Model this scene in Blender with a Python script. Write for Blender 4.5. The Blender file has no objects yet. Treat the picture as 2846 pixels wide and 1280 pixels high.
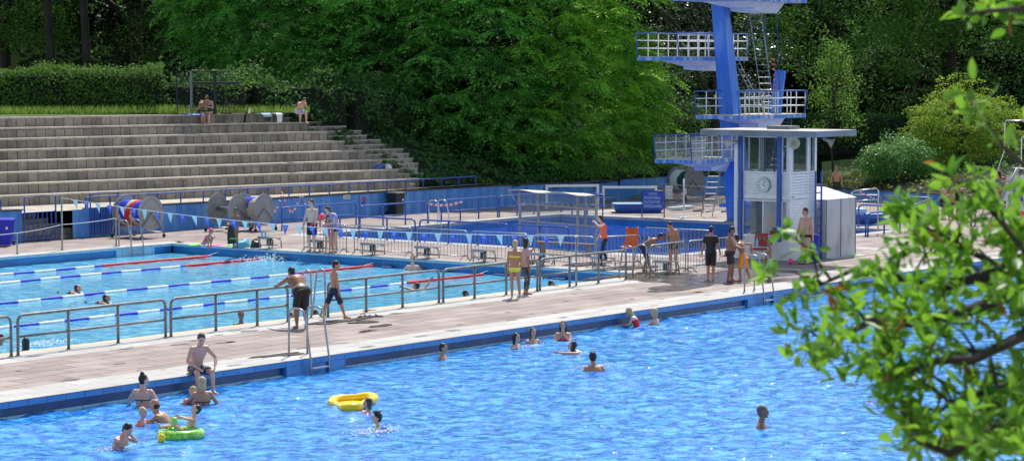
import bpy, bmesh, math, random
import numpy as np
from mathutils import Vector, Matrix
R = math.radians
random.seed(7); rng = np.random.default_rng(7)
sc = bpy.context.scene; C = sc.collection

# ------------------------------------------------------------ camera, sky, sun, exposure
PW, PH = 2846.0, 1280.0
FPX, YAW, PITCH, HC = 6511.3, 0.6556, 0.0691, 6.594
FW = Vector((math.cos(YAW)*math.cos(PITCH), math.sin(YAW)*math.cos(PITCH), -math.sin(PITCH)))
RT = Vector((math.sin(YAW), -math.cos(YAW), 0))
DN = FW.cross(RT)
CAM = Vector((0, 0, HC))
cam = bpy.data.cameras.new('camera'); camo = bpy.data.objects.new('camera', cam); C.objects.link(camo)
mm = Matrix((RT, -DN, -FW)).transposed().to_4x4(); mm.translation = CAM
camo.matrix_world = mm
cam.sensor_width = 36; cam.lens = 36*FPX/PW; cam.clip_start = .1; cam.clip_end = 2000
cam.dof.use_dof = True; cam.dof.focus_distance = 68; cam.dof.aperture_fstop = 7
sc.camera = camo
SUN_EL, SUN_AZ = 57.0, 27.0          # azimuth measured from +X towards +Y
w = bpy.data.worlds.new("World"); sc.world = w; w.use_nodes = True
nt = w.node_tree; bg = nt.nodes['Background']; sk = nt.nodes.new('ShaderNodeTexSky')
sk.sky_type = 'NISHITA'; sk.sun_disc = False; sk.sun_elevation = R(SUN_EL); sk.sun_rotation = R(90-SUN_AZ)
sk.air_density = 1.0; sk.dust_density = .6; sk.ozone_density = 1.5
_tc = nt.nodes.new('ShaderNodeTexCoord'); _n = nt.nodes.new('ShaderNodeTexNoise'); _n.inputs['Scale'].default_value = 2.6; _n.inputs['Detail'].default_value = 6
_mp = nt.nodes.new('ShaderNodeMapping'); _mp.inputs['Scale'].default_value = (1, 1, 2.2); nt.links.new(_tc.outputs['Generated'], _mp.inputs[0]); nt.links.new(_mp.outputs[0], _n.inputs['Vector'])
_r = nt.nodes.new('ShaderNodeMapRange'); _r.inputs[1].default_value = .38; _r.inputs[2].default_value = .56; nt.links.new(_n.outputs['Fac'], _r.inputs[0])
_m = nt.nodes.new('ShaderNodeMix'); _m.data_type = 'RGBA'; nt.links.new(_r.outputs[0], _m.inputs[0]); nt.links.new(sk.outputs[0], _m.inputs[6]); _m.inputs[7].default_value = (19, 19.8, 21, 1)  # added bright clouds, out of view, to put pale reflections on the water
_sx = nt.nodes.new('ShaderNodeSeparateXYZ'); nt.links.new(_tc.outputs['Generated'], _sx.inputs[0]); _el = nt.nodes.new('ShaderNodeMapRange'); _el.inputs[1].default_value = .7; _el.inputs[2].default_value = .3
nt.links.new(_sx.outputs[2], _el.inputs[0]); _mu = nt.nodes.new('ShaderNodeMath'); _mu.operation = 'MULTIPLY'; nt.links.new(_el.outputs[0], _mu.inputs[0]); nt.links.new(_r.outputs[0], _mu.inputs[1]); 
_d = nt.nodes.new('ShaderNodeVectorMath'); _d.operation = 'DOT_PRODUCT'; nt.links.new(_tc.outputs['Generated'], _d.inputs[0]); _d.inputs[1].default_value = (.8, .6, 0)
_az = nt.nodes.new('ShaderNodeMapRange'); _az.inputs[1].default_value = -.1; _az.inputs[2].default_value = .45; _az.inputs[3].default_value = .25; nt.links.new(_d.outputs['Value'], _az.inputs[0])
_mv = nt.nodes.new('ShaderNodeMath'); _mv.operation = 'MULTIPLY'; nt.links.new(_mu.outputs[0], _mv.inputs[0]); nt.links.new(_az.outputs[0], _mv.inputs[1]); nt.links.new(_mv.outputs[0], _m.inputs[0])
nt.links.new(_m.outputs[2], bg.inputs[0]); bg.inputs[1].default_value = .1
sl = bpy.data.lights.new('sun', 'SUN'); sl.energy = 4.2; sl.angle = R(.53); sl.color = (1, .955, .88)
so = bpy.data.objects.new('sun', sl); C.objects.link(so)
sd = Vector((math.cos(R(SUN_EL))*math.cos(R(SUN_AZ)), math.cos(R(SUN_EL))*math.sin(R(SUN_AZ)), math.sin(R(SUN_EL))))
so.rotation_euler = sd.to_track_quat('Z', 'Y').to_euler(); so.location = (40, 40, 60)
sc.view_settings.view_transform = 'Standard'; sc.view_settings.look = 'None'
sc.view_settings.exposure = .42; sc.view_settings.gamma = 1

# a picture point of the reference turned into a place on a real plane of the scene
def ray(px, py): return FW*FPX + RT*(px-PW/2) + DN*(py-PH/2)
def G(px, py, z=0.0):
    d = ray(px, py); t = (z-HC)/d.z; return CAM + d*t
def GY(px, py, Y): d = ray(px, py); return CAM + d*(Y/d.y)
def GX(px, py, X): d = ray(px, py); return CAM + d*(X/d.x)
def SC(p): return FPX/((Vector(p)-CAM).dot(FW))          # picture px per metre at p
FH = Vector((math.cos(YAW), math.sin(YAW), 0))
def PD(px, depth, z=0.0):                                  # column px at a given ground distance
    p = FH*depth + RT*((px-PW/2)/FPX*depth); return Vector((p.x, p.y, z))

# ------------------------------------------------------------ materials
def newmat(name):
    m = bpy.data.materials.new(name); m.use_nodes = True
    return m, m.node_tree, m.node_tree.nodes['Principled BSDF']
def L(nt, a, b): nt.links.new(a, b)
def noise_mix(nt, c1, c2, scale, detail=4, lo=.35, hi=.65, vec=None, stretch=None):
    tc = nt.nodes.new('ShaderNodeTexCoord'); n = nt.nodes.new('ShaderNodeTexNoise')
    n.inputs['Scale'].default_value = scale; n.inputs['Detail'].default_value = detail
    v = tc.outputs['Object']
    if stretch:
        mp = nt.nodes.new('ShaderNodeMapping'); mp.inputs['Scale'].default_value = stretch
        L(nt, v, mp.inputs['Vector']); v = mp.outputs[0]
    L(nt, v, n.inputs['Vector'])
    r = nt.nodes.new('ShaderNodeMapRange'); r.inputs[1].default_value = lo; r.inputs[2].default_value = hi
    L(nt, n.outputs['Fac'], r.inputs[0])
    mx = nt.nodes.new('ShaderNodeMix'); mx.data_type = 'RGBA'
    L(nt, r.outputs[0], mx.inputs[0])
    mx.inputs[6].default_value = (*c1, 1) if not hasattr(c1, 'is_linked') else (0, 0, 0, 1)
    if hasattr(c1, 'is_linked'): L(nt, c1, mx.inputs[6])
    mx.inputs[7].default_value = (*c2, 1)
    return mx.outputs[2], n
def mat(name, col, rough=.6, metal=0, var=.18, scale=6, bump=0, spec=.5, stretch=None, coat=0, col2=None, lo=.35, hi=.65):
    m, nt, b = newmat(name)
    c2 = col2 or tuple(min(1, c*(1-var)) for c in col)
    o, n = noise_mix(nt, col, c2, scale, stretch=stretch, lo=lo, hi=hi)
    L(nt, o, b.inputs['Base Color'])
    b.inputs['Roughness'].default_value = rough; b.inputs['Metallic'].default_value = metal
    b.inputs['Specular IOR Level'].default_value = spec
    if coat: b.inputs['Coat Weight'].default_value = coat
    if bump:
        bp = nt.nodes.new('ShaderNodeBump'); bp.inputs['Strength'].default_value = bump; bp.inputs['Distance'].default_value = .02
        L(nt, n.outputs['Fac'], bp.inputs['Height']); L(nt, bp.outputs[0], b.inputs['Normal'])
    return m
def leafmat(name, c1, c2, trans=.35, rough=.6, spec=.12, clump=0):
    m, nt, b = newmat(name)
    g = nt.nodes.new('ShaderNodeNewGeometry'); mx = nt.nodes.new('ShaderNodeMix'); mx.data_type = 'RGBA'
    L(nt, g.outputs['Random Per Island'], mx.inputs[0])
    mx.inputs[6].default_value = (*c1, 1); mx.inputs[7].default_value = (*c2, 1)
    if clump:      # leaf tone varies by bough, painting in the contrast of lit and shaded clumps
        n2 = nt.nodes.new('ShaderNodeTexNoise'); n2.inputs['Scale'].default_value = clump; tc2 = nt.nodes.new('ShaderNodeTexCoord'); L(nt, tc2.outputs['Object'], n2.inputs['Vector'])
        r2 = nt.nodes.new('ShaderNodeMapRange'); r2.inputs[1].default_value = .35; r2.inputs[2].default_value = .65; r2.inputs[3].default_value = -.6; r2.inputs[4].default_value = .6; L(nt, n2.outputs['Fac'], r2.inputs[0])
        ad2 = nt.nodes.new('ShaderNodeMath'); ad2.operation = 'ADD'; ad2.use_clamp = True; L(nt, g.outputs['Random Per Island'], ad2.inputs[0]); L(nt, r2.outputs[0], ad2.inputs[1]); L(nt, ad2.outputs[0], mx.inputs[0])
    L(nt, mx.outputs[2], b.inputs['Base Color'])
    b.inputs['Roughness'].default_value = rough; b.inputs['Specular IOR Level'].default_value = spec
    tr = nt.nodes.new('ShaderNodeBsdfTranslucent')
    hs = nt.nodes.new('ShaderNodeHueSaturation'); hs.inputs['Value'].default_value = 1.5; hs.inputs['Hue'].default_value = .485
    L(nt, mx.outputs[2], hs.inputs['Color']); L(nt, hs.outputs[0], tr.inputs['Color'])
    ms = nt.nodes.new('ShaderNodeMixShader'); ms.inputs[0].default_value = trans
    L(nt, b.outputs[0], ms.inputs[1]); L(nt, tr.outputs[0], ms.inputs[2])
    L(nt, ms.outputs[0], nt.nodes['Material Output'].inputs['Surface'])
    return m
def brickmat(name, c1, c2, mortar, bw, bh, scale=1, msize=.02, rough=.75, rot=None, axis='XY', stain=None, offset=.5, wear=None, bumps=.25):
    m, nt, b = newmat(name)
    tc = nt.nodes.new('ShaderNodeTexCoord'); vec = tc.outputs['Object']
    if axis != 'XY':
        s = nt.nodes.new('ShaderNodeSeparateXYZ'); L(nt, vec, s.inputs[0]); cb = nt.nodes.new('ShaderNodeCombineXYZ')
        L(nt, s.outputs[axis[0]], cb.inputs[0]); L(nt, s.outputs[axis[1]], cb.inputs[1]); vec = cb.outputs[0]
    br = nt.nodes.new('ShaderNodeTexBrick'); L(nt, vec, br.inputs['Vector'])
    br.inputs['Color1'].default_value = (*c1, 1); br.inputs['Color2'].default_value = (*c2, 1); br.inputs['Mortar'].default_value = (*mortar, 1)
    br.inputs['Scale'].default_value = scale; br.inputs['Brick Width'].default_value = bw; br.inputs['Row Height'].default_value = bh
    br.inputs['Mortar Size'].default_value = msize; br.offset = offset
    o = br.outputs['Color']
    for (sc_, dark, lo, hi, st) in (stain or []):
        n = nt.nodes.new('ShaderNodeTexNoise'); n.inputs['Scale'].default_value = sc_; n.inputs['Detail'].default_value = 5
        mp = nt.nodes.new('ShaderNodeMapping'); mp.inputs['Scale'].default_value = st
        L(nt, tc.outputs['Object'], mp.inputs['Vector']); L(nt, mp.outputs[0], n.inputs['Vector'])
        r = nt.nodes.new('ShaderNodeMapRange'); r.inputs[1].default_value = lo; r.inputs[2].default_value = hi
        L(nt, n.outputs['Fac'], r.inputs[0])
        mx = nt.nodes.new('ShaderNodeMix'); mx.data_type = 'RGBA'; mx.blend_type = 'MULTIPLY'
        L(nt, r.outputs[0], mx.inputs[0]); L(nt, o, mx.inputs[6]); mx.inputs[7].default_value = (*dark, 1); o = mx.outputs[2]
    L(nt, o, b.inputs['Base Color']); b.inputs['Roughness'].default_value = rough
    bp = nt.nodes.new('ShaderNodeBump'); bp.inputs['Strength'].default_value = bumps; bp.inputs['Distance'].default_value = .01
    iv = nt.nodes.new('ShaderNodeMath'); iv.operation = 'SUBTRACT'; iv.inputs[0].default_value = 1; L(nt, br.outputs['Fac'], iv.inputs[1])
    L(nt, iv.outputs[0], bp.inputs['Height']); L(nt, bp.outputs[0], b.inputs['Normal'])
    return m
def watermat(name, deep, light, scale=2.2, strength=.8, dist=.12, lo=.42, hi=.6):
    m, nt, b = newmat(name)
    tc = nt.nodes.new('ShaderNodeTexCoord')
    def nz(s, d, dist_=0, st=(1, 1, 1)):
        mp = nt.nodes.new('ShaderNodeMapping'); mp.inputs['Scale'].default_value = st; mp.inputs['Rotation'].default_value = (0, 0, .5)
        L(nt, tc.outputs['Object'], mp.inputs['Vector'])
        n = nt.nodes.new('ShaderNodeTexNoise'); n.inputs['Scale'].default_value = s; n.inputs['Detail'].default_value = d
        n.inputs['Distortion'].default_value = dist_; L(nt, mp.outputs[0], n.inputs['Vector']); return n.outputs['Fac']
    a = nz(scale, 2, .6); c = nz(scale*3.1, 2, .3); e = nz(scale*.28, 2)
    ad = nt.nodes.new('ShaderNodeMath'); ad.operation = 'MULTIPLY_ADD'; L(nt, c, ad.inputs[0]); ad.inputs[1].default_value = .3; L(nt, a, ad.inputs[2])
    ae = nt.nodes.new('ShaderNodeMath'); ae.operation = 'MULTIPLY_ADD'; L(nt, e, ae.inputs[0]); ae.inputs[1].default_value = .9; L(nt, ad.outputs[0], ae.inputs[2])
    bp = nt.nodes.new('ShaderNodeBump'); bp.inputs['Strength'].default_value = strength; bp.inputs['Distance'].default_value = dist
    L(nt, ae.outputs[0], bp.inputs['Height']); L(nt, bp.outputs[0], b.inputs['Normal'])
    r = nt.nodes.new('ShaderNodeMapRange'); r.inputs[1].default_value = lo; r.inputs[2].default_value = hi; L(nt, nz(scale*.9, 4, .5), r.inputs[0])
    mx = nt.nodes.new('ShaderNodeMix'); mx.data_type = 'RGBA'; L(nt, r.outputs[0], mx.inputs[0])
    mx.inputs[6].default_value = (*deep, 1); mx.inputs[7].default_value = (*light, 1)  # pale patches by noise in the colour, imitating sky reflections on the waves
    L(nt, mx.outputs[2], b.inputs['Base Color']); b.inputs['Roughness'].default_value = .06; b.inputs['IOR'].default_value = 1.42
    b.inputs['Specular IOR Level'].default_value = .5
    return m

M = {}
M['paving'] = brickmat('pink_paving', (.265, .205, .185), (.37, .30, .27), (.11, .085, .08), 1.25, .62, msize=.02, rough=.8,
    stain=[(.5, (.72, .72, .74), .45, .7, (1, 1, 1)), (3, (.86, .86, .86), .4, .7, (.4, 1, 1))])
M['coping'] = brickmat('pale_concrete_coping', (.47, .46, .435), (.40, .39, .37), (.2, .19, .18), 1.0, 1.6, msize=.012, rough=.8,
    stain=[(1.2, (.8, .8, .78), .45, .7, (.5, 2, 1))])
M['cream_edge'] = mat('cream_edge_tile', (.5, .43, .3), .7, var=.3, scale=2, col2=(.45, .36, .22))
M['rim_dark'] = brickmat('blue_rim_tile', (.03, .19, .46), (.045, .24, .52), (.02, .09, .2), .5, .5, msize=.012, rough=.3, axis='XZ')
M['rim_lightX'] = brickmat('pale_rim_tile_x', (.28, .52, .66), (.36, .58, .7), (.12, .3, .42), .5, .5, msize=.014, rough=.3, axis='XZ')
M['rim_lightY'] = brickmat('pale_rim_tile_y', (.28, .52, .66), (.36, .58, .7), (.12, .3, .42), .5, .5, msize=.014, rough=.3, axis='YZ')
M['gutter'] = mat('blue_gutter_paint', (.03, .24, .58), .35, var=.3, scale=1.5, stretch=(.5, .5, 3))
M['gutter_dark'] = mat('dark_blue_gutter_paint', (.012, .07, .2), .35, var=.4, scale=3, stretch=(1, 1, .3))
M['bluewall'] = mat('blue_wall_paint', (.055, .22, .6), .7, scale=1.3, stretch=(2.2, 2.2, .3), col2=(.17, .37, .66), lo=.42, hi=.72, bump=.1)
M['bluepaint'] = mat('blue_metal_paint', (.03, .115, .45), .4, var=.25, scale=5)
M['towerblue'] = mat('tower_blue_paint', (.04, .185, .68), .5, scale=1.4, stretch=(2.5, 2.5, .22), col2=(.13, .32, .74), lo=.5, hi=.78)
M['darkbluepaint'] = mat('dark_blue_metal_paint', (.02, .07, .24), .4)
M['whitepaint'] = mat('white_paint', (.80, .82, .84), .45, var=.1, scale=4)
M['steel'] = mat('galvanised_steel', (.36, .38, .4), .38, .75, var=.25, scale=9)
M['steel_light'] = mat('polished_steel', (.62, .64, .66), .25, .85, var=.15, scale=9)
M['steel_dark'] = mat('dull_steel', (.2, .21, .22), .5, .5, var=.3)
M['reelgrey'] = mat('reel_grey', (.33, .34, .34), .5, .3, var=.2, scale=2)
M['stone'] = brickmat('riser_blocks', (.43, .37, .29), (.29, .255, .205), (.085, .072, .06), .47, 4.0, msize=.016, rough=.9, axis='XZ', offset=0,
    stain=[(1.6, (.6, .6, .6), .42, .65, (1, 1, .5)), (7, (.72, .72, .72), .4, .7, (1, 1, 1))], bumps=.5)
M['tread'] = brickmat('tread_slabs', (.52, .46, .375), (.42, .375, .31), (.14, .12, .1), .72, 3, msize=.014, rough=.9,
    stain=[(2.5, (.75, .75, .72), .42, .7, (1, 1, 1))])
M['capdark'] = mat('dark_wall_cap', (.075, .06, .055), .85, var=.3)
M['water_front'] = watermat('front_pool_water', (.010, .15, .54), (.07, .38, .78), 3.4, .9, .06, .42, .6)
M['water_lap'] = watermat('lap_pool_water', (.09, .4, .66), (.19, .56, .78), 3.0, .5, .04)
M['water_dive'] = watermat('diving_pool_water', (.004, .05, .38), (.01, .09, .5), 3.4, .5, .04)
M['wet'] = mat('wet_paving', (.12, .1, .095), .12, scale=2.2, col2=(.25, .205, .19), lo=.42, hi=.58, spec=.6)
M['damp'] = mat('damp_paving', (.2, .155, .135), .35, scale=3, var=.3)
M['grass'] = mat('lawn', (.07, .15, .022), .95, scale=.7, col2=(.11, .15, .04), bump=.3)
M['soil'] = mat('dark_soil', (.014, .026, .009), 1, scale=1, spec=0)
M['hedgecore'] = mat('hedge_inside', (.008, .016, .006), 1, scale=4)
M['bark'] = mat('bark', (.05, .04, .03), .95, scale=4, var=.5, bump=.5, stretch=(1, 1, .2))
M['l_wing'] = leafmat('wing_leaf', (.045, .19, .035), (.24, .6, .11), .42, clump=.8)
M['l_wing2'] = leafmat('wing_leaf_sun_tint', (.09, .28, .035), (.34, .66, .09), .5, clump=.8)  # brighter, yellower copy of the leaf colour, painted sunlight
M['l_dark'] = leafmat('dark_leaf', (.032, .095, .025), (.08, .18, .04), .28)
M['l_mid'] = leafmat('mid_leaf', (.05, .15, .025), (.12, .27, .045), .38)
M['l_gloss'] = leafmat('glossy_leaf', (.025, .06, .022), (.07, .11, .05), .15, .3, .5)
M['l_birch'] = leafmat('birch_leaf', (.09, .21, .03), (.16, .32, .05), .45)
M['l_yellow'] = leafmat('yellow_green_leaf', (.13, .25, .03), (.30, .43, .055), .4)
M['l_hedge'] = leafmat('hedge_leaf', (.05, .13, .02), (.12, .24, .04), .3)
M['l_ivy'] = leafmat('ivy_leaf', (.03, .10, .022), (.08, .18, .04), .22)
M['l_bush'] = leafmat('bush_leaf', (.04, .15, .03), (.16, .36, .09), .35, .4, .3)
M['l_cover'] = leafmat('cover_leaf', (.15, .28, .03), (.36, .38, .06), .3)
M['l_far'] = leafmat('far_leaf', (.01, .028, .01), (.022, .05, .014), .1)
M['l_grass'] = leafmat('grass_blade', (.1, .22, .03), (.22, .32, .07), .4)
M['l_front'] = leafmat('foreground_leaf', (.05, .17, .012), (.17, .38, .03), .5, .4, .35)
M['l_frontred'] = leafmat('reddish_leaf', (.2, .09, .02), (.28, .2, .04), .4)
for n_, c_, r_ in (('red', (.75, .02, .015), .4), ('white', (.82, .82, .8), .5), ('offwhite', (.62, .57, .46), .6), ('ropeblue', (.03, .05, .62), .4),
    ('binblue', (.012, .02, .5), .4), ('binblack', (.012, .02, .022), .45), ('orange', (.85, .13, .015), .4), ('flagblue', (.09, .12, .78), .5),
    ('flagwhite', (.62, .8, .84), .6), ('black', (.012, .012, .015), .6), ('navy', (.012, .02, .07), .7), ('yellow', (.9, .62, .01), .35),
    ('neon', (.3, .95, .06), .6), ('shortsorange', (.95, .3, .02), .8), ('coral', (1.0, .13, .06), .8), ('yellowbikini', (.85, .9, .09), .7),
    ('redsuit', (.7, .015, .03), .6), ('pink', (.85, .06, .3), .6), ('bluesuit', (.05, .14, .5), .6), ('turq', (.1, .45, .6), .5), ('ballpink', (.95, .06, .3), .4),
    ('ringgreen', (.3, .75, .08), .3), ('armorange', (1, .2, .1), .35), ('armblue', (.1, .25, .75), .35), ('paleblue', (.45, .6, .8), .8), ('dkgreen', (.01, .11, .08), .5),
    ('tent', (.5, .51, .52), .8), ('clockface', (.72, .78, .75), .3), ('hairdark', (.012, .01, .01), .5), ('hairbrown', (.07, .04, .025), .6),
    ('hairblond', (.5, .38, .2), .6), ('hairred', (.12, .01, .03), .6), ('hairgrey', (.13, .1, .08), .7), ('eye', (.02, .015, .012), .3), ('lips', (.35, .1, .09), .5),
    ('print', (.12, .12, .16), .8), ('floral', (.3, .36, .62), .8), ('hose', (.75, .6, .03), .5), ('net', (.03, .28, .24), .7), ('netwhite', (.7, .7, .66), .8),
    ('floatorange', (.95, .05, .02), .4), ('sand', (.3, .22, .15), .95), ('board', (.75, .77, .8), .5), ('tape', (.85, .1, .12), .5), ('foam', (.85, .92, .96), .5)):
    M[n_] = mat(n_, c_, r_, var=.12, scale=8)
M['floral'] = mat('floral_fabric', (.12, .2, .62), .8, scale=18, col2=(.6, .45, .65), lo=.45, hi=.55)
M['print'] = mat('patterned_fabric', (.02, .025, .05), .8, scale=30, col2=(.4, .42, .45), lo=.55, hi=.6)
M['tent'] = mat('stained_tent_fabric', (.5, .51, .52), .85, scale=2, col2=(.3, .3, .29), lo=.5, hi=.8, stretch=(1, 1, .4))
for n_, c_ in (('fair', (.62, .38, .28)), ('pale', (.7, .48, .38)), ('tan', (.46, .25, .15)), ('brown', (.27, .135, .08)), ('dusk', (.36, .19, .12))):
    m_, t_, b_ = newmat('skin_'+n_)
    o_, q_ = noise_mix(t_, c_, tuple(v*s for v, s in zip(c_, (1.02, .86, .84))), 5); L(t_, o_, b_.inputs['Base Color'])
    b_.inputs['Roughness'].default_value = .42; b_.inputs['Subsurface Weight'].default_value = .08; b_.inputs['Subsurface Radius'].default_value = (.02, .008, .004)
    M[n_] = m_
def glassmat(name, tint, alpha, rough=.03):
    m, nt, b = newmat(name); tr = nt.nodes.new('ShaderNodeBsdfTransparent'); tr.inputs[0].default_value = (*tint, 1)
    gl = nt.nodes.new('ShaderNodeBsdfGlossy'); gl.inputs['Roughness'].default_value = rough; gl.inputs['Color'].default_value = (.9, .95, 1, 1)
    fr = nt.nodes.new('ShaderNodeFresnel'); fr.inputs[0].default_value = 1.45
    a = nt.nodes.new('ShaderNodeMixShader'); L(nt, fr.outputs[0], a.inputs[0]); L(nt, tr.outputs[0], a.inputs[1]); L(nt, gl.outputs[0], a.inputs[2])
    df = nt.nodes.new('ShaderNodeBsdfDiffuse'); df.inputs[0].default_value = (.5, .55, .6, 1)
    s = nt.nodes.new('ShaderNodeMixShader'); s.inputs[0].default_value = alpha; L(nt, a.outputs[0], s.inputs[1]); L(nt, df.outputs[0], s.inputs[2])
    L(nt, s.outputs[0], nt.nodes['Material Output'].inputs['Surface']); return m
M['glass'] = glassmat('window_glass', (.72, .78, .78), .06)
M['sheet'] = glassmat('clear_plastic_sheet', (.8, .87, .92), .16, .25)

# ------------------------------------------------------------ mesh helpers
class MB:
    def __init__(s): s.v = []; s.f = []; s.mi = []; s.cur = 0
    def add(s, vs, fs):
        o = len(s.v); s.v += [tuple(v) for v in vs]; s.f += [tuple(i+o for i in f) for f in fs]; s.mi += [s.cur]*len(fs); return s
    def box(s, c, d, rz=0, M_=None):
        x, y, z = d[0]/2, d[1]/2, d[2]/2
        vs = [Vector((a*x, b*y, c_*z)) for c_ in (-1, 1) for b in (-1, 1) for a in (-1, 1)]
        m = M_ or Matrix.Rotation(rz, 3, 'Z'); vs = [m @ v + Vector(c) for v in vs]
        return s.add(vs, [(0, 2, 3, 1), (4, 5, 7, 6), (0, 1, 5, 4), (2, 6, 7, 3), (0, 4, 6, 2), (1, 3, 7, 5)])
    def bb(s, x0, x1, y0, y1, z0, z1): return s.box(((x0+x1)/2, (y0+y1)/2, (z0+z1)/2), (abs(x1-x0), abs(y1-y0), abs(z1-z0)))
    def quad(s, *p): return s.add(p, [tuple(range(len(p)))])
    def prism(s, poly, z0, z1):
        n = len(poly); vs = [(p[0], p[1], z0) for p in poly]+[(p[0], p[1], z1) for p in poly]
        return s.add(vs, [tuple(range(n))[::-1], tuple(range(n, 2*n))]+[(i, (i+1) % n, n+(i+1) % n, n+i) for i in range(n)])
    def rings(s, rings, cap=True, closed=False):
        n = len(rings[0]); vs = [p for r in rings for p in r]; fs = []
        m = len(rings)
        for i in range(m if closed else m-1):
            j = (i+1) % m
            for k in range(n): fs.append((i*n+k, i*n+(k+1) % n, j*n+(k+1) % n, j*n+k))
        if cap and not closed: fs += [tuple(range(n))[::-1], tuple(range((m-1)*n, m*n))]
        return s.add(vs, fs)
    def tube(s, pts, r, n=8, closed=False):
        pts = [Vector(p) for p in pts]; m = len(pts); rs = r if isinstance(r, (list, tuple)) else [r]*m
        rings = []; up = None
        for i in range(m):
            a = pts[(i-1) % m] if (closed or i > 0) else pts[i]; b = pts[(i+1) % m] if (closed or i < m-1) else pts[i]
            t = (b-a).normalized() if (b-a).length > 1e-9 else Vector((0, 0, 1))
            if up is None: up = Vector((0, 0, 1)) if abs(t.z) < .9 else Vector((1, 0, 0))
            u = (up - t*up.dot(t)); u = u.normalized() if u.length > 1e-6 else t.orthogonal().normalized(); up = u
            v = t.cross(u)
            rings.append([pts[i]+(u*math.cos(2*math.pi*k/n)+v*math.sin(2*math.pi*k/n))*rs[i] for k in range(n)])
        return s.rings(rings, closed=closed)
    def cyl(s, a, b, r, r2=None, n=16): return s.tube([a, b], [r, r if r2 is None else r2], n)
    def ell(s, c, rad, n=12, m=8, Mx=None, z0=-1, z1=1):
        c = Vector(c); rings = []
        for i in range(m+1):
            f = math.pi*(i/m); z = -math.cos(f); rr = max(math.sin(f), .02)
            if z < z0: z = z0; rr = math.sqrt(max(1e-4, 1-z*z))
            if z > z1: z = z1; rr = math.sqrt(max(1e-4, 1-z*z))
            ring = []
            for k in range(n):
                p = Vector((rr*math.cos(2*math.pi*k/n)*rad[0], rr*math.sin(2*math.pi*k/n)*rad[1], z*rad[2]))
                ring.append((Mx @ p if Mx else p)+c)
            rings.append(ring)
        return s.rings(rings)
    def cone2(s, a, b, ra, rb, n=12, round_=True):
        a = Vector(a); b = Vector(b); d = (b-a).normalized()
        if not round_: return s.tube([a, b], [ra, rb], n)
        P = []; Q = []
        for k in (-1, -.8, -.4): P.append(a+d*ra*k); Q.append(ra*math.sqrt(max(.03, 1-k*k)))
        P += [a, b]; Q += [ra, rb]
        for k in (.4, .8, 1): P.append(b+d*rb*k); Q.append(rb*math.sqrt(max(.03, 1-k*k)))
        return s.tube(P, Q, n)
    def mesh(s, name):
        me = bpy.data.meshes.new(name); me.from_pydata([tuple(v) for v in s.v], [], s.f); me.update(); return me
    def build(s, name, m=None, parent=None, smooth=False, loc=None, mats=None):
        me = s.mesh(name); o = bpy.data.objects.new(name, me); C.objects.link(o)
        for k in (mats or ([m] if m else [])): me.materials.append(k if not isinstance(k, str) else M[k])
        if mats: me.polygons.foreach_set('material_index', s.mi)
        if smooth:
            me.polygons.foreach_set('use_smooth', [True]*len(me.polygons))
            if smooth != 2:
                try: me.set_sharp_from_angle(angle=R(40))
                except Exception: pass
        if parent: o.parent = parent
        if loc: o.location = loc
        return o
def tag(o, label=None, cat=None, group=None, kind=None):
    if label: o['label'] = label
    if cat: o['category'] = cat
    if group: o['group'] = group
    if kind: o['kind'] = kind
    return o
def empty(name, label, cat, loc=(0, 0, 0), rz=0, group=None):
    o = bpy.data.objects.new(name, None); C.objects.link(o); o.location = loc; o.rotation_euler = (0, 0, rz); o.empty_display_size = .2
    return tag(o, label, cat, group)
def struct(name, mb, m, smooth=False):
    o = mb.build(name, m, smooth=smooth); o['kind'] = 'structure'; return o
def copy_tree(o, parent=None, **kw):
    c = o.copy(); C.objects.link(c); c.parent = parent
    for k in kw: c[k] = kw[k]
    for ch in [x for x in bpy.data.objects if x.parent == o]: copy_tree(ch, c)
    return c
def npmesh(name, verts, faces4, m, parent=None, cat=None):
    me = bpy.data.meshes.new(name); nv = len(verts); nf = len(faces4)
    me.vertices.add(nv); me.vertices.foreach_set('co', verts.astype(np.float32).ravel())
    me.loops.add(nf*4); me.loops.foreach_set('vertex_index', faces4.astype(np.int32).ravel())
    me.polygons.add(nf); me.polygons.foreach_set('loop_start', (np.arange(nf)*4).astype(np.int32))
    me.update(calc_edges=True); me.validate()
    me.materials.append(M[m] if isinstance(m, str) else m)
    o = bpy.data.objects.new(name, me); C.objects.link(o)
    if parent: o.parent = parent
    return o
def nrm(a): return a/np.maximum(np.linalg.norm(a, axis=-1, keepdims=True), 1e-9)
def leaf_quads(P, D, N, Ls, Ws):
    """rhombic leaves: base P, direction D, normal N"""
    D = nrm(D); S = nrm(np.cross(D, N)); Ls = np.asarray(Ls)[:, None] if np.ndim(Ls) else Ls; Ws = np.asarray(Ws)[:, None] if np.ndim(Ws) else Ws
    a = P; b = P+D*Ls*.45+S*Ws*.5; c = P+D*Ls; d = P+D*Ls*.45-S*Ws*.5
    v = np.stack([a, b, c, d], 1).reshape(-1, 3); f = np.arange(len(v)).reshape(-1, 4)
    return v, f
def dirs(n): return nrm(rng.normal(size=(n, 3)))
def world_text(s, size, M_, mat_, name='lettering', parent=None, align='CENTER', ext=.002):
    cu = bpy.data.curves.new(name, 'FONT'); cu.body = s; cu.size = size; cu.align_x = align; cu.align_y = 'CENTER'; cu.extrude = ext
    t = bpy.data.objects.new('tmp', cu); C.objects.link(t)
    dg = bpy.context.evaluated_depsgraph_get(); me = bpy.data.meshes.new_from_object(t.evaluated_get(dg)); bpy.data.objects.remove(t)
    me.transform(M_); me.materials.clear(); me.materials.append(M[mat_]); o = bpy.data.objects.new(name, me); C.objects.link(o)
    if parent: o.parent = parent
    return o
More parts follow.
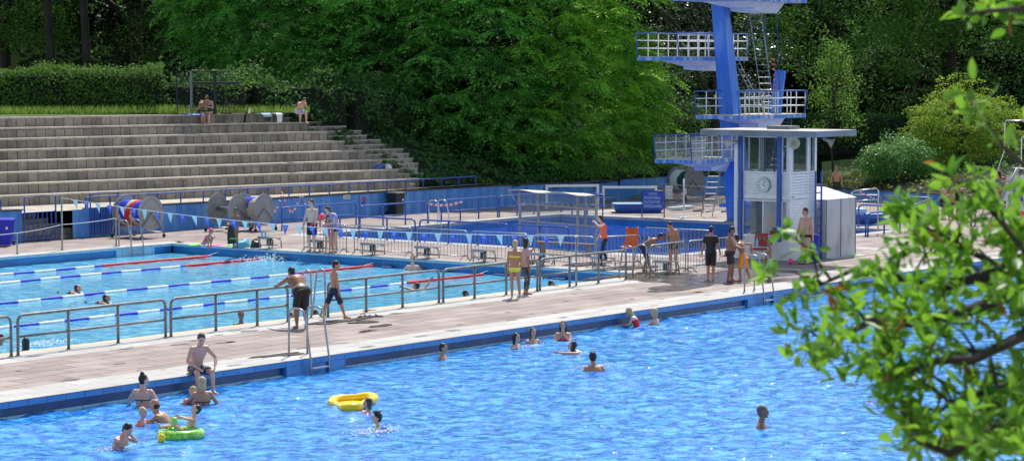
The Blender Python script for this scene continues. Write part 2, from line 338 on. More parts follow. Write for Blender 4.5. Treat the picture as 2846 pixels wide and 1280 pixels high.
def face_mat(origin, xdir, scale=(1, 1)):            # matrix putting text upright on a vertical face, reading along xdir
    x = Vector(xdir).normalized(); z = Vector((0, 0, 1)); n = x.cross(z)
    m = Matrix((x*scale[0], z*scale[1], n)).transposed().to_4x4(); m.translation = Vector(origin); return m

# ------------------------------------------------------------ ground, decks, pools
WZ = -.35
gr = MB(); gr.bb(-600, 700, -600, 700, -4.2, -4.0); struct('ground', gr, 'soil')
YF, YN, YB, XE, XW = 36.06, 42.26, 63.9, 62.07, 12.07
DX0, DX1, DY0, DY1 = 68.75, 85.4, 46.0, 62.9
BND = [(88, 68.8), (92, 67.6), (96, 67.7), (101, 67.3), (104, 65.4), (103.6, 60.5), (102.4, 57.2), (101.8, 54), (101, 50), (100.6, 46), (101, 30)]
deck = MB()
for a in [(-60, 140, YF, YN), (XE, DX0, YN, 68.8), (-60, XE, YB, 68.8), (-60, XW, YN, YB), (DX0, DX1, YN, DY0), (DX0, DX1, DY1, 68.8),
          (DX1, 140, YN, 75), (-60, 140, -40, 11), (80, 140, 11, YF), (-60, -20, 11, YF)]:
    deck.quad((a[0], a[2], 0), (a[1], a[2], 0), (a[1], a[3], 0), (a[0], a[3], 0))
struct('pool_deck', deck, 'paving')
cp = MB()
def strip(mb, x0, x1, y0, y1, z=.004): mb.quad((x0, y0, z), (x1, y0, z), (x1, y1, z), (x0, y1, z))
strip(cp, -20, 80, YF, 37.35); strip(cp, XW, XE+1.2, 40.75, 41.95); strip(cp, XW, XE, YB, YB+.9)
strip(cp, XE, XE+.75, YN, YB+.9); strip(cp, DX0-.9, DX0, DY0-.6, DY1+.8); strip(cp, DX0, DX1, DY1, DY1+.8); strip(cp, DX1, DX1+.7, DY0-.6, DY1+.8); strip(cp, DX0, DX1, DY0-.6, DY0)
strip(cp, 66.0, 66.7, YF+1.3, YN+3.2); strip(cp, 75.5, 76.3, 37.35, 42.4); strip(cp, 90, 98, 50.5, 51.5); strip(cp, 90, 99, 57, 58.2); strip(cp, 87, 100, 62, 63)
struct('path', cp, 'coping')
ce = MB(); strip(ce, XW, XE, 41.95, YN); struct('pool_edge', ce, 'cream_edge')
# wet patches of standing water on the paving
wt = MB()
def blob(mb, px, py, rx, ry, z=.008, n=26, seed=0):
    c = G(px, py); r_ = random.Random(seed+int(px)); vs = []
    ph = [r_.uniform(0, 6.28) for _ in range(4)]
    for k in range(n):
        a = 2*math.pi*k/n; q = 1+.22*math.sin(2*a+ph[0])+.17*math.sin(3*a+ph[1])+.12*math.sin(5*a+ph[2])+.08*math.sin(9*a+ph[3])
        vs.append((c.x+math.cos(a)*rx*q, c.y+math.sin(a)*ry*q, z))
    mb.add(vs, [tuple(range(n))])
for i, b in enumerate([(1985, 772, 2.6, 1.9), (1830, 765, 1.4, 1.2), (2080, 760, 1.6, 1.2), (2175, 778, .8, .5), (1700, 768, 1.5, .25), (1880, 800, 1.6, .5),
                       (1010, 895, .5, .22), (1060, 905, .35, .18), (940, 893, 1.0, .3), (800, 985, .5, .2), (740, 990, .5, .12), (1020, 920, .3, .1), (1640, 733, 1.6, .35), (1760, 745, 1.0, .4)]):
    blob(wt, *b, z=.008+.0015*i)
tag(wt.build('puddle', 'wet'), kind='structure')
WV = {'front_pool_water': (24, 80.2, 15.5, YF+.1, .085), 'lap_pool_water': (XW, XE+.08, YN, YB+.06, .11), 'diving_pool_water': (DX0, DX1+.05, DY0, DY1+.05, .12)}
WA = {'front_pool_water': .0085, 'lap_pool_water': .0036, 'diving_pool_water': .0022}
wt = MB()
for i in range(70):
    q = G(random.uniform(120, 2000), 905)
    x = random.uniform(33, 66); y = random.choice((random.uniform(36.4, 37.6), random.uniform(40.6, 42.0), random.uniform(37.5, 41)))
    n = 12; ph = random.uniform(0, 6); rx = random.uniform(.05, .28); ry = rx*random.uniform(.25, .6)
    wt.add([(x+math.cos(2*math.pi*k/n)*rx*(1+.3*math.sin(3*k+ph)), y+math.sin(2*math.pi*k/n)*ry*(1+.3*math.sin(2*k+ph)), .0065) for k in range(n)], [tuple(range(n))])
tag(wt.build('wet_marks', 'damp'), 'scattered small damp footprints and drips on the strip between the pools', 'wet marks', kind='stuff')
lt = MB(); lt.bb(-20, 80, YF+.07, YF+.102, -.5, -.315); struct('waterline_tiles', lt, 'rim_lightX')
# water sheets
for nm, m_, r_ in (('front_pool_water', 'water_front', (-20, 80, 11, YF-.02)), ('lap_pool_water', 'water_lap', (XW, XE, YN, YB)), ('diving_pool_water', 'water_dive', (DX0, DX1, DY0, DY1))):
    wx0, wx1, wy0, wy1, st_ = WV[nm]; xs = np.arange(wx0, wx1, st_); ys = np.arange(wy0, wy1+st_*.5, st_); X_, Y_ = np.meshgrid(xs, ys); Z_ = np.zeros_like(X_)
    wr = np.random.default_rng(3)
    for k in range(46):
        lam = .24*(1.9/.24)**(wr.random()); th = wr.random()*2*math.pi; am = WA[nm]*lam**.85*.5; kk = 2*math.pi/lam
        ph = kk*(X_*math.cos(th)+Y_*math.sin(th))+wr.random()*6.28+.8*np.sin(.5*X_+wr.random()*6)+.8*np.sin(.6*Y_+wr.random()*6)
        Z_ += am*(np.sin(ph)+.25*np.sin(2*ph+1.2))
    Z_ *= .75+.35*np.sin(X_*.31+1)*np.sin(Y_*.43+2)
    V_ = np.stack([X_, Y_, WZ+Z_], -1).reshape(-1, 3); nx_w = len(xs); ii = np.arange(len(V_)).reshape(len(ys), nx_w)
    F_ = np.stack([ii[:-1, :-1], ii[:-1, 1:], ii[1:, 1:], ii[1:, :-1]], -1).reshape(-1, 4)
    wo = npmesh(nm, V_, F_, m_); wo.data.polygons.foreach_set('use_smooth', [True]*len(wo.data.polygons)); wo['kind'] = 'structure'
    if nm == 'front_pool_water':
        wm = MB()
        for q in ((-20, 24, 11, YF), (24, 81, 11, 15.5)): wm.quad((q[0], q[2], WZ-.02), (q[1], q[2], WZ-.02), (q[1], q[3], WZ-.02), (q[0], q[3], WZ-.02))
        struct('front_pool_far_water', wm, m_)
    continue
    wm = MB(); wm.quad((r_[0]-.3, r_[2]-.3, WZ), (r_[1]+.3, r_[2]-.3, WZ), (r_[1]+.3, r_[3]+.3, WZ), (r_[0]-.3, r_[3]+.3, WZ)); struct(nm, wm, m_)
# pool rims: tile band flush with the edge, gutter recess below it
rm = MB(); rm.bb(-20, 80, YF-.004, YF+.5, -.13, -.003); struct('front_pool_rim', rm, 'rim_dark')
g1 = MB(); g1.bb(-20, 80, YF+.10, YF+.6, -1.2, -.13); struct('front_pool_gutter', g1, 'gutter_dark')
rm = MB(); rm.bb(XW, XE, YB-.004, YB+.5, -.085, -.003); struct('lap_pool_rim_side', rm, 'rim_lightX')
rm = MB(); rm.bb(XE-.004, XE+.5, YN, YB-.006, -.085, -.003); struct('lap_pool_rim_end', rm, 'rim_lightY')
g1 = MB(); g1.bb(XW, XE, YB+.06, YB+.6, -1.2, -.085); g1.bb(XE+.06, XE+.6, YN, YB+.04, -1.2, -.085); g1.bb(XW-.5, XW, YN, YB, -1.2, -.01); g1.bb(XW, XE, YN-.5, YN-.001, -1.2, -.01); struct('lap_pool_gutter', g1, 'gutter')
g1 = MB(); g1.bb(DX1+.03, DX1+.5, DY0, DY1, -1.2, -.12); g1.bb(DX0, DX1+.02, DY1+.03, DY1+.5, -1.2, -.12); g1.bb(DX0, DX1, DY0-.5, DY0-.03, -1.2, -.1); g1.bb(DX0-.5, DX0-.01, DY0, DY1, -1.2, -.1); struct('diving_pool_gutter', g1, 'gutter')
g1 = MB(); g1.bb(DX1, DX1+.4, DY0-.5, DY1+.5, -.12, -.002); g1.bb(DX0, DX1-.01, DY1, DY1+.4, -.12, -.002); struct('diving_pool_rim', g1, 'coping')
# lane line on the floor of the lap pool seen as dark stripe markers at the wall
def ladder_niche(x, y, w_, m1):
    t = MB(); t.bb(x-w_/2, x+w_/2, y-.012, y+.3, -.9, -.014); return t
# ------------------------------------------------------------ terraces
TZ0, TH, TY0, TD, TS = 1.099, .4265, 71.29, .824, -.1755
def tierY(k, x): return TY0+TD*k+TS*(x-70)
TX0 = 44; TXE = [82.2, 82.2, 81.9, 81.6, 81.0, 80.6, 80.1, 79.4]
wk = MB(); wk.add([(59.2, 68.85, TZ0), (88.2, 68.85, TZ0), (88.2, 71, TZ0), (TX0, 77, TZ0), (TX0, 70.2, TZ0), (57.0, 70.2, TZ0)], [(0, 1, 2, 3, 4, 5)]); struct('terrace_path', wk, 'tread')
TXDIR = Vector((1, TS, 0)).normalized(); TANG = math.atan(TS)
tr_ = empty('stone_terrace', 'grey stone block seating terrace of eight tiers behind the blue wall', 'terrace', (70, TY0, 0), TANG)
for k in range(8):
    z1 = TZ0+TH*(k+1); y = TD*k*math.cos(TANG); x0 = -28; x1 = (TXE[k]-70)/math.cos(TANG)
    a = MB(); a.bb(x0, x1, y, y+1.2 if k < 7 else y+3, z1-TH-.3, z1-.075)
    tier = a.build('tier', 'stone', tr_)
    b = MB(); b.bb(x0, x1, y-.03, y+1.2 if k < 7 else y+3, z1-.074, z1); b.build('tread_slab', 'tread', tier)
# side stair, three steps to each tier
st = MB()
for j in range(16):
    z1 = TZ0+TH*(j+1)/2; y = (TD*(j)/2)*math.cos(TANG); k = j//2
    xa = (TXE[k]-70)/math.cos(TANG); xb = xa+(.3 if j < 1 else .9 if j < 2 else 1.5 if j < 4 else 2.2 if j < 6 else 2.9-.1*k)
    st.bb(xa, xb, y, y+1.3, z1-TH/2-.35, z1)
st.build('side_stair', 'stone', tr_)
st2 = MB()
for j in range(16):
    z1 = TZ0+TH*(j+1)/2; y = (TD*(j)/2)*math.cos(TANG); k = j//2
    xa = (TXE[k]-70)/math.cos(TANG)+.01; xb = xa+(.3 if j < 1 else .9 if j < 2 else 1.5 if j < 4 else 2.2 if j < 6 else 2.9-.1*k)
    st2.bb(xa, xb, y-.02, y+.4, z1-.045, z1+.002)
st2.build('stair_tread', 'tread', tr_)

# terrain behind the walls
def inside(x, y):
    poly = [(-200, -200), (-200, 68.8)]+BND+[(101, -200)]; c = False; n = len(poly)
    for i in range(n):
        x1, y1 = poly[i]; x2, y2 = poly[(i+1) % n]
        if (y1 > y) != (y2 > y) and x < (x2-x1)*(y-y1)/(y2-y1)+x1: c = not c
    return c
def bdist(x, y):
    p = [(-200, 68.8)]+BND; d = 1e9
    for (x1, y1), (x2, y2) in zip(p, p[1:]):
        dx, dy = x2-x1, y2-y1; t = max(0, min(1, ((x-x1)*dx+(y-y1)*dy)/(dx*dx+dy*dy))); d = min(d, math.hypot(x-x1-t*dx, y-y1-t*dy))
    return d
def hill(x, y):
    if inside(x, y): return -1.5
    d = bdist(x, y); r = max(0, min(1, (x-.35*(y-67)-92)/10))
    zl = 1.0+min(max(d-1.0, 0)*.5, 3.4)+max(0, d-34)*.5; zr = .5+min(d*.13, 3.0)+max(0, d-32)*.5
    z = zl*(1-r)+zr*r
    if d < 1.3: z = -.3
    if x < 84 and d < 9.2: z = min(z, -.3)
    return min(z, 15)
gx = np.concatenate([np.arange(20, 130, 1.0), np.arange(130, 260, 6)]); gy = np.concatenate([np.arange(24, 120, 1.0), np.arange(120, 240, 6)])
vs = [(float(x), float(y), hill(float(x), float(y))+.06*math.sin(x*1.7)*math.cos(y*1.3)) for y in gy for x in gx]
nx = len(gx); fs = [(j*nx+i, j*nx+i+1, (j+1)*nx+i+1, (j+1)*nx+i) for j in range(len(gy)-1) for i in range(nx-1)
                    if not all(vs[q][2] < -1 for q in (j*nx+i, j*nx+i+1, (j+1)*nx+i+1, (j+1)*nx+i))]
tm = MB(); tm.add(vs, fs); struct('hillside', tm, 'soil', smooth=True)
lw = MB(); yb = TD*7*math.cos(TANG)+2.6
def tw(x, y, z): return Matrix.Translation((70, TY0, 0)) @ Matrix.Rotation(TANG, 4, 'Z') @ Vector((x, y, z))
ZT = TZ0+TH*8
lw.add([tw(-28, yb-1.75, ZT+.03), tw(9.5, yb-1.75, ZT+.03), tw(16, yb+8, ZT+.05), tw(-28, yb+8, ZT+.05)], [(0, 1, 2, 3)]); struct('lawn', lw, 'grass')

# ------------------------------------------------------------ blue retaining walls
def wall(name, label, pts, zt0, zt1, thick=.3, cap=True, m='bluewall'):
    o = empty(name, label, 'wall', (pts[0][0], pts[0][1], 0)); a = MB(); b = MB(); n = len(pts)
    q = [Vector((p[0]-pts[0][0], p[1]-pts[0][1], 0)) for p in pts]; nr = []
    for i in range(n):
        t = (q[min(i+1, n-1)]-q[max(i-1, 0)]).normalized(); nr.append(Vector((-t.y, t.x, 0)))
    for i in range(n-1):
        za = zt0+(zt1-zt0)*i/(n-1); zb = zt0+(zt1-zt0)*(i+1)/(n-1)
        for mb, e0, e1, zl, zh in ((a, 0, thick, -.5, -.05), (b, -.04, thick+.05, -.05, 0)):
            A, B = q[i]+nr[i]*e0, q[i+1]+nr[i+1]*e0; D, E_ = q[i]+nr[i]*e1, q[i+1]+nr[i+1]*e1
            lo0 = (-.5 if mb is a else za+zl); lo1 = (-.5 if mb is a else zb+zl)
            mb.add([(A.x, A.y, lo0), (B.x, B.y, lo1), (E_.x, E_.y, lo1), (D.x, D.y, lo0), (A.x, A.y, za+zh), (B.x, B.y, zb+zh), (E_.x, E_.y, zb+zh), (D.x, D.y, za+zh)],
                   [(0, 1, 5, 4), (1, 2, 6, 5), (2, 3, 7, 6), (3, 0, 4, 7), (4, 5, 6, 7), (3, 2, 1, 0)])
    a.build('wall_face', m, o)
    if cap: b.build('wall_cap', 'capdark', o)
    return o
wall('retaining_wall', 'long blue painted wall below the stone terrace', [(62.3, 68.8), (70, 68.8), (80, 68.8), (88, 68.8)], 1.14, 1.02)
wall('retaining_wall', 'short blue painted wall left of the barred stair gate', [(48, 68.95), (58, 68.95), (59.1, 68.95)], 1.28, 1.25)
wall('retaining_wall', 'curved blue wall under the ivy behind the white goals', [tuple(p) for p in BND[:5]], 1.02, 1.06)
wall('retaining_wall', 'low blue wall topped by the yellow green ground cover at the right', [tuple(p) for p in BND[4:]], .62, .58)
# rail on the terrace wall
def rail_rod(name, label, pts, h, posts, m='bluepaint', r=.03, mid=False, cat='railing', group=None, z0=0):
    o = empty(name, label, cat, pts[0], 0, group); P = [Vector(p)-Vector(pts[0]) for p in pts]
    t = MB(); t.tube([p+Vector((0, 0, h)) for p in P], r, 8); t.build('top_rail', m, o, True)
    if mid: t = MB(); t.tube([p+Vector((0, 0, h*.45)) for p in P], r*.8, 8); t.build('mid_rail', m, o, True)
    for f in posts:
        p = P[0]+(P[-1]-P[0])*f; t = MB(); t.cyl(p+Vector((0, 0, -.02)), p+Vector((0, 0, h)), r, n=8); t.build('post', m, o, True)
    return o
rail_rod('wall_railing', 'thin blue railing along the top of the long blue wall', [(62.35, 69.0, 1.11), (86.9, 69.0, 1.03)], .45, [i/19 for i in range(20)])
rail_rod('wall_railing', 'thin blue railing on the wall above the blue bin at the far left', [(50, 69.1, 1.2), (58.2, 69.1, 1.2)], .45, [.2, .5, .8, .93, 1])

# ------------------------------------------------------------ tubular rails beside the pools
def panel(name, label, a, b, h, posts, m='steel', r=.03, group=None, open_end=None, rr=.16):
    a = Vector((a[0], a[1], 0)); b = Vector((b[0], b[1], 0)); Ln = (b-a).length
    o = empty(name, label, 'railing', a, math.atan2((b-a).y, (b-a).x), group)
    pts = [(0, 0, -.02), (0, 0, h-rr)]+[(rr-rr*math.cos(t), 0, h-rr+rr*math.sin(t)) for t in (R(22), R(45), R(68), R(90))]
    pts += [(Ln-rr+rr*math.sin(t), 0, h-rr+rr*math.cos(t)) for t in (0, R(22), R(45), R(68), R(90))]+[(Ln, 0, -.02)]
    t = MB(); t.tube(pts, r, 10); t.build('top_rail', m, o, 2)
    t = MB(); t.cyl((0, 0, h*.47), (Ln, 0, h*.47), r*.85, n=8); t.build('mid_rail', m, o, 2)
    for f in posts:
        t = MB(); t.cyl((f, 0, -.02), (f, 0, h-r*.5), r, n=8); t.build('post', m, o, 2)
    for f in [0, Ln]+list(posts):
        t = MB(); t.cyl((f, 0, .0), (f, 0, .02), r*1.5, n=10); t.build('foot_plate', m, o)
    return o
def gx(px, Y=41.68): return GY(px, 900, Y).x
M['railgrey'] = mat('weathered_rail_steel', (.23, .25, .265), .5, .45, var=.35, scale=6)
NR = 'grey tubular railings between the two pools'
def nx_(px):   # column px met with the line Y=41.68 on the deck
    d = ray(px, 900); return CAM.x + (41.68/d.y)*d.x
def near_panel(p0, p1, posts, label):
    x0 = nx_(p0); panel('pool_railing', label, (x0, 41.68), (nx_(p1), 41.68), .93, [nx_(p)-x0 for p in posts], 'railgrey', .036, group=NR)
near_panel(-330, 30, [-210, -90], 'grey tubular railing panel cut off by the left edge of the photo')
near_panel(49, 460, [190, 328], 'grey tubular railing panel with two inner posts above the seated man, second from the left')
near_panel(475, 800, [600, 715], 'grey tubular railing panel on which the man in black shorts leans')
near_panel(912, 1220, [1018, 1119], 'grey tubular railing panel just right of the walking boy')
near_panel(1232, 1493, [1319, 1407], 'grey tubular railing panel behind the woman in the yellow bikini')
near_panel(1500.5, 1739, [1583, 1663], 'grey tubular railing panel at the right end of the row, beside the leaning ladder')
def gline(px, Y=None, X=None):
    d = ray(px, 700)
    t = (Y/d.y) if Y is not None else (X/d.x)
    return CAM.x+t*d.x, CAM.y+t*d.y
BR = 'blue tubular railings around the diving pool'
def bpan(a, b, posts, label, Y=None, X=None, h=.92):
    A = gline(a, Y, X); B = gline(b, Y, X); P = [gline(p, Y, X) for p in posts]
    return panel('pool_railing', label, A, B, h, [math.hypot(p[0]-A[0], p[1]-A[1]) for p in P], 'bluepaint', .033, BR)
bpan(784, 990, [890], 'blue tubular railing panel behind the bare chested man and the woman', Y=65.6)
bpan(1001, 1189, [1065, 1127], 'blue tubular railing panel in front of the black bin', Y=63.8)
bpan(1227, 1383, [1279.5, 1330.5], 'blue tubular railing panel right of the red and white tape', Y=63.8)
bpan(1388, 1560, [1437, 1484], 'blue tubular railing panel partly behind the plastic windscreen', Y=63.8)
bpan(1590, 1675, [1632], 'short blue tubular railing panel beside the right post of the windscreen', X=85.75, h=.95)
bpan(945, 1154, [998, 1075.7], 'blue tubular railing panel on the near side of the diving pool, left of the pair', X=68.35, h=.85)
bpan(1167, 1413, [1246.5, 1328], 'blue tubular railing panel on the near side of the diving pool, above the pennants', X=68.35, h=.85)
bpan(1425, 1580, [1500], 'tubular railing panel under the windscreen', X=68.35, h=.85)
# right of the hut
def rpan(a, b, posts, label, h=.92, m='bluepaint'):
    A = G(*a); B = G(*b); d = (B-A); t = MB()
    return panel('pool_railing', label, A[:2], B[:2], h, [d.length*f for f in posts], m, .035, BR)
rpan((2322, 661), (2406, 656), [.45], 'short blue tubular railing right of the grey tent')
rpan((2412, 657), (2538, 642), [.35, .7], 'blue tubular railing in front of the basin corner at the right')
rpan((2386, 630), (2530, 636), [.5], 'blue tubular railing beyond the basin corner at the right')

# ------------------------------------------------------------ crowd barriers
BG = 'steel crowd barriers with vertical bars'
def barrier(a, b, label, h=1.02, m='steel', bars=None, feet=(1, 1)):
    A = G(*a); B = G(*b); Ln = (B-A).length
    o = empty('crowd_barrier', label, 'barrier', A, math.atan2((B-A).y, (B-A).x), BG)
    rr = .12; z0 = .14
    fr = [(0, 0, .02), (0, 0, h-rr), (rr*.3, 0, h-rr*.3), (rr, 0, h), (Ln-rr, 0, h), (Ln-rr*.3, 0, h-rr*.3), (Ln, 0, h-rr), (Ln, 0, .02)]
    t = MB(); t.tube(fr, .019, 6); t.cyl((0, 0, z0), (Ln, 0, z0), .017, n=6); t.build('frame', m, o, 2)
    n = bars or max(6, int(Ln/.15))
    for i in range(1, n):
        x = Ln*i/n; t = MB(); t.cyl((x, 0, z0), (x, 0, h-.005), .009, n=5); t.build('bar', m, o)
    for x, f in ((.12, feet[0]), (Ln-.12, feet[1])):
        if f: t = MB(); t.tube([(x, -.3, .0), (x, -.06, .17), (x, .06, .17), (x, .3, .0)], .016, 5); t.build('foot', 'steel_dark', o)
    return o
barrier((845, 697), (963, 704), 'steel barrier held by the bare chested man at the lap pool end')
barrier((985, 704), (1145, 713), 'steel barrier behind the fourth starting block')
barrier((1160, 714), (1300, 723), 'steel barrier behind the fifth starting block')
barrier((1310, 724), (1468, 733), 'steel barrier behind the sixth starting block')
barrier((1486, 733), (1652, 743), 'steel barrier in front of the wooden bench under the windscreen')
barrier((1657, 744), (1780, 737), 'steel barrier in front of the orange chair')
barrier((1806, 771), (1905, 757), 'steel barrier beside the bending boy in navy shorts')
barrier((1912, 757), (2030, 744), 'steel barrier in front of the standing boy in black trunks')
barrier((1790, 712), (1975, 722), 'steel barrier at the water edge behind the two wet boys', feet=(0, 1))
barrier((585, 622), (702, 630), 'steel barrier in front of the twin rope reels at the blue wall')
barrier((2352, 604), (2447, 606), 'steel barrier left of the gap at the right hand basin')
barrier((2452, 606), (2585, 614), 'steel barrier at the right hand basin, turned to the camera')
barrier((2590, 616), (2541, 636), 'steel barrier at the right hand basin, turned away')
for nm, a, b, lab in (('mesh_fence', (1832, 578), (1953, 588), 'grey mesh fence panel left of the dull steel ladder'), ('mesh_fence', (1955, 588), (2030, 590), 'grey mesh fence panel behind the diving tower column')):
    A = G(*a); B = G(*b); Ln = (B-A).length; o = empty(nm, lab, 'fence', A, math.atan2((B-A).y, (B-A).x), 'mesh fence panels')
    t = MB(); t.tube([(0, 0, 0), (0, 0, 1.15), (Ln, 0, 1.15), (Ln, 0, 0)], .02, 6); t.cyl((0, 0, .12), (Ln, 0, .12), .015, n=6); t.build('frame', 'steel_dark', o)
    t = MB()
    for i in range(1, int(Ln/.11)): t.cyl((i*.11, 0, .12), (i*.11, 0, 1.15), .006, n=4)
    for j in range(1, 6): t.cyl((0, 0, .12+j*.17), (Ln, 0, .12+j*.17), .006, n=4)
    t.build('mesh', 'steel_dark', o)
    t = MB()
    for x in (.3, Ln-.3): t.box((x, 0, .04), (.12, .6, .08))
    t.build('foot', 'steel_dark', o)

# ------------------------------------------------------------ attendants' hut
HX0, HX1, HY0, HY1 = 69.0, 70.75, 41.1, 43.35
hut = empty('attendant_hut', 'white clapboard pool attendant hut with two floors, clock and flat overhanging roof', 'hut', (HX0, HY0, 0))
def hb(name, m, boxes, parent=None, smooth=False):
    t = MB()
    for b in boxes: t.bb(b[0]-HX0, b[1]-HX0, b[2]-HY0, b[3]-HY0, b[4], b[5])
    o = t.build(name, m, hut if parent is None else parent, smooth)
    return o
def clap(x0, x1, y0, y1, z0, z1, step=.095):
    out = []; z = z0
    while z < z1-1e-3: out.append((x0, x1, y0, y1, z, min(z+step-.012, z1))); z += step
    return out
E_ = .03
core = [(HX0+E_, HX1-E_, HY0+E_, HY1-E_, 0, .82), (HX0+E_, HX1-E_, HY0+E_, HY1-E_, 2.1, 3.0)]
for c_ in core: hb('inner_wall', 'whitepaint', [c_])
cl = MB()
for a in clap(HX0, HX0+E_*.9, HY0+.05, HY1-.05, .03, .83)+clap(HX0, HX0+E_*.9, HY0+.05, HY1-.05, 2.13, 3.0)+clap(HX0+.05, HX1-.05, HY0, HY0+E_*.9, .03, 3.0):
    cl.bb(a[0]-HX0, a[1]-HX0, a[2]-HY0, a[3]-HY0, a[4], a[5])
cl.build('clapboard', 'whitepaint', hut)
hb('floor_slab', 'steel_dark', [(HX0-.02, HX1, HY0-.02, HY1, 0, .03)])
for i, (x, y) in enumerate([(HX0, HY0), (HX1-.09, HY0), (HX0, HY1-.09), (HX1-.09, HY1-.09), (HX0+1.15, HY0)]):
    hb('corner_post', 'whitepaint', [(x-.004, x+.09, y-.004, y+.09, 0, 4.28)])
hb('side_wall', 'whitepaint', [(HX0+.09, HX1-.09, HY0+E_, HY0+E_*1.9, .82, 3.0), (HX1-.05, HX1-.01, HY0+.1, HY1-.1, .82, 2.1)])
for y in (HY1-.30, HY0+.40):
    hb('roof_column', 'bluepaint', [(HX0-.13, HX0-.01, y-.065, y+.065, .68, 4.28)])
def window(x0, x1, y0, y1, z0, z1, axis, bars=()):
    f = MB(); w_ = .045
    if axis == 'Y':
        xx = x0; bx = lambda ya, yb_, za, zb: f.bb(xx-.02-HX0, xx+.03-HX0, ya-HY0, yb_-HY0, za, zb)
        bx(y0, y1, z0, z0+w_); bx(y0, y1, z1-w_, z1); bx(y0, y0+w_, z0+w_, z1-w_); bx(y1-w_, y1, z0+w_, z1-w_)
        for b in bars: bx(b, b+w_, z0+w_, z1-w_)
        g = MB(); g.quad((xx+.006-HX0, y0-HY0, z0), (xx+.006-HX0, y1-HY0, z0), (xx+.006-HX0, y1-HY0, z1), (xx+.006-HX0, y0-HY0, z1))
    else:
        yy = y0; bx = lambda xa, xb, za, zb: f.bb(xa-HX0, xb-HX0, yy-.02-HY0, yy+.03-HY0, za, zb)
        bx(x0, x1, z0, z0+w_); bx(x0, x1, z1-w_, z1); bx(x0, x0+w_, z0+w_, z1-w_); bx(x1-w_, x1, z0+w_, z1-w_)
        for b in bars: bx(b, b+w_, z0+w_, z1-w_)
        g = MB(); g.quad((x0-HX0, yy+.006-HY0, z0), (x1-HX0, yy+.006-HY0, z0), (x1-HX0, yy+.006-HY0, z1), (x0-HX0, yy+.006-HY0, z1))
    o = f.build('window', 'whitepaint', hut); g.build('pane', 'glass', o)
window(HX0, 0, HY0+.10, HY1-.10, .84, 2.08, 'Y', (HY0+.3, HY0+1.05, HY1-.38))
window(HX0, 0, HY0+.10, HY1-.10, 3.01, 4.27, 'Y', (HY0+.3, HY1-.38))
window(HX1-.04, 0, HY0+.10, HY1-.10, 3.01, 4.27, 'Y', (HY0+1.0,))
window(HX0+.10, HX0+1.14, HY0, 0, 3.01, 4.27, 'X')
window(HX0+1.25, HX1-.10, HY0, 0, 3.01, 4.27, 'X')
window(HX0+.10, HX1-.10, HY1-.03, 0, 3.01, 4.27, 'X', (HX0+.9,))
hb('inner_ladder', 'darkbluepaint', [(HX0+1.2, HX0+1.25, HY0+1.35, HY0+1.4, 3.0, 4.27), (HX0+1.2, HX0+1.25, HY0+1.75, HY0+1.8, 3.0, 4.27)]+[(HX0+1.2, HX0+1.25, HY0+1.4, HY0+1.75, 3.1+.24*i, 3.14+.24*i) for i in range(5)])
hb('cabinet', 'steel_dark', [(HX0+.9, HX0+1.3, HY0+1.9, HY0+2.15, .82, 2.05), (HX0+.5, HX0+1.2, HY0+.5, HY0+1.0, .82, 1.1)])
hb('inner_chair', 'red', [(HX0+.25, HX0+.32, HY0+.45, HY0+.95, .83, 1.02)])
hb('shutter_box', 'whitepaint', [(HX0-.06, HX0-.005, HY0+.5, HY1-.45, 2.14, 2.24), (HX0-.06, HX0-.005, HY0+.02, HY0+.3, 2.12, 2.22), (HX0+.15, HX0+1.2, HY0-.06, HY0-.005, 2.16, 2.24)])
rf = MB(); rf.bb(68.2-HX0, 70.95-HX0, 39.65-HY0, 44.25-HY0, 4.285, 4.47); roof = rf.build('roof', mat('roof_fascia', (.2, .27, .36), .6, scale=1.2, col2=(.16, .18, .2)), hut)
rt = MB(); rt.bb(68.22-HX0, 70.93-HX0, 39.67-HY0, 44.23-HY0, 4.471, 4.49); rt.build('roofing_sheet', 'coping', roof)
rh = MB(); rh.box((1.0, .9, 4.55), (.7, .9, .12)); rh.build('roof_hatch', 'steel_dark', roof)
# clock
ck = MB(); cy = HY0+1.02; cz = 2.6
def disc(mb, c, r, d, n=32, ax='X'):
    c = Vector(c); u = Vector((d, 0, 0)) if ax == 'X' else Vector((0, d, 0)); mb.cyl(c, c+u, r, n=n)
disc(ck, (-.085, cy-HY0, cz), .25, .07); clk = ck.build('clock', 'steel', hut)
t = MB(); disc(t, (-.0885, cy-HY0, cz), .225, .004); t.build('clock_face', 'clockface', clk)
for i in range(12):
    t = MB(); a = R(30*i); u = Vector((0, math.sin(a), math.cos(a))); p = Vector((-.091, cy-HY0, cz))+u*.178
    Mx = Matrix((Vector((1, 0, 0)), Vector((0, math.cos(a), -math.sin(a))), u)).transposed(); t.box(p, (.003, .02, .05), M_=Mx); t.build('hour_mark', 'black', clk)
for nm, ang, ln in (('hour_hand', 118, .11), ('minute_hand', 24, .17)):
    a = R(ang); u = Vector((0, -math.sin(a), math.cos(a))); t = MB()
    Mx = Matrix((Vector((1, 0, 0)), u.cross(Vector((1, 0, 0))), u)).transposed(); t.box(Vector((-.095, cy-HY0, cz))+u*ln*.42, (.003, .02, ln*1.1), M_=Mx); t.build(nm, 'black', clk)
# ladder on the side wall
lx0, lx1 = HX1-.35, HX1+.05; t = MB()
for x in (lx0, lx1): t.bb(x-HX0-.025, x-HX0+.025, -.20, -.15, 0, 3.05)
ld = t.build('wall_ladder', 'bluepaint', hut)
for i in range(9): t = MB(); t.bb(lx0-HX0+.03, lx1-HX0-.03, -.20, -.15, .32+.28*i, .36+.28*i); t.build('rung', 'darkbluepaint', ld)
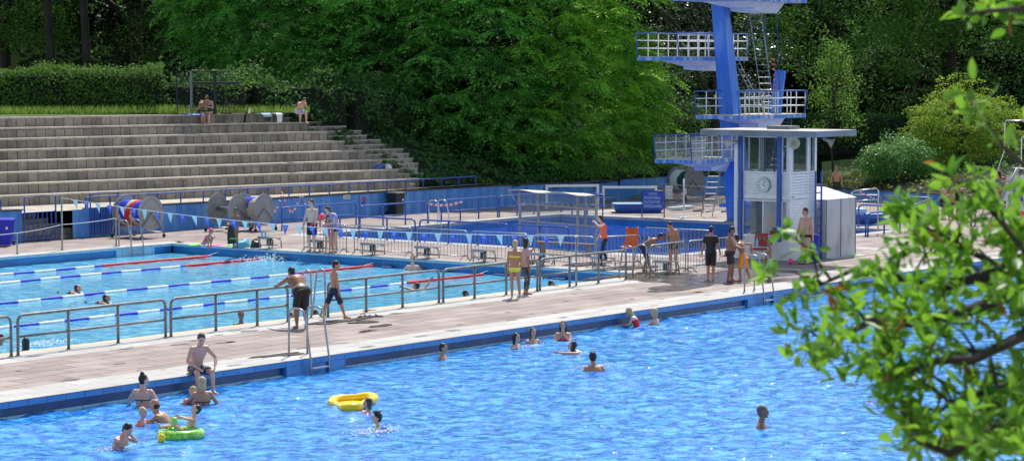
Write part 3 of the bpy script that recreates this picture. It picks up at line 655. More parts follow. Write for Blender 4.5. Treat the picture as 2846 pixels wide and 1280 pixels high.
# horn loudspeakers under the roof
def horn(pos, aim):
    o = MB(); a = Vector(aim).normalized(); p = Vector(pos)
    prof = [(.0, .045), (.08, .05), (.14, .075), (.22, .13), (.3, .2)]
    Mx = a.to_track_quat('Z', 'Y').to_matrix(); rings = []
    for z, r_ in prof: rings.append([p+Mx @ Vector((r_*math.cos(2*math.pi*k/20), r_*math.sin(2*math.pi*k/20), z)) for k in range(20)])
    for z, r_ in [(.3, .185), (.22, .115), (.12, .05)]: rings.append([p+Mx @ Vector((r_*math.cos(2*math.pi*k/20), r_*math.sin(2*math.pi*k/20), z)) for k in range(20)])
    o.rings(rings); h = o.build('loudspeaker', 'offwhite', hut, True)
    o = MB(); o.ell(p+a*.2, (.035, .035, .035)); o.cyl(p-a*.1, p+a*.05, .06); o.build('driver', 'steel', h, True)
    o = MB(); o.tube([p-a*.03, p-a*.03+Vector((0, 0, .12)), Vector((p.x, p.y, 4.28))], .015, 5); o.build('bracket', 'steel_dark', h)
def hp(px, py, X): v = GX(px, py, X); return v-Vector((HX0, HY0, 0))
cdir = Vector((-.75, -.6, -.05))
horn(hp(2207, 398, 68.62)-cdir*.3, cdir); horn(hp(2030, 396, 68.5)+Vector((.1, -.12, .0)), (-.35, .85, -.05)); horn(hp(2300, 392, 70.2)+Vector((0, .08, .06)), (.45, -.8, -.45))
# white garden style tent beside the hut
tn = empty('storage_tent', 'grey stained fabric tent standing behind the man at the hut', 'tent', (70.85, 40.75, 0))
t = MB(); t.bb(0, 2.05, 0, 2.0, 0.01, 2.05); t.build('tent_wall', 'tent', tn)
t = MB(); t.add([(-.03, -.03, 2.052), (2.08, -.03, 2.052), (2.08, 2.03, 2.052), (-.03, 2.03, 2.052), (.7, .8, 2.42), (1.3, .8, 2.42), (1.3, 1.2, 2.42), (.7, 1.2, 2.42)],
      [(0, 1, 5, 4), (1, 2, 6, 5), (2, 3, 7, 6), (3, 0, 4, 7), (4, 5, 6, 7), (3, 2, 1, 0)]); t.build('tent_roof', mat('tent_roof_fabric', (.7, .7, .7), .8, scale=2), tn)
t = MB()
for x, y in ((1.0, -.012), (2.04, -.012), (-.01, -.012)): t.cyl((x, y, 0), (x, y, 2.05), .014, n=6)
t.build('tent_pole', 'steel_dark', tn)
t = MB(); t.bb(-.1, 2.35, -.35, 0, .005, .02); t.build('tent_skirt', 'tent', tn)

M['fascia'] = mat('stained_fascia', (.06, .22, .6), .7, scale=5, stretch=(1, 1, .12), col2=(.4, .52, .62), lo=.45, hi=.62)
# ------------------------------------------------------------ diving tower
tw_ = empty('diving_tower', 'tall blue diving tower column with four railed platforms', 'diving tower', (86.3, 53.95, 0))
T0 = Vector((86.3, 53.95, 0))
def colsec(z):
    f = z/9.6; x0 = 86.3-1.45*f; wx = 1.0-.42*f; y0 = 53.72+.24*f; y1 = 54.58-.03*f
    return [Vector((x0, y0, z))-T0, Vector((x0+wx, y0+.08, z))-T0, Vector((x0+wx, y1-.08, z))-T0, Vector((x0, y1, z))-T0]
t = MB(); t.rings([colsec(z) for z in (-.02, 1.5, 3, 5, 7, 9.45)]); t.build('column', 'towerblue', tw_)
def platform(X0, X1, Y0, Y1, z, netted=False, brX=None, rail_sides='LRB'):
    t = MB(); t.bb(X0-T0.x, X1-T0.x, Y0-T0.y, Y1-T0.y, z-.17, z-.02); p = t.build('platform', 'fascia', tw_)
    t = MB(); t.bb(X0-T0.x+.04, X1-T0.x-.04, Y0-T0.y+.04, Y1-T0.y-.04, z-.019, z); t.build('platform_deck', 'offwhite', p)
    t = MB(); a, b = (brX or (X0+.9, X0+3.2)); ym = (Y0+Y1)/2-T0.y; hw = (Y1-Y0)/2*.75
    a -= T0.x; b -= T0.x; m_ = (b-a)*.45
    for y in (0,):
        t.add([(a, ym-hw, z-.172), (b, ym-hw, z-.172), (b, ym+hw, z-.172), (a, ym+hw, z-.172), (a+m_, ym-hw*.6, z-.42), (b, ym-hw*.6, z-.62), (b, ym+hw*.6, z-.62), (a+m_, ym+hw*.6, z-.42), (a+m_, ym-hw*.6, z-.55), (a+m_, ym+hw*.6, z-.55)],
              [(0, 1, 5, 8, 4), (1, 2, 6, 5), (2, 3, 7, 9, 6), (3, 0, 4, 7), (4, 8, 9, 7), (8, 5, 6, 9), (3, 2, 1, 0)])
    t.build('bracket', mat('bracket_paint', (.58, .7, .86), .5, var=.15), p)
    # railings along both long sides and the rear
    def side(a, b, nm):
        a = Vector(a)-T0; b = Vector(b)-T0; d = (b-a); n = max(2, round(d.length/.8)); up = Vector((0, 0, 1)); out = Vector((0, 0, 0))
        r_ = empty_child(nm, tw_); lean = -d.normalized()*.13
        t = MB(); t.tube([a, a+lean+up*1.0, b+up*1.0, b+up*.02], .026, 8); t.build('top_rail', 'bluepaint', r_, 2)
        for h in (.36, .69): t = MB(); t.cyl(a+lean*h+up*h, b+up*h, .022, n=6); t.build('mid_rail', 'whitepaint', r_, 2)
        for i in range(1, n+1): q = a+d*(i/n); t = MB(); t.cyl(q-up*.1, q+up*.99, .022, n=6); t.build('post', 'whitepaint', r_, 2)
        if netted:
            t = MB(); nseg = int(d.length/.07)
            for j in range(14):
                pts = [a+lean*(j/14)+d*(i/nseg)+up*(.04+.9*j/14+.03*math.sin(i*.9)*math.sin(j)-.035*math.sin(math.pi*((i*.07/.8) % 1))) for i in range(nseg+1)]; t.tube(pts, .006, 3)
            for i in range(0, nseg, 1):
                q = a+d*(i/nseg); t.cyl(q+up*.03, q+up*.93, .004, n=3)
            t.build('safety_net', 'netwhite', r_)
    if 'L' in rail_sides: side((X0, Y1-.03, z), (X1, Y1-.03, z), 'side_rail')
    if 'R' in rail_sides: side((X0, Y0+.03, z), (X1, Y0+.03, z), 'side_rail')
    if 'B' in rail_sides: side((X1-.03, Y0+.05, z), (X1-.03, Y1-.05, z), 'side_rail')
    # short gate hoop halfway
    r_ = empty_child('gate_hoop', tw_); t = MB(); yq = (Y0+Y1)/2-T0.y; xg = X0+.55*(X1-X0)-T0.x
    for dx in (-.45, .45): t.tube([(xg+dx, Y0-T0.y+.35, z), (xg+dx, Y0-T0.y+.35, z+.93), (xg+dx, Y1-T0.y-.35, z+.93), (xg+dx, Y1-T0.y-.35, z)], .022, 6)
    t.build('hoop', 'steel_light', r_, 2)
def empty_child(name, par):
    o = bpy.data.objects.new(name, None); C.objects.link(o); o.parent = par; return o
platform(82.5, 86.4, 53.9, 55.8, 2.75, netted=True, brX=(83.6, 86.2), rail_sides='LR')
platform(83.5, 88.9, 52.2, 54.4, 4.62, brX=(84.6, 87.6))
platform(82.75, 88.2, 54.75, 56.9, 7.08, brX=(84.2, 87))
platform(82.0, 88.5, 51.95, 54.6, 9.56, brX=(83.8, 87.2), rail_sides='')
def lad(a, b, w_, m='whitepaint', side=(0, 1, 0), r=.025, step=.26, par=None, name='tower_ladder'):
    a = Vector(a); b = Vector(b); s = Vector(side).normalized()*w_/2; t = MB()
    t.cyl(a-s, b-s, r, n=6); t.cyl(a+s, b+s, r, n=6); o = t.build(name, m, par, 2); n = int((b-a).length/step)
    for i in range(1, n): t = MB(); q = a+(b-a)*(i/n); t.cyl(q-s, q+s, r*.7, n=5); t.build('rung', m, o)
    return o
def tl(a, b, **k): return lad(Vector(a)-T0, Vector(b)-T0, .5, par=tw_, r=.019, **{'m': 'steel', **k})
tl((87.0, 52.9, 4.6), (86.3, 53.3, 9.4), side=(.5, -1, 0)); tl((88.6, 54.2, 4.6), (87.9, 55.2, 7.0), side=(1, .2, 0)); tl((87.6, 53.5, .0), (88.3, 52.8, 4.5), side=(.5, -1, 0))
_a = G(1964, 601); tl(_a, GX(1986, 474, _a.x), side=(.6, -1, 0), m='steel')
for a, b in (((88.9, 54.0, 4.6), (87.5, 53.5, 9.4)), ((88.4, 53.2, 4.6), (87.2, 52.7, 9.4))):
    t = MB(); t.cyl(Vector(a)-T0, Vector(b)-T0, .02, n=5); t.build('safety_bar', 'darkbluepaint', tw_)
t = MB(); t.box(Vector((88.2, 53.2, 5.55))-T0, (.12, .5, 1.9), M_=Matrix.Rotation(.2, 3, 'Y')); t.build('ladder_cover', 'towerblue', tw_)
t = MB()
for i in range(9):
    z = 5.2+i*.22; t.box(Vector((88.3-.25*i/3, 53.35-.03*i, z))-T0, (.03, .13, .06), M_=Matrix.Rotation(.3*(-1)**i, 3, 'X'))
t.build('warning_tape', 'tape', tw_)
# small springboard stage at the foot
sb = empty('springboard', 'small blue one metre board beside the foot of the diving tower', 'diving board', (84.6, 53.2, 0))
t = MB(); t.bb(-.55, 2.6, -1.9, .35, .72, .86); t.build('stage', 'towerblue', sb)
t = MB(); t.bb(.9, 1.5, -1.5, -.3, 0, .72); t.build('pedestal', 'gutter_dark', sb)
t = MB(); t.tube([(.6, .3, .86), (.6, .3, 1.8), (2.5, .3, 1.8), (2.5, .3, .86)], .025, 6); t.cyl((.6, .3, 1.25), (2.5, .3, 1.25), .02, n=6); t.cyl((1.5, .3, .86), (1.5, .3, 1.8), .02, n=6); t.build('hand_rail', 'whitepaint', sb, 2)

# ------------------------------------------------------------ signs
sg = G(1784, 603); sg2 = G(1846, 605); sy = (sg2-sg); SL = sy.length
o = empty('warning_sign', 'blue sign with white German lettering at the edge of the diving pool', 'sign', sg, math.atan2(sy.y, sy.x))
t = MB(); t.tube([(0, 0, 0), (0, 0, 1.1), (.06, 0, 1.18), (SL-.06, 0, 1.18), (SL, 0, 1.1), (SL, 0, 0)], .03, 8); t.build('frame', 'darkbluepaint', o, 2)
t = MB(); t.bb(.05, SL-.05, -.012, .012, .37, 1.15); bd = t.build('board', 'bluepaint', o)
for i, s_ in enumerate(('ACHTUNG', 'NACH DEM SPRUNG', 'NICHT ZUM TURM', 'ZURÜCKSCHWIMMEN')):
    w_ = [.42, .8, .76, .9][i]*SL*.9; tx = world_text(s_, .17, Matrix.Identity(4), 'white', 'lettering', bd)
    xs = [v.co.x for v in tx.data.vertices]; k = w_/(max(xs)-min(xs)); tx.data.transform(face_mat((SL/2-(0 if i in (0, 3) else .04), -.02, 1.05-.185*i), (1, 0, 0), (k, 1.05)))
def wallsign(px, py, w_, h_, lines, name, label, board='paleblue', tcol='red', wave=True):
    p = GY(px, py, 68.78); o = empty(name, label, 'sign', (p.x, 68.775, p.z))
    t = MB(); t.bb(-w_/2, w_/2, -.012, .01, -h_/2, h_/2); b = t.build('board', board, o)
    for i, (s_, fw, zz, hh) in enumerate(lines):
        tx = world_text(s_, hh, Matrix.Identity(4), tcol, 'lettering', b); xs = [v.co.x for v in tx.data.vertices]; k = w_*fw/(max(xs)-min(xs))
        tx.data.transform(face_mat((0, -.018, zz*h_), (1, 0, 0), (k, 1)))
    if wave:
        for q, cc in ((0, 'bluepaint'), (1, 'ropeblue')):
            t = MB(); n = 24; pts = []
            for i in range(n+1):
                x = -w_*.4+w_*.8*i/n; zc = -h_*(.24+.04*q)+.03*math.sin(i*.9+q); th = .045*math.sin(math.pi*i/n)+.004; pts.append((x, zc, th))
            for a, c_ in zip(pts, pts[1:]): t.quad((a[0], -.016+.001*q, a[1]-a[2]), (c_[0], -.016+.001*q, c_[1]-c_[2]), (c_[0], -.016+.001*q, c_[1]+c_[2]), (a[0], -.016+.001*q, a[1]+a[2]))
            t.build('wave_emblem', cc, b)
M['signblue'] = mat('sign_blue', (.13, .3, .68), .5); M['signred'] = mat('sign_red', (.6, .04, .06), .5)
LN = [('BITTE NICHT', .5, .22, .1), ('VOM BECKENRAND', .66, .05, .1), ('SPRINGEN', .42, -.1, .1)]
wallsign(275, 602, .84, .72, LN, 'wall_sign', 'light blue sign with red lettering and waves left of the rope reels', 'signblue', 'signred')
wallsign(1010, 556, .52, .52, LN, 'wall_sign', 'small light blue sign with red lettering on the wall left of the black bin', 'signblue', 'signred')
wallsign(963, 547, .46, .17, [('Sprungbecken', .85, .18, .07), ('Benutzung auf eigene Gefahr', .85, -.22, .045)], 'wall_sign', 'narrow white sign with dark lettering on the blue wall', 'white', 'black', False)
p = G(2822, 606); o = empty('info_board', 'white information board with blue pictograms beside the slide', 'sign', p, R(-40)); t = MB(); t.bb(-.45, .45, -.02, .02, .1, 1.9); b = t.build('board', 'board', o)
t = MB()
for i in range(4): t.bb(-.36+.19*i, -.22+.19*i, -.026, -.02, .75, 1.05)
t.build('pictogram', 'ropeblue', b); t = MB(); t.bb(-.44, .44, -.025, -.02, .12, .3); t.build('red_band', 'coral', b)
t = MB()
for i in range(6): t.bb(-.36, .1+.04*(i % 3), -.025, -.02, 1.2+.09*i, 1.23+.09*i)
t.build('text_lines', 'steel_dark', b); t = MB(); t.bb(-.4, -.36, -.0, .05, 0, .1); t.bb(.36, .4, 0, .05, 0, .1); t.build('leg', 'steel', o)

# ------------------------------------------------------------ gate, stair, rope fence at far left
A = G(70, 671); Bp = G(165, 667); o = empty('stair_gate', 'blue barred gate in front of the small stone stair at the left', 'gate', (59.05, 68.75, 0)); w_ = 1.55; t = MB()
t.tube([(0, 0, 0), (0, 0, 1.72), (w_, 0, 1.72), (w_, 0, 0)], .035, 6); t.cyl((0, 0, 1.12), (w_, 0, 1.12), .025, n=6); t.cyl((0, 0, .1), (w_, 0, .1), .03, n=6); t.build('frame', 'bluepaint', o)
for i in range(1, 7): t = MB(); t.cyl((w_*i/7, 0, .1), (w_*i/7, 0, 1.12), .025, n=6); t.build('bar', 'bluepaint', o)
o = empty('stone_stair', 'narrow stone stair rising behind the blue barred gate', 'stair', (59.1, 69.0, 0)); t = MB()
for i in range(6): t.bb(0, 3.2-.35*i, .02+.3*i, 2.6, -.1, .19*(i+1)-.03)
t.build('step_block', 'stone', o); t = MB()
for i in range(6): t.bb(0, 3.2-.35*i, .0+.3*i, .33+.3*i, .19*(i+1)-.029, .19*(i+1))
t.build('step_tread', 'tread', o)
o = empty('metal_gate', 'blue corrugated metal door set in the wall left of the red lettered sign', 'gate', (62.35, 68.72, 0)); t = MB()
t.bb(-.9, -.06, 0, .04, .02, 1.12); t.build('wall_panel', 'bluewall', o)
t = MB(); t.tube([(0, 0, 0), (0, 0, 1.72), (1.45, 0, 1.72), (1.45, 0, 0)], .035, 6); t.build('frame', 'bluepaint', o)
for i in range(9): t = MB(); t.bb(.05+.15*i, .17+.15*i, -.02-.012*(i % 2), .02, .12, 1.1); t.build('slat', 'bluepaint', o)
RP = 'steel posts of the rope fence beside the lap pool'
def post(px, py, top, label, r=.03, cat='post'):
    p = G(px, py); h = (py-top)/SC(p); o = empty('rope_post', label, cat, p, 0, RP); t = MB(); t.cyl((0, 0, 0), (0, 0, h), r, n=8); t.build('pole', 'steel', o, 2); t = MB(); t.cyl((0, 0, 0), (0, 0, .02), r*2, n=10); t.build('foot_plate', 'steel', o); return p+Vector((0, 0, h))
P1 = post(48, 706, 647, 'short steel rope post in front of the blue wall at the far left'); P2 = post(323, 684, 606, 'steel rope post just left of the far pool ladder')
P3 = post(173, 695, 547, 'tall steel pole that carries the left end of the pennant string', .033)
def rope(pts, r, name, label, cat='rope', m='netwhite', sag=0):
    t = MB(); Q = []
    for a, b in zip(pts, pts[1:]):
        a = Vector(a); b = Vector(b)
        for i in range(8): f = i/8; Q.append(a.lerp(b, f)-Vector((0, 0, 4*sag*f*(1-f))))
    Q.append(Vector(pts[-1])); t.tube(Q, r, 5); return tag(t.build(name, m, None, 2), label, cat)
P0 = Vector((50.5, 64.55, .72))
rope([P0, P1, P3-Vector((0, 0, 1.0)), P2], .012, 'rope', 'pale rope strung between the steel posts at the left', sag=.03)
rope([P2-Vector((0, 0, .45)), (61.2, 66.0, .02)], .01, 'rope', 'short rope end running from the right post down to the deck')
# pennant string
P4 = GY(1607, 654, 41.9)
o = empty('pennant_string', 'string of alternating white and blue pennants over the lap pool', 'pennants', P3)
A = P3-Vector((0, 0, .03)); B = P4; sag = .36; NP = 37; d = B-A
def pt(f): return A+d*f-Vector((0, 0, 4*sag*f*(1-f)))-P3
t = MB(); t.tube([pt(i/60) for i in range(61)], .009, 4); t.build('cord', 'white', o)
for i in range(NP):
    f = (i+.9)/(NP+1.2)+random.uniform(-.002, .002); a = pt(f); b = pt(f+.0118); tip = (a+b)/2+Vector((random.uniform(-.05, .13), random.uniform(-.12, .04), -.35)); off = Vector((0, .003, 0))
    t = MB(); md = (a+b)/2+Vector((0, .02, 0)); t.add([a, b, tip, md], [(0, 3, 2), (3, 1, 2)]); pn = t.build('pennant', 'flagblue' if i % 2 else 'flagwhite', o)
    if i % 2:
        c_ = a*.4+b*.4+tip*.2+Vector((-.012, -.015, 0)); t = MB(); u = (b-a).normalized(); t.tube([c_+u*.055*math.cos(q)+Vector((0, 0, .035*math.sin(q))) for q in [2*math.pi*k/10 for k in range(10)]], .009, 4, closed=True); t.build('ring_emblem', 'flagwhite', pn)
p = GY(1607, 713, 41.68); o = empty('pennant_pole', 'steel pole clamped to the grey railing at the right end of the pennants', 'pole', (p.x, 41.75, 0)); t = MB(); t.cyl((0, 0, .0), (0, 0, P4.z), .035, n=8); t.build('pole', 'steel', o, 2)
t = MB(); t.tube([(0.05*math.cos(q), .05*math.sin(q), P4.z-.02+.01*q/3) for q in np.linspace(0, 12, 30)], .012, 4); t.build('knot', 'white', o)

# ------------------------------------------------------------ starting blocks
def startblock(i, y, label):
    o = empty('starting_block', label, 'starting block', (62.28, y, 0), 0, 'starting blocks at the end of the lap pool')
    t = MB(); Mx = Matrix.Rotation(R(6), 3, 'Y'); t.box((.3, 0, .40), (.68, .56, .045), M_=Mx); t.build('platform', mat('block_grip', (.62, .63, .6), .8, scale=30, var=.3) if i == 0 else M['block_grip_'], o)
    t = MB(); t.box((-.06, 0, .40), (.02, .58, .07), M_=Mx); t.build('front_edge', 'steel', o)
    for s in (-.23, .23):
        t = MB(); t.tube([(0, s, .36), (.02, s, .02)], .022, 6); t.build('leg', 'steel', o, 2)
        t = MB(); t.tube([(.45, s, .36), (.58, s, .34), (.66, s, .24), (.68, s, .0)], .022, 6); t.build('leg', 'steel', o, 2)
    t = MB(); t.cyl((.01, -.23, .14), (.01, .23, .14), .018, n=6); t.build('cross_bar', 'steel', o, 2); t = MB(); t.cyl((.67, -.23, .1), (.67, .23, .1), .018, n=6); t.build('cross_bar', 'steel', o, 2)
    t = MB(); t.bb(.2, .36, -.07, .07, .1, .37); t.build('step_box', 'gutter_box', o)
    t = MB(); t.bb(.585, .60, .1, .3, .08, .3); pl = t.build('number_plate', 'steel_dark', o)
    tx = world_text(str(i+1), .22, Matrix.Identity(4), 'white', 'numeral', o); tx.data.transform(face_mat((.30, -.098, .21), (1, 0, 0), (1, 1)))
M['gutter_box'] = mat('dark_grey_box', (.07, .075, .08), .6)
M['block_grip_'] = mat('block_grip', (.62, .63, .6), .8, scale=30, var=.3)
BL = ['starting block with bottles on it, leftmost of the row', 'starting block with a dark bag beneath it, second from the left', 'starting block in front of the bare chested man',
      'starting block numbered four', 'starting block numbered five', 'starting block numbered six, right of the man standing in the pool', 'starting block behind the two boys pulling themselves up', 'starting block on which the girl in the orange top stands']
for i in range(8): startblock(i, 59.35-2.5*i, BL[i])

# ------------------------------------------------------------ pool ladders
def pladder(name, label, c, dirv, w_=.5, h=1.05, deep=.95, reach=.55, m='steel', slim=.024):
    """c: point on the pool edge; dirv: unit vector from deck to water"""
    c = Vector(c); dv = Vector(dirv).normalized(); o = empty(name, label, 'ladder', c, math.atan2(dv.y, dv.x))
    for s in (-w_/2, w_/2):
        t = MB(); t.tube([(-reach, s, 0), (-reach+.01, s, h-.12), (-reach+.05, s, h-.03), (-reach+.14, s, h), (-.2, s, h), (-.1, s, h-.04), (-.04, s, h-.15), (.12, s, 0), (.16, s, -deep)], slim, 8)
        t.build('handrail', m, o, 2)
        t = MB(); t.cyl((-reach, s, 0), (-reach, s, .015), slim*2.2, n=10); t.build('foot_plate', m, o)
    for i in range(3): t = MB(); t.box((.14, 0, -.22-.25*i), (.07, w_-.05, .025)); t.build('tread', m, o)
def rimblock(c, dv, w_, m):
    pass
E_y = Vector((0, -1, 0))
pladder('pool_ladder', 'steel pool ladder at the big blue pool, in front of the leaning man', (GY(878, 990, YF).x, YF, 0), (0, -1, 0), .62, 1.12)
pladder('pool_ladder', 'steel pool ladder with two hoops beside the boy in green shorts', (GY(2127, 800, YF).x, YF, 0), (0, -1, 0), .55, 1.1)
pladder('pool_ladder', 'steel pool ladder with two hoops at the far corner of the lap pool', (GY(376, 690, YB).x, YB, 0), (0, -1, 0), .6, .98)
pladder('pool_ladder', 'tall steel hoops between the man in black shorts and the walking boy', (GY(858, 880, YN).x, YN, 0), (0, 1, 0), .55, 1.25, reach=.35)
pladder('pool_ladder', 'steel pool ladder with red and white tape at the diving pool', (GY(1232, 618, DY1).x, DY1, 0), (0, -1, 0), .6, 1.0, m='steel_light')
t = MB()
for i in range(14):
    x0 = 77.0+i*.17; zz = .82-.12*math.sin(math.pi*i/14); t.cur = i % 2; t.box((x0, 63.72, zz), (.17, .02, .09), M_=Matrix.Rotation(.12*math.sin(i), 3, 'Y'))
tag(t.build('barrier_tape', mats=['tape', 'white']), 'red and white tape strung between the blue railings at the ladder', 'tape')
# ladder niches (tile panels beside the ladder)
for cx_ in (GY(878, 990, YF).x, GY(2127, 800, YF).x):
    t = MB(); t.bb(cx_-1.0, cx_-.42, YF-.02, YF+.099, -.36, -.131); t.bb(cx_+.42, cx_+1.0, YF-.02, YF+.099, -.36, -.131); t.bb(cx_-.4, cx_+.4, YF+.04, YF+.1, -.36, -.131); o = t.build('ladder_niche_tiles', 'rim_dark'); o['kind'] = 'structure'
cx_ = GY(376, 690, YB).x; t = MB(); t.bb(cx_-.95, cx_+.95, YB-.02, YB+.05, -.36, -.086); o = t.build('ladder_niche_tiles', 'rim_lightX'); o['kind'] = 'structure'
cx_ = GY(1232, 618, DY1).x; t = MB(); t.bb(cx_-.95, cx_-.4, DY1-.03, DY1+.02, -.36, -.121); t.bb(cx_+.4, cx_+.95, DY1-.03, DY1+.02, -.36, -.121); o = t.build('ladder_niche_tiles', 'rim_dark'); o['kind'] = 'structure'
# leaning steel frame at the right end of the grey railing
for px, lab in ((1690, 'tall grey tubular hoop at the right end of the lap pool, left one'), (1758, 'tall grey tubular hoop at the right end of the lap pool, right one')):
    pass
pladder('pool_ladder', 'slanted steel ladder at the near right corner of the lap pool', (61.0, YN, 0), (0, 1, 0), .75, 1.0, reach=.45)

# ------------------------------------------------------------ people
QUEUE = []
def ik(a, t, l1, l2, pole):
    a = Vector(a); t = Vector(t); d = t-a; D = min(max(d.length, abs(l1-l2)+1e-3), (l1+l2)*.998); u = d.normalized()
    x = (l1*l1-l2*l2+D*D)/(2*D); h = math.sqrt(max(0, l1*l1-x*x)); pole = Vector(pole); p = pole-u*pole.dot(u); p = p.normalized() if p.length > 1e-5 else u.orthogonal()
    return a+u*x+p*h, a+u*D
SEC = [(-.050, .062, .050, 0), (-.02, .092, .062, 0), (.02, .092, .062, -.004), (.06, .084, .056, 0), (.10, .076, .052, .004), (.15, .082, .056, .004), (.20, .096, .062, .004), (.245, .102, .062, 0), (.28, .092, .052, -.004), (.303, .062, .042, -.006), (.32, .036, .036, -.004), (.375, .032, .032, .004)]
def person(label, loc, rz, H_=1.75, skin='fair', hair=('short', 'hairdark'), wear=(), lean=(0, 0), side=0, belly=0, bust=0, hl=(.02, .155, .43), hr=(.02, -.155, .43), fl=(0, .055, 0), fr=(0, -.055, 0), pel=(0, 0, .52),
           head=(0, 0), kl=(1, .1, 0), kr=(1, -.1, 0), el=(-.6, .5, -.2), er=(-.6, -.5, -.2), hs=1.0, fat=1.0, name='person', group=None, legs=True, thin=1.0, toes=True, vox=None, glasses=False):
    P0 = Vector(pel)*H_; fat *= 1.06; hs *= 1.05
    def V(p): return Vector(p)*H_
    # spine frames
    def spine(t):
        tt = max(0, min(1, t/.30)); N = 12; pos = P0.copy(); th = R(lean[0]); n = 8
        steps = n
        for i in range(steps):
            f = (i+.5)/steps*t/.30 if t > 0 else 0; a = R(lean[0]+(lean[1])*min(1, max(0, f))); sd = R(side)*min(1, max(0, f*1.2))
            pos += Vector((math.sin(a), math.sin(sd), math.cos(a)*math.cos(sd)))*(t*H_/steps)
        a = R(lean[0]+lean[1]*tt); sd = R(side)*min(1, tt*1.2); up = Vector((math.sin(a), math.sin(sd), math.cos(a)*math.cos(sd))).normalized(); lf = (Vector((0, 1, 0))-up*up.y).normalized(); return pos, up, lf, lf.cross(up)
    def loft(mb, t0, t1, k=1.0, add=0.0, n=20):
        ts = [t0]+[s[0] for s in SEC if t0+.004 < s[0] < t1-.004]+[t1]; rings = []
        for t in ts:
            for i in range(len(SEC)-1):
                if SEC[i][0] <= t <= SEC[i+1][0]: break
            f = (t-SEC[i][0])/(SEC[i+1][0]-SEC[i][0]); a, b, o_ = [SEC[i][j]*(1-f)+SEC[i+1][j]*f for j in (1, 2, 3)]
            bl = belly*.035*math.exp(-((t-.09)/.07)**2); ff = fat if t < .29 else 1; wa = 1+(fat-1)*1.0; a = a*ff*thin; b = b*(1+(ff-1)*1.3)*thin+bl*.6; a += belly*.012*math.exp(-((t-.08)/.07)**2)
            c, up, lf, fw = spine(t); c = c+fw*(o_+bl*.6)*H_
            rings.append([c+lf*((a*k+add)*H_*math.cos(q))+fw*((b*k+add)*H_*math.sin(q)*(1.0)) for q in [2*math.pi*j/n for j in range(n)]])
        mb.rings(rings)
    body = MB(); loft(body, SEC[0][0], SEC[-1][0])
    sh = {}; cS, uS, lS, fS = spine(.282)
    cP, uP, lP, fP = spine(0)
    J = {}
    lim = (fat-1)*.6+1
    for s, hand, pole, k in ((1, hl, el, 'l'), (-1, hr, er, 'r')):
        a = cS+lS*(.100*s*H_*thin*(1+(fat-1)*.5)); w_ = V(hand); e, w2 = ik(a, w_, .165*H_, .145*H_, pole); J['s'+k], J['e'+k], J['w'+k] = a, e, w2
        body.ell(a-lS*s*.008*H_, (.036*H_*lim,)*3, 12, 8); body.cone2(a, e, .029*H_*lim*thin, .0225*H_*lim*thin); body.cone2(e, e.lerp(w2, .35), .0225*H_*lim, .023*H_*lim*thin); body.cone2(e.lerp(w2, .3), w2, .023*H_*lim*thin, .0155*H_)
        body.cone2(cS+lS*(.05*s*H_)+uS*.012*H_, a, .03*H_, .03*H_)
    if bust:
        c, up, lf, fw = spine(.215)
        for s in (1, -1): body.ell(c+lf*s*.045*H_+fw*.045*H_, (.033*H_*(.6+.4*bust),)*3, 12, 8)
    if legs:
        for s, ft, pole, k in ((1, fl, kl, 'l'), (-1, fr, kr, 'r')):
            hp_ = cP+lP*(.048*s*H_); an = V((ft[0], ft[1], ft[2]+.045)); kn, a2 = ik(hp_, an, .245*H_, .235*H_, pole); J['h'+k], J['k'+k], J['a'+k] = hp_, kn, a2
            body.cone2(hp_, kn, .050*H_*lim*thin, .032*H_*lim); body.cone2(kn, kn.lerp(a2, .32), .031*H_*lim, .0325*H_*lim); body.cone2(kn.lerp(a2, .3), a2, .0325*H_*lim, .0185*H_)
            pit = ft[3] if len(ft) > 3 else 0; yaw_ = ft[4] if len(ft) > 4 else .15*s
            fd = Vector((math.cos(R(pit))*math.cos(yaw_), math.cos(R(pit))*math.sin(yaw_), -math.sin(R(pit)))); J['f'+k] = fd
            heel = a2-Vector((0, 0, .026*H_)) if pit < 30 else a2-fd.cross(Vector((-fd.y, fd.x, 0)).normalized())*0
            body.cone2(a2+fd*.0*H_, heel-fd*.012*H_, .02*H_, .018*H_); body.cone2(heel-fd*.012*H_, heel+fd*.095*H_, .019*H_, .0165*H_); body.cone2(a2, heel+fd*.06*H_, .018*H_, .015*H_)
    # head
    cN, uN, lN, fN = spine(.345); yawh, pith = R(head[0]), R(head[1])
    hz = (Matrix.Rotation(yawh, 3, 'Z') @ Matrix.Rotation(pith+R(lean[0]+lean[1])*.35, 3, 'Y')); hx = hz @ Vector((1, 0, 0)); hy = hz @ Vector((0, 1, 0)); hu = hz @ Vector((0, 0, 1)); HM = Matrix((hx, hy, hu)).transposed(); k = H_*hs
    hc = cN+uN*.022*H_+hu*.062*k+hx*.012*k
    body.ell(hc+hu*.008*k, (.055*k, .044*k, .055*k), 16, 12, HM); body.ell(hc+hx*.012*k-hu*.022*k, (.040*k, .034*k, .042*k), 14, 10, HM); body.cone2(cN-uN*.02*H_, hc-hu*.03*k, .031*H_, .030*k)
    body.ell(hc+hx*.056*k-hu*.010*k, (.011*k, .008*k, .015*k), 8, 6, HM); body.ell(hc+hx*.045*k-hu*.052*k, (.012*k, .016*k, .011*k), 8, 6, HM)
    for s in (1, -1): body.ell(hc+hy*s*.044*k-hu*.006*k-hx*.006*k, (.011*k, .006*k, .018*k), 8, 6, HM)
    root = bpy.data.objects.new(name, None)
    def tmp(mb, voxel, mname, oname, parent, cb=None, sm=5):
        o_ = mb.build(oname, mname, parent); md = o_.modifiers.new('r', 'REMESH'); md.mode = 'VOXEL'; md.voxel_size = voxel; md2 = o_.modifiers.new('s', 'SMOOTH'); md2.factor = .5; md2.iterations = sm; QUEUE.append((o_, cb)); return o_
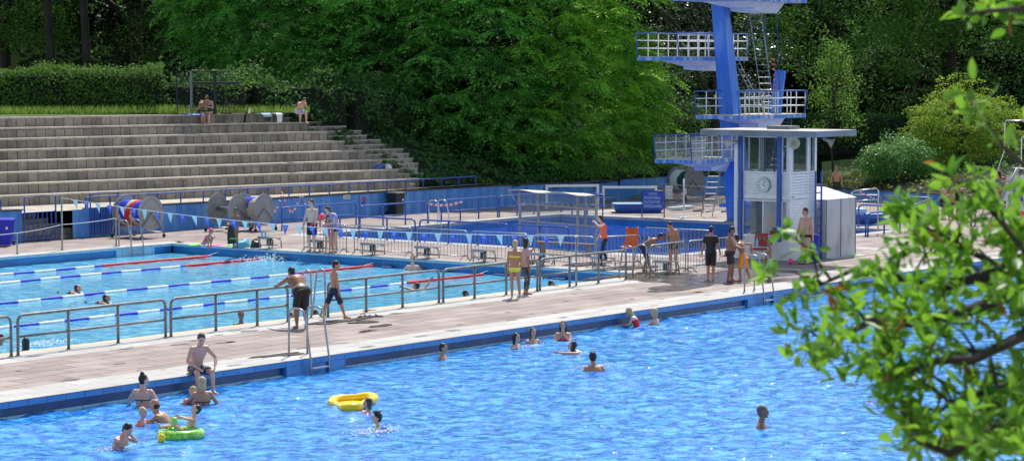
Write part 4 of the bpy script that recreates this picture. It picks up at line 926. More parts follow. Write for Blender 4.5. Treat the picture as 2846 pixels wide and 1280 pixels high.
    vx = vox or .0105*H_/1.75
    bo = tmp(body, vx, skin, name, None)
    bo.location = loc; bo.rotation_euler = (0, 0, rz); tag(bo, label, 'person', group); bpy.data.objects.remove(root)
    # after remeshing: fingers and face colours
    def post(me):
        me.materials.append(M['eye']); me.materials.append(M['lips']); hcx = hc
        co = np.empty(len(me.polygons)*3); me.polygons.foreach_get('center', co); co = co.reshape(-1, 3)-np.array(hcx); u = co @ np.array(hx)/k; v = co @ np.array(hy)/k; w_ = co @ np.array(hu)/k; mi = np.zeros(len(co), int)
        f_ = (u > .025) & (np.abs(u) < .08)
        mi[f_ & (np.abs(np.abs(v)-.018) < .0065) & (np.abs(w_-.004) < .0045)] = 1; mi[f_ & (np.abs(np.abs(v)-.018) < .010) & (np.abs(w_-.019) < .0025)] = 1; mi[f_ & (np.abs(v) < .014) & (np.abs(w_+.037) < .0045)] = 2
        me.polygons.foreach_set('material_index', mi.astype(np.int32))
        fm = MB()
        for kk, s in (('l', 1), ('r', -1)):
            e, w2 = J['e'+kk], J['w'+kk]; d = (w2-e).normalized(); out = Vector((0, s, 0)); n_ = (out-d*out.dot(d)); n_ = n_.normalized() if n_.length > .1 else d.orthogonal().normalized(); sd = d.cross(n_).normalized()*s   # palm width direction
            pc = w2+d*.024*H_; Mx = Matrix((d, sd, n_)).transposed(); fm.ell(w2+d*.022*H_, (.030*H_, .021*H_, .010*H_), 10, 6, Mx)
            for i, (off, ln) in enumerate(((-.015, .036), (-.005, .042), (.005, .039), (.0145, .031))):
                b = w2+d*.044*H_+sd*off*H_; c1 = b+d*ln*.5*H_-n_*.002*H_; c2 = b+d*ln*.9*H_-n_*(.010+.003*i)*H_; fm.tube([b-d*.01*H_, b, c1, c2], [.005*H_, .0052*H_, .0046*H_, .0036*H_], 6)
            b = w2+d*.012*H_-sd*.016*H_; fm.tube([b, b-sd*.016*H_+d*.012*H_-n_*.003*H_, b-sd*.020*H_+d*.030*H_-n_*.006*H_], [.0062*H_, .0056*H_, .004*H_], 6)
        bmx = bmesh.new(); bmx.from_mesh(me); t2 = fm.mesh('tmp'); bmx.from_mesh(t2); bmx.to_mesh(me); bmx.free(); bpy.data.meshes.remove(t2)
        me.polygons.foreach_set('use_smooth', [True]*len(me.polygons))
    QUEUE[-1] = (bo, post)
    # hair
    if hair:
        st, hm = hair; t = MB(); c = hc+hu*.014*k-hx*.008*k
        if st != 'bald':
            cap_ = (.0565*k, .0485*k, .056*k); t.ell(c-hx*.004*k+hu*.003*k, cap_, 18, 12, HM @ Matrix.Rotation(-.5, 3, 'Y'), z0=-.28 if st != 'crop' else -.1)
            t.ell(hc-hx*.022*k-hu*.012*k, (.036*k, .042*k, .042*k), 14, 10, HM)
        else:
            t.ell(hc-hx*.014*k-hu*.004*k, (.046*k, .0475*k, .038*k), 16, 10, HM)
        if st == 'tuft':
            for q in range(9): t.cone2(c+hx*(.03-.012*q/2)*k+hy*(.02*math.sin(q*2))*k+hu*.04*k, c+hx*(.05-.012*q)*k+hy*(.03*math.sin(q*2.3))*k+hu*.072*k, .013*k, .005*k)
        if st in ('long', 'bob'):
            ln = .20 if st == 'long' else .085
            rings = []
            for f in (0, .3, .6, 1): p = hc-hx*(.026+.006*f)*k-hu*(.0+ln*f)*k; a, b = (.047-.012*f)*k, (.03-.012*f)*k; rings.append([p+hy*a*math.cos(q)+hx*b*math.sin(q) for q in [2*math.pi*j/14 for j in range(14)]])
            t.rings(rings)
            for s in (1, -1): t.cone2(hc+hy*s*.040*k+hx*.004*k+hu*.015*k, hc+hy*s*.042*k-hx*.012*k-hu*(.06 if st == 'bob' else .10)*k, .017*k, .012*k)
        if st == 'bun': t.ell(hc-hx*.022*k+hu*.075*k, (.026*k,)*3, 12, 8)
        if st == 'pony': t.ell(hc-hx*.062*k-hu*.004*k, (.022*k,)*3, 10, 8); t.cone2(hc-hx*.066*k-hu*.01*k, hc-hx*.062*k-hu*.075*k, .018*k, .009*k)
        ho = tmp(t, .009*H_/1.75, hm, 'hair' if not st.startswith('cap') else 'swim_cap', bo, lambda me: me.polygons.foreach_set('use_smooth', [True]*len(me.polygons)), 3)
        if st == 'cap': t = MB(); t.ell(hc+hx*.055*k+hu*.02*k, (.03*k, .036*k, .006*k), 12, 6, HM); t.build('cap_visor', hm, bo, 2)
    if glasses:
        t = MB()
        for s in (1, -1): t.tube([hc+hx*.054*k+hy*(s*.018+.012*math.cos(q))*k+hu*(.004+.010*math.sin(q))*k for q in [2*math.pi*j/10 for j in range(10)]], .0018*k, 4, closed=True); t.cyl(hc+hx*.05*k+hy*s*.03*k+hu*.004*k, hc-hx*.005*k+hy*s*.046*k+hu*.002*k, .0016*k, n=4)
        t.build('glasses', 'steel_dark', bo)
    # clothes
    sm = lambda me: me.polygons.foreach_set('use_smooth', [True]*len(me.polygons))
    for kind, cm, *opt in wear:
        t = MB(); nm = kind; vx2 = .010*H_/1.75
        if kind in ('shorts', 'trunks', 'long_shorts', 'leggings'):
            loft(t, -.052, .052 if kind != 'trunks' else .035, 1.0, .007 if kind != 'shorts' else .010)
            fr_, fl_ = {'shorts': (.78, 1.35), 'trunks': (.36, 1.10), 'long_shorts': (1.0, 1.4), 'leggings': (1.0, 1.12)}[kind]
            if legs:
                for kk in 'lr':
                    a, b = J['h'+kk], J['k'+kk]; q = a.lerp(b, fr_); t.cone2(a, a.lerp(b, .12), .055*H_*lim*thin, .055*H_*lim*thin)
                    rA = .056*H_*lim*thin; rB = (.050*(1-fr_)+.032*fr_)*H_*lim*fl_*(thin if fr_ < .9 else 1)+.002*H_; t.tube([a, q], [rA, max(rB, .036*H_ if kind == 'leggings' else .046*H_*lim)], 16)
                    if kind == 'leggings': e_ = J['k'+kk].lerp(J['a'+kk], .85); t.cone2(J['k'+kk], J['k'+kk].lerp(J['a'+kk], .35), .036*H_, .037*H_); t.tube([J['k'+kk].lerp(J['a'+kk], .3), e_], [.037*H_, .026*H_], 14)
            nm = {'shorts': 'swim_shorts', 'long_shorts': 'swim_shorts', 'trunks': 'swim_trunks', 'leggings': 'trousers'}[kind]
        elif kind == 'briefs':
            loft(t, -.053, .022, 1.0, .005); 
            if legs:
                for kk in 'lr': a = J['h'+kk]; t.cone2(a.lerp(cP, .25), a.lerp(J['k'+kk], .04), .05*H_*lim, .044*H_*lim)
            nm = 'swim_briefs'
        elif kind == 'bikini_top':
            loft(t, .198, .228, 1.0, .004)
            c, up, lf, fw = spine(.215)
            for s in (1, -1): t.ell(c+lf*s*.045*H_+fw*.046*H_, (.0365*H_*(.6+.4*bust),)*3, 12, 8)
        elif kind == 'swimsuit':
            loft(t, -.053, .225, 1.0, .0045); c, up, lf, fw = spine(.25)
            for s in (1, -1):
                t.cone2(spine(.2)[0]+lf*s*.05*H_+fw*.055*H_, spine(.305)[0]+lf*s*.052*H_+fw*.005*H_, .014*H_, .009*H_); t.cone2(spine(.305)[0]+lf*s*.052*H_, spine(.2)[0]+lf*s*.045*H_-fw*.058*H_, .009*H_, .014*H_)
            if bust:
                c, up, lf, fw = spine(.215)
                for s in (1, -1): t.ell(c+lf*s*.045*H_+fw*.046*H_, (.0365*H_*(.6+.4*bust),)*3, 12, 8)
        elif kind in ('tee', 'top', 'wetsuit_top'):
            loft(t, -.03 if kind != 'wetsuit_top' else -.05, .303, 1.0, .008 if kind != 'wetsuit_top' else .005)
            for kk, s in (('l', 1), ('r', -1)): a, b = J['s'+kk], J['e'+kk]; t.cone2(cS+lS*(.05*s*H_)+uS*.012*H_, a, .035*H_, .037*H_); t.tube([a-lS*s*.01*H_, a.lerp(b, .15), a.lerp(b, .62 if kind != 'top' else .3)], [.040*H_*lim, .037*H_*lim, .033*H_*lim], 14)
            nm = 'shirt'
        elif kind == 'armband':
            for kk in 'lr':
                a, b = J['s'+kk], J['e'+kk]; q = MB(); c1 = a.lerp(b, .25); c2 = a.lerp(b, .85); q.tube([c1, c1.lerp(c2, .12), c1.lerp(c2, .5), c1.lerp(c2, .88), c2], [.035*H_, .056*H_, .064*H_, .056*H_, .035*H_], 16); q.build('armband', cm, bo, 2)
            continue
        elif kind == 'strap':
            c, up, lf, fw = spine(.19); t.rings([[c+up*dz*H_+lf*(.094*thin*H_+.003*H_)*math.cos(q)*fat+fw*(.064*thin*H_+.002*H_)*math.sin(q)*fat for q in [2*math.pi*j/20 for j in range(20)]] for dz in (-.005, .005)]); t.cone2(c-fw*.064*H_, c-fw*.066*H_-up*.03*H_+lf*.01*H_, .004*H_, .003*H_); t.cone2(c-fw*.064*H_, c-fw*.066*H_-up*.03*H_-lf*.01*H_, .004*H_, .003*H_)
            c3 = spine(.315)[0]; t.tube([spine(.22)[0]+lf*.05*H_+fw*.06*H_, c3+lf*.035*H_, c3-fw*.045*H_, c3-lf*.035*H_, spine(.22)[0]-lf*.05*H_+fw*.06*H_], .0035*H_, 5); t.build('bikini_straps', cm, bo, 2); continue
        elif kind == 'watch':
            w2 = J['wl']; e = J['el']; t.cyl(w2.lerp(e, .06), w2.lerp(e, .14), .019*H_, n=12); t.build('wristwatch', cm, bo); continue
        elif kind == 'shoes':
            for kk in 'lr': a2 = J['a'+kk]; fd = J['f'+kk]; q = MB(); q.cone2(a2-Vector((0, 0, .034*H_))-fd*.015*H_, a2-Vector((0, 0, .034*H_))+fd*.1*H_, .017*H_, .017*H_); q.build('sandal', cm, bo, 2)
            continue
        tmp(t, vx2, cm, nm, bo, sm, 4)
    bo['_J'] = 0; del bo['_J']
    return bo, J
def finish_people():
    dg = bpy.context.evaluated_depsgraph_get(); res = []
    for o_, cb in QUEUE: res.append(bpy.data.meshes.new_from_object(o_.evaluated_get(dg), depsgraph=dg))
    for (o_, cb), me in zip(QUEUE, res):
        mats_ = [m_ for m_ in o_.data.materials]; o_.modifiers.clear(); o_.data = me
        if not me.materials:
            for m_ in mats_: me.materials.append(m_)
        me.polygons.foreach_set('material_index', [0]*len(me.polygons))
        if cb: cb(me)
def aim(p, f):      # f degrees: 0 towards the viewer, 90 to picture right, 180 away, 270 to picture left
    tc = Vector((-p.x, -p.y, 0)).normalized(); r_ = Vector((RT.x, RT.y, 0)); v = tc*math.cos(R(f))+r_*math.sin(R(f)); return math.atan2(v.y, v.x)
def stand(label, px, py, f, **k):
    p = G(px, py, k.pop('z', 0)); return person(label, p, aim(p, f), **k)
def swim(label, px, head_py, wl_py, f, H_=1.7, **k):
    """standing in the water with the head top at head_py and the waterline at wl_py"""
    p = G(px, wl_py, WZ); vis = (wl_py-head_py)/SC(p); hgt = .945+.0 if not k.get('pel') else k['pel'][2]+.425
    hs = k.get('hs', 1.0); ln_ = k.get('lean', (0, 0)); p.z = WZ+vis-(k.get('pel', (0, 0, .52))[2]+.345*math.cos(R(ln_[0]+ln_[1]*.5))+.022*math.cos(R(sum(ln_)))+(.062+.065)*hs)*H_; return person(label, p, aim(p, f), H_=H_, **k)
SD = 'hairdark'
SH = lambda c='navy': [('shorts', c)]
M['palepink'] = mat('pale_pink_cloth', (.55, .36, .37), .8, scale=8)
# --- big pool, front row
FGp = 'bathers in the big blue pool'
swim('woman with dark hair in a bun and black bikini straps, at the pool wall', 398, 1040, 1128, 165, 1.68, skin='fair', hair=('bun', SD), wear=[('briefs', 'black'), ('strap', 'black')], bust=0, fat=1.06, hl=(.2, .22, .62), hr=(.05, -.2, .55), head=(-50, 0), group=FGp)
swim('small child with orange armbands in front of the dark haired woman', 396, 1131, 1177, 60, 1.1, skin='fair', hair=('short', 'hairblond'), wear=[('shorts', 'bluesuit'), ('armband', 'armorange')], hl=(.2, .22, .66), hr=(.2, -.22, .66), hs=1.3, group=FGp)
swim('balding dark haired man leaning forward in the water, facing left', 482, 1108, 1172, 255, 1.78, skin='tan', hair=('bald', SD), wear=SH(), lean=(22, 25), hl=(.45, .1, .55), hr=(.4, -.12, .6), head=(0, -25), group=FGp)
swim('woman with light blond hair and a black halter swimsuit, back to us', 563, 1047, 1122, 190, 1.66, skin='tan', hair=('bob', 'hairblond'), wear=[('briefs', 'black'), ('strap', 'black')], hl=(.25, .12, .66), hr=(.12, -.16, .6), head=(30, 5), group=FGp)
swim('toddler with bright orange armbands beside the blond woman', 537, 1073, 1118, 235, 1.0, skin='fair', hair=('short', 'hairblond'), wear=[('armband', 'armorange'), ('shorts', 'navy')], hl=(.25, .2, .7), hr=(.25, -.2, .7), hs=1.35, group=FGp)
swim('boy with black hair rubbing his face, body turned right', 318, 1167, 1244, 62, 1.5, skin='fair', hair=('short', SD), wear=SH(), lean=(12, 18), hl=(.20, .03, .86), hr=(.20, -.03, .86), el=(.2, .7, -1), er=(.2, -.7, -1), head=(0, 28), hs=1.12, group=FGp)
swim('girl with wet brown hair and orange armbands holding the yellow float', 1024, 1106, 1143, 285, 1.15, skin='fair', hair=('bob', 'hairbrown'), wear=[('swimsuit', 'pink'), ('armband', 'armorange')], hl=(.25, .2, .72), hr=(.25, -.2, .72), hs=1.3, group=FGp)
swim('boy with tousled dark hair and blue armbands, face turned left', 1050, 1146, 1192, 280, 1.2, skin='fair', hair=('tuft', SD), wear=[('shorts', 'navy'), ('armband', 'armblue')], hl=(-.15, .28, .70), hr=(.1, -.28, .70), hs=1.3, group=FGp)
swim('teenage boy with wet black hair alone near the pool wall, looking right', 1230, 954, 997, 75, 1.65, skin='tan', hair=('short', SD), wear=SH(), hl=(.2, .25, .66), hr=(.2, -.25, .66), group=FGp)
swim('girl with long dark wet hair, leftmost of three girls at the wall', 1433, 925, 965, 60, 1.6, skin='fair', hair=('long', SD), wear=[('swimsuit', 'black')], hl=(.1, .18, .6), hr=(.1, -.18, .6), group=FGp)
swim('girl with long brown hair and a black top, middle of three girls at the wall', 1480, 911, 953, 30, 1.62, skin='fair', hair=('long', 'hairbrown'), wear=[('swimsuit', 'black')], bust=.5, hl=(.1, .18, .6), hr=(.1, -.18, .6), group=FGp)
swim('girl with hands at her mouth and a pink bikini, rightmost of three girls', 1565, 892, 942, 355, 1.62, skin='fair', hair=('long', SD), wear=[('bikini_top', 'pink'), ('briefs', 'pink')], bust=.6, hl=(.12, .03, .80), hr=(.12, -.03, .78), el=(.2, .7, -1), er=(.2, -.7, -1), group=FGp)
swim('woman with dark wet hair swimming to the left behind the man in the cap', 1638, 946, 979, 275, 1.62, skin='fair', hair=('long', SD), wear=[('swimsuit', 'black')], lean=(35, 20), hl=(.55, .2, .76), hr=(.5, -.12, .70), head=(0, -35), group=FGp)
swim('man with a dark cap and bare back, turned away in the middle of the pool', 1655, 980, 1032, 195, 1.78, skin='tan', hair=('cap', 'black'), wear=SH(), lean=(8, 20), hl=(.2, .14, .6), hr=(.2, -.14, .6), fat=1.05, group=FGp)
swim('child with pale blond hair and a bright red swimsuit at the pool edge', 1775, 853, 905, 250, 1.25, skin='pale', hair=('bob', 'hairblond'), wear=[('swimsuit', 'redsuit')], lean=(15, 20), hl=(.3, .1, .62), hr=(.25, -.1, .6), head=(0, 20), hs=1.25, group=FGp)
swim('woman with a blond bob and bare shoulders right of the child in red', 1820, 857, 903, 245, 1.62, skin='fair', hair=('bob', 'hairblond'), wear=[('briefs', 'black')], hl=(.25, .14, .62), hr=(.22, -.14, .62), group=FGp)
swim('grey haired man with stubble standing alone at the lower right of the pool', 2117, 1127, 1187, 82, 1.78, skin='brown', hair=('crop', 'hairgrey'), wear=SH(), hl=(.15, .2, .62), hr=(.15, -.2, .62), group=FGp)
swim('distant swimmer with dark hair half hidden by the foreground leaves', 2520, 800, 828, 350, 1.7, skin='tan', hair=('short', 'hairbrown'), wear=SH(), hl=(.3, .3, .8), hr=(.3, -.3, .8), group=FGp)
swim('distant bald swimmer half hidden by the foreground leaves', 2495, 862, 880, 200, 1.7, skin='fair', hair=('crop', 'hairblond'), wear=SH(), group=FGp)
# boy in the ring
p = G(515, 1205, WZ); person('boy lying in the lime green ring with a toy paddle', p+Vector((0, 0, -.10)), aim(p, 285), H_=1.12, skin='fair', hair=('crop', SD), wear=[('trunks', 'print')], lean=(-42, 25), pel=(0, 0, .10), hs=1.25, fl=(.42, .12, .20, -60), fr=(.40, -.06, .16, -60), kl=(.3, 0, 1), kr=(.3, 0, 1), hl=(.12, .16, .42), hr=(.22, -.10, .36), el=(-.3, .8, -.2), er=(-.3, -.8, -.2), head=(0, -20), group=FGp)
# --- seated man on the edge
p = G(556, 1040); p = Vector((p.x+.05, YF+.10, 0)); person('bare chested man in patterned dark shorts sitting on the pool edge', p, aim(p, 28), H_=1.78, skin='fair', hair=('short', 'hairbrown'), wear=[('shorts', 'print')], pel=(0, 0, .058), lean=(14, 16), fl=(.27, .10, -.235), fr=(.22, -.09, -.24), kl=(.5, .1, 1), kr=(.5, -.1, 1), hl=(.24, .14, .10), hr=(.23, -.09, .10), head=(-18, 22), el=(-.3, .8, 0), er=(-.4, -.8, 0))
# --- on the strip between the pools
stand('man in black knee length shorts leaning on the grey railing', 838, 912, 205, H_=1.80, skin='brown', hair=('short', SD), wear=[('long_shorts', 'black'), ('watch', 'black')], fat=1.32, belly=1.0, lean=(42, 22), pel=(-.02, 0, .515), hl=(.50, .18, .56), hr=(.42, -.02, .56), fl=(.0, .07, 0), fr=(-.05, -.06, 0), head=(10, 10), el=(-.3, .6, -.6), er=(-.3, -.6, -.6))
stand('bare chested boy in navy shorts walking along the grey railing', 930, 887, 118, H_=1.55, skin='tan', hair=('short', SD), wear=[('long_shorts', 'navy')], fr=(.17, -.05, 0), fl=(-.24, .06, .03, 30), pel=(-.01, 0, .495), hl=(.05, .16, .45), hr=(.02, -.17, .44), head=(-25, 20), thin=.92, hs=1.08)
stand('blond woman in a yellow bikini standing on the deck, back to us', 1430, 828, 172, H_=1.64, skin='tan', hair=('pony', 'hairblond'), wear=[('bikini_top', 'yellowbikini'), ('briefs', 'yellowbikini'), ('shoes', 'white')], bust=.5, hl=(.03, .13, .42), hr=(.06, -.10, .50), fl=(.03, .05, 0), fr=(-.05, -.10, 0), el=(-.3, 1, 0), side=-3)
stand('woman with long black hair and patterned trousers beside the blond woman', 1461, 818, 110, H_=1.62, skin='dusk', hair=('long', SD), wear=[('leggings', 'print'), ('tee', 'palepink')], bust=.4, hl=(.16, .03, .82), hr=(.03, -.15, .45), el=(.6, .6, -.4))
# --- around the starting blocks
stand('bare chested man in black shorts holding a pink ring at the barrier', 868, 700, 330, H_=1.86, skin='pale', hair=('crop', 'hairbrown'), wear=[('shorts', 'black')], belly=.3, fat=1.04, hl=(.15, .15, .52), hr=(.10, -.17, .44), head=(-25, 12), glasses=True)
stand('woman with brown hair and a floral top bending towards the girl in pink', 932, 700, 310, H_=1.72, skin='pale', hair=('bob', 'hairbrown'), wear=[('tee', 'floral'), ('trunks', 'black')], fat=1.2, bust=1, belly=.3, lean=(10, 25), hl=(.26, .06, .60), hr=(.28, -.06, .58), head=(0, 22))
stand('girl in a pink swimsuit with green goggles by the third starting block', 911, 701, 20, H_=1.28, skin='fair', hair=('bob', 'hairbrown'), wear=[('swimsuit', 'pink')], head=(10, 12), thin=.85, hs=1.18, hl=(.03, .16, .45), hr=(.05, -.15, .46))
stand('girl in a blue swimsuit and dark cap holding a drawstring bag', 655, 690, 330, H_=1.45, skin='brown', hair=('short', 'binblack'), wear=[('swimsuit', 'bluesuit')], thin=.85, hs=1.1, hl=(.10, .10, .46), hr=(.16, -.13, .60), head=(15, 10))
p = G(572, 690); person('small girl with a pink cap and swimsuit crouching at the first starting block', p, aim(p, 70), H_=1.2, skin='tan', hair=('short', 'ballpink'), wear=[('swimsuit', 'pink')], pel=(-.05, 0, .16), lean=(22, 20), fl=(.12, .08, 0), fr=(.10, -.08, 0), kl=(1, .2, 1), kr=(1, -.2, 1), hl=(.25, .1, .35), hr=(.25, -.1, .33), hs=1.18, thin=.88)
stand('girl in a bright orange top and dark leggings balancing on the last starting block', 1680, 731, 290, H_=1.52, z=.44, skin='pale', hair=('bob', SD), wear=[('top', 'coral'), ('leggings', 'navy')], lean=(6, 6), hl=(.24, .06, .86), hr=(.10, -.10, .52), el=(.6, .6, -.2), fl=(.12, .05, 0), fr=(-.08, -.05, 0), pel=(0, 0, .51), head=(0, 15), thin=.9)
stand('boy in navy shorts with a white towel round his neck bending forward behind the barrier', 1800, 755, 75, H_=1.62, skin='brown', hair=('short', SD), wear=[('long_shorts', 'navy'), ('watch', 'white')], lean=(45, 30), pel=(-.10, 0, .50), hl=(.25, .08, .48), hr=(.16, -.06, .50), fl=(-.1, .06, 0), fr=(.08, -.08, 0), head=(0, 10), thin=.95)
stand('boy in black trunks with head bowed beside the crowd barrier', 1872, 752, 340, H_=1.66, skin='tan', hair=('short', SD), wear=[('trunks', 'black')], lean=(6, 22), head=(-20, 30), thin=.85, hl=(.14, .08, .52), hr=(.12, -.08, .52))
stand('person in a black short sleeved wetsuit walking away over the wet paving', 1975, 778, 175, H_=1.66, skin='tan', hair=('short', SD), wear=[('wetsuit_top', 'black'), ('long_shorts', 'black')], hl=(.02, .19, .46), hr=(.0, -.19, .46), el=(-.8, .4, -.1), er=(-.8, -.4, -.1), fl=(.04, .05, 0), fr=(-.05, -.05, 0), head=(-10, 15))
stand('stout boy in black shorts looking at a phone in his hands', 2028, 783, 80, H_=1.70, skin='brown', hair=('short', SD), wear=[('shorts', 'black')], belly=.8, fat=1.15, hl=(.20, .05, .62), hr=(.20, -.05, .62), head=(0, 25), el=(-.6, .8, -.5), er=(-.6, -.8, -.5), fl=(.03, .07, 0), fr=(-.03, -.07, 0))
stand('boy in bright orange shorts bending over the phone', 2066, 782, 215, H_=1.50, skin='dusk', hair=('short', SD), wear=[('long_shorts', 'shortsorange')], lean=(14, 28), hl=(.26, .05, .60), hr=(.05, -.25, .62), er=(-.2, -1, .4), head=(0, 20), thin=.9, hs=1.08, fl=(.02, .06, 0), fr=(-.14, -.06, .03, 30))
stand('small boy in neon green shorts holding a snack, facing left', 2139, 780, 285, H_=1.22, skin='brown', hair=('short', SD), wear=[('shorts', 'neon')], thin=.88, hs=1.2, hl=(.16, .10, .42), hr=(.12, -.12, .44), head=(10, 0))
stand('big man in black briefs standing against the hut wall', 2240, 733, 315, H_=1.86, skin='fair', hair=('short', 'hairbrown'), wear=[('briefs', 'black'), ('shoes', 'navy')], fat=1.3, belly=1.1, hl=(.04, .20, .44), hr=(.06, -.20, .43), head=(-15, 15), fl=(.0, .05, 0), fr=(.03, -.04, 0))
stand('bare chested man in black shorts walking on the path beyond the tent', 2325, 560, 350, H_=1.75, skin='tan', hair=('crop', 'hairgrey'), wear=[('shorts', 'black')], fat=1.05, hl=(.08, .17, .50), hr=(.08, -.17, .50), lean=(4, 10), head=(0, 18))
# --- lap pool
LG = 'swimmers in the lap pool'
def flat(label, px, py, f, cap_, skin='fair', top='black'):
    p = G(px, py, WZ); p.z = WZ-.17; person(label, p, aim(p, f), H_=1.7, skin=skin, hair=cap_, wear=[('swimsuit', top)], pel=(-.42, 0, .03), lean=(80, -12), head=(0, -62), hl=(.30, .14, .01), hr=(.28, -.14, .0), fl=(-.9, .06, -.06, 80), fr=(-.9, -.06, -.08, 80), kl=(0, 0, -1), kr=(0, 0, -1), group=LG)
flat('swimmer with dark red hair and a black suit in the lap pool, swimming right', 232, 815, 80, ('short', 'hairred'))
flat('dark haired swimmer in black just right of and below the red haired one', 312, 843, 80, ('short', SD), 'tan')
swim('swimmer with long black hair seen from behind, by the near wall at the left', 72, 938, 972, 185, 1.65, skin='tan', hair=('long', SD), wear=[('swimsuit', 'black')], hl=(.1, .4, .80), hr=(.1, -.35, .80), group=LG)
swim('head of a swimmer cut off by the left edge', 2, 928, 958, 100, 1.6, skin='tan', hair=('short', SD), wear=SH(), group=LG)
swim('bearded young man smiling at the camera from the lap pool', 670, 865, 905, 5, 1.75, skin='brown', hair=('short', SD), wear=SH(), group=LG)
swim('dark haired swimmer at the wall behind the legs of the leaning man', 808, 868, 898, 60, 1.6, skin='tan', hair=('short', SD), wear=SH(), group=LG)
swim('dark haired swimmer peering over the edge between the ladder and the walking boy', 874, 860, 888, 90, 1.6, skin='brown', hair=('short', SD), wear=SH(), group=LG)
swim('top of a dark head just above the edge right of the walking boy', 963, 864, 878, 200, 1.6, skin='tan', hair=('short', SD), wear=SH(), group=LG)
swim('pale man standing in the lap pool near the end wall', 1147, 711, 750, 352, 1.8, skin='pale', hair=('short', SD), wear=SH(), hl=(.1, .22, .6), hr=(.1, -.22, .6), fat=1.08, group=LG)
swim('swimmer doing front crawl between the rope and the railing gap', 1205, 786, 806, 260, 1.7, skin='tan', hair=('short', SD), wear=SH(), lean=(60, 10), head=(0, -40), hl=(.6, .1, .74), hr=(.1, -.35, .85), group=LG)
swim('dark haired swimmer near the edge left of the two women', 1293, 807, 828, 95, 1.6, skin='brown', hair=('crop', SD), wear=SH(), group=LG)
swim('boy with raised arms grabbing the seventh starting block', 1478, 722, 762, 150, 1.5, skin='fair', hair=('short', SD), wear=SH(), hl=(.22, .08, 1.05), hr=(.22, -.08, 1.05), hs=1.1, group=LG)
swim('second boy reaching up to the seventh starting block', 1505, 733, 764, 160, 1.45, skin='dusk', hair=('short', SD), wear=SH(), hl=(.1, .1, 1.0), hr=(.2, -.22, 1.08), hs=1.1, group=LG)
swim('dark haired head by the edge under the railing, right of the women', 1531, 780, 800, 80, 1.65, skin='tan', hair=('short', SD), wear=SH(), group=LG)
swim('top of a brown head at the right corner of the lap pool', 1739, 769, 776, 100, 1.6, skin='tan', hair=('short', 'hairbrown'), wear=SH(), group=LG)
swim('swimmer hidden in the white splash between two red rope ends', 768, 712, 722, 280, 1.6, skin='tan', hair=('short', SD), wear=SH(), group=LG)
# --- terrace
def seat(label, px, py, f, **k):
    p = G(px, py, ZT); p = p+Vector((-.05, -.06, .0)); z0 = -TH
    d = dict(pel=(0, 0, .06), lean=(24, 34), fl=(.25, .09, z0/k.get('H_', 1.78)), fr=(.22, -.07, z0/k.get('H_', 1.78)), kl=(1, .2, .6), kr=(1, -.1, .6), hl=(.26, .05, .20), hr=(.24, -.03, .20), head=(0, 25)); d.update(k); return person(label, p, aim(p, f), **d)
seat('bare chested young man in dark shorts hunched forward on the top tier', 556, 317, 30, H_=1.80, skin='fair', hair=('short', SD), wear=[('shorts', 'navy')], hl=(.22, .02, .31), hr=(.20, -.02, .28))
seat('fair companion in black sitting right beside the hunched young man', 586, 317, 330, H_=1.70, skin='pale', hair=('bob', 'hairbrown'), wear=[('swimsuit', 'black'), ('trunks', 'black')], lean=(14, 20), hr=(.15, -.16, .05))
seat('lone man in white shorts resting his head on one hand on the top tier', 829, 317, 28, H_=1.80, skin='fair', hair=('short', 'hairbrown'), wear=[('shorts', 'paleblue')], lean=(28, 32), hl=(.18, .10, .22), hr=(.22, -.03, .26))
# --- right edge
stand('bare chested boy in black shorts waiting at the slide, left of the group', 2619, 608, 60, H_=1.60, skin='fair', hair=('short', 'hairbrown'), wear=[('shorts', 'black')], hl=(.18, .05, .60), hr=(.18, -.05, .60), head=(0, 22), lean=(3, 8))
stand('child with wet dark hair right of the boy at the slide', 2642, 610, 20, H_=1.3, skin='tan', hair=('short', SD), wear=SH('black'), hs=1.15)
stand('broad backed person with cropped hair and dark straps near the slide', 2665, 607, 180, H_=1.60, skin='tan', hair=('crop', SD), wear=[('swimsuit', 'black')], fat=1.12)
stand('boy partly hidden by the leaves in front of the slide ladder', 2705, 626, 200, H_=1.55, skin='dusk', hair=('short', SD), wear=SH('black'))
p = G(2768, 622); person('girl with long black hair and a blue swimsuit climbing the slide ladder', p+Vector((.2, .1, .85)), aim(p, 75), H_=1.45, skin='tan', hair=('long', SD), wear=[('swimsuit', 'bluesuit')], lean=(20, 10), pel=(-.05, 0, .50), hl=(.33, .08, .80), hr=(.30, -.10, .66), fl=(.16, .05, .12), fr=(.04, -.05, 0), head=(0, -25), thin=.9)
stand('person in a light blue top standing behind the slide ladder', 2795, 604, 300, H_=1.5, skin='dusk', hair=('short', SD), wear=[('tee', 'paleblue'), ('trunks', 'navy')])
finish_people()
# things held or lying on people
def ring_at(label, px, py, X, r, m, name, cat, tr=.02):
    p = GX(px, py, X); t = MB(); u = Vector((RT.x, RT.y, 0)); t.tube([u*r*math.cos(a)+Vector((0, 0, r*math.sin(a))) for a in [2*math.pi*k/16 for k in range(16)]], tr, 6, closed=True); o = t.build(name, m, None, 2, loc=p); tag(o, label, cat)
_pp = G(868, 700); ring_at('pink diving ring held by the bare chested man', 870, 629, _pp.x-.28, .085, 'ballpink', 'diving_ring', 'toy')
_pp = G(911, 701); t = MB(); q = GX(905, 611, _pp.x-.14)
for s in (-1, 1): t.ell(q+Vector((RT.x, RT.y, 0))*s*.035, (.028, .028, .018), 8, 6)
tag(t.build('swim_goggles', 'ringgreen', None, 2), 'green swimming goggles on the face of the girl in pink', 'goggles')
LATER = lambda: lump('towel', 'red and white bundle lying on the barrier behind the bare chested man', 'towel', GX(897, 607, 63.0)-Vector((0, 0, .05)), (.42, .25, .22), 'tape', 31)
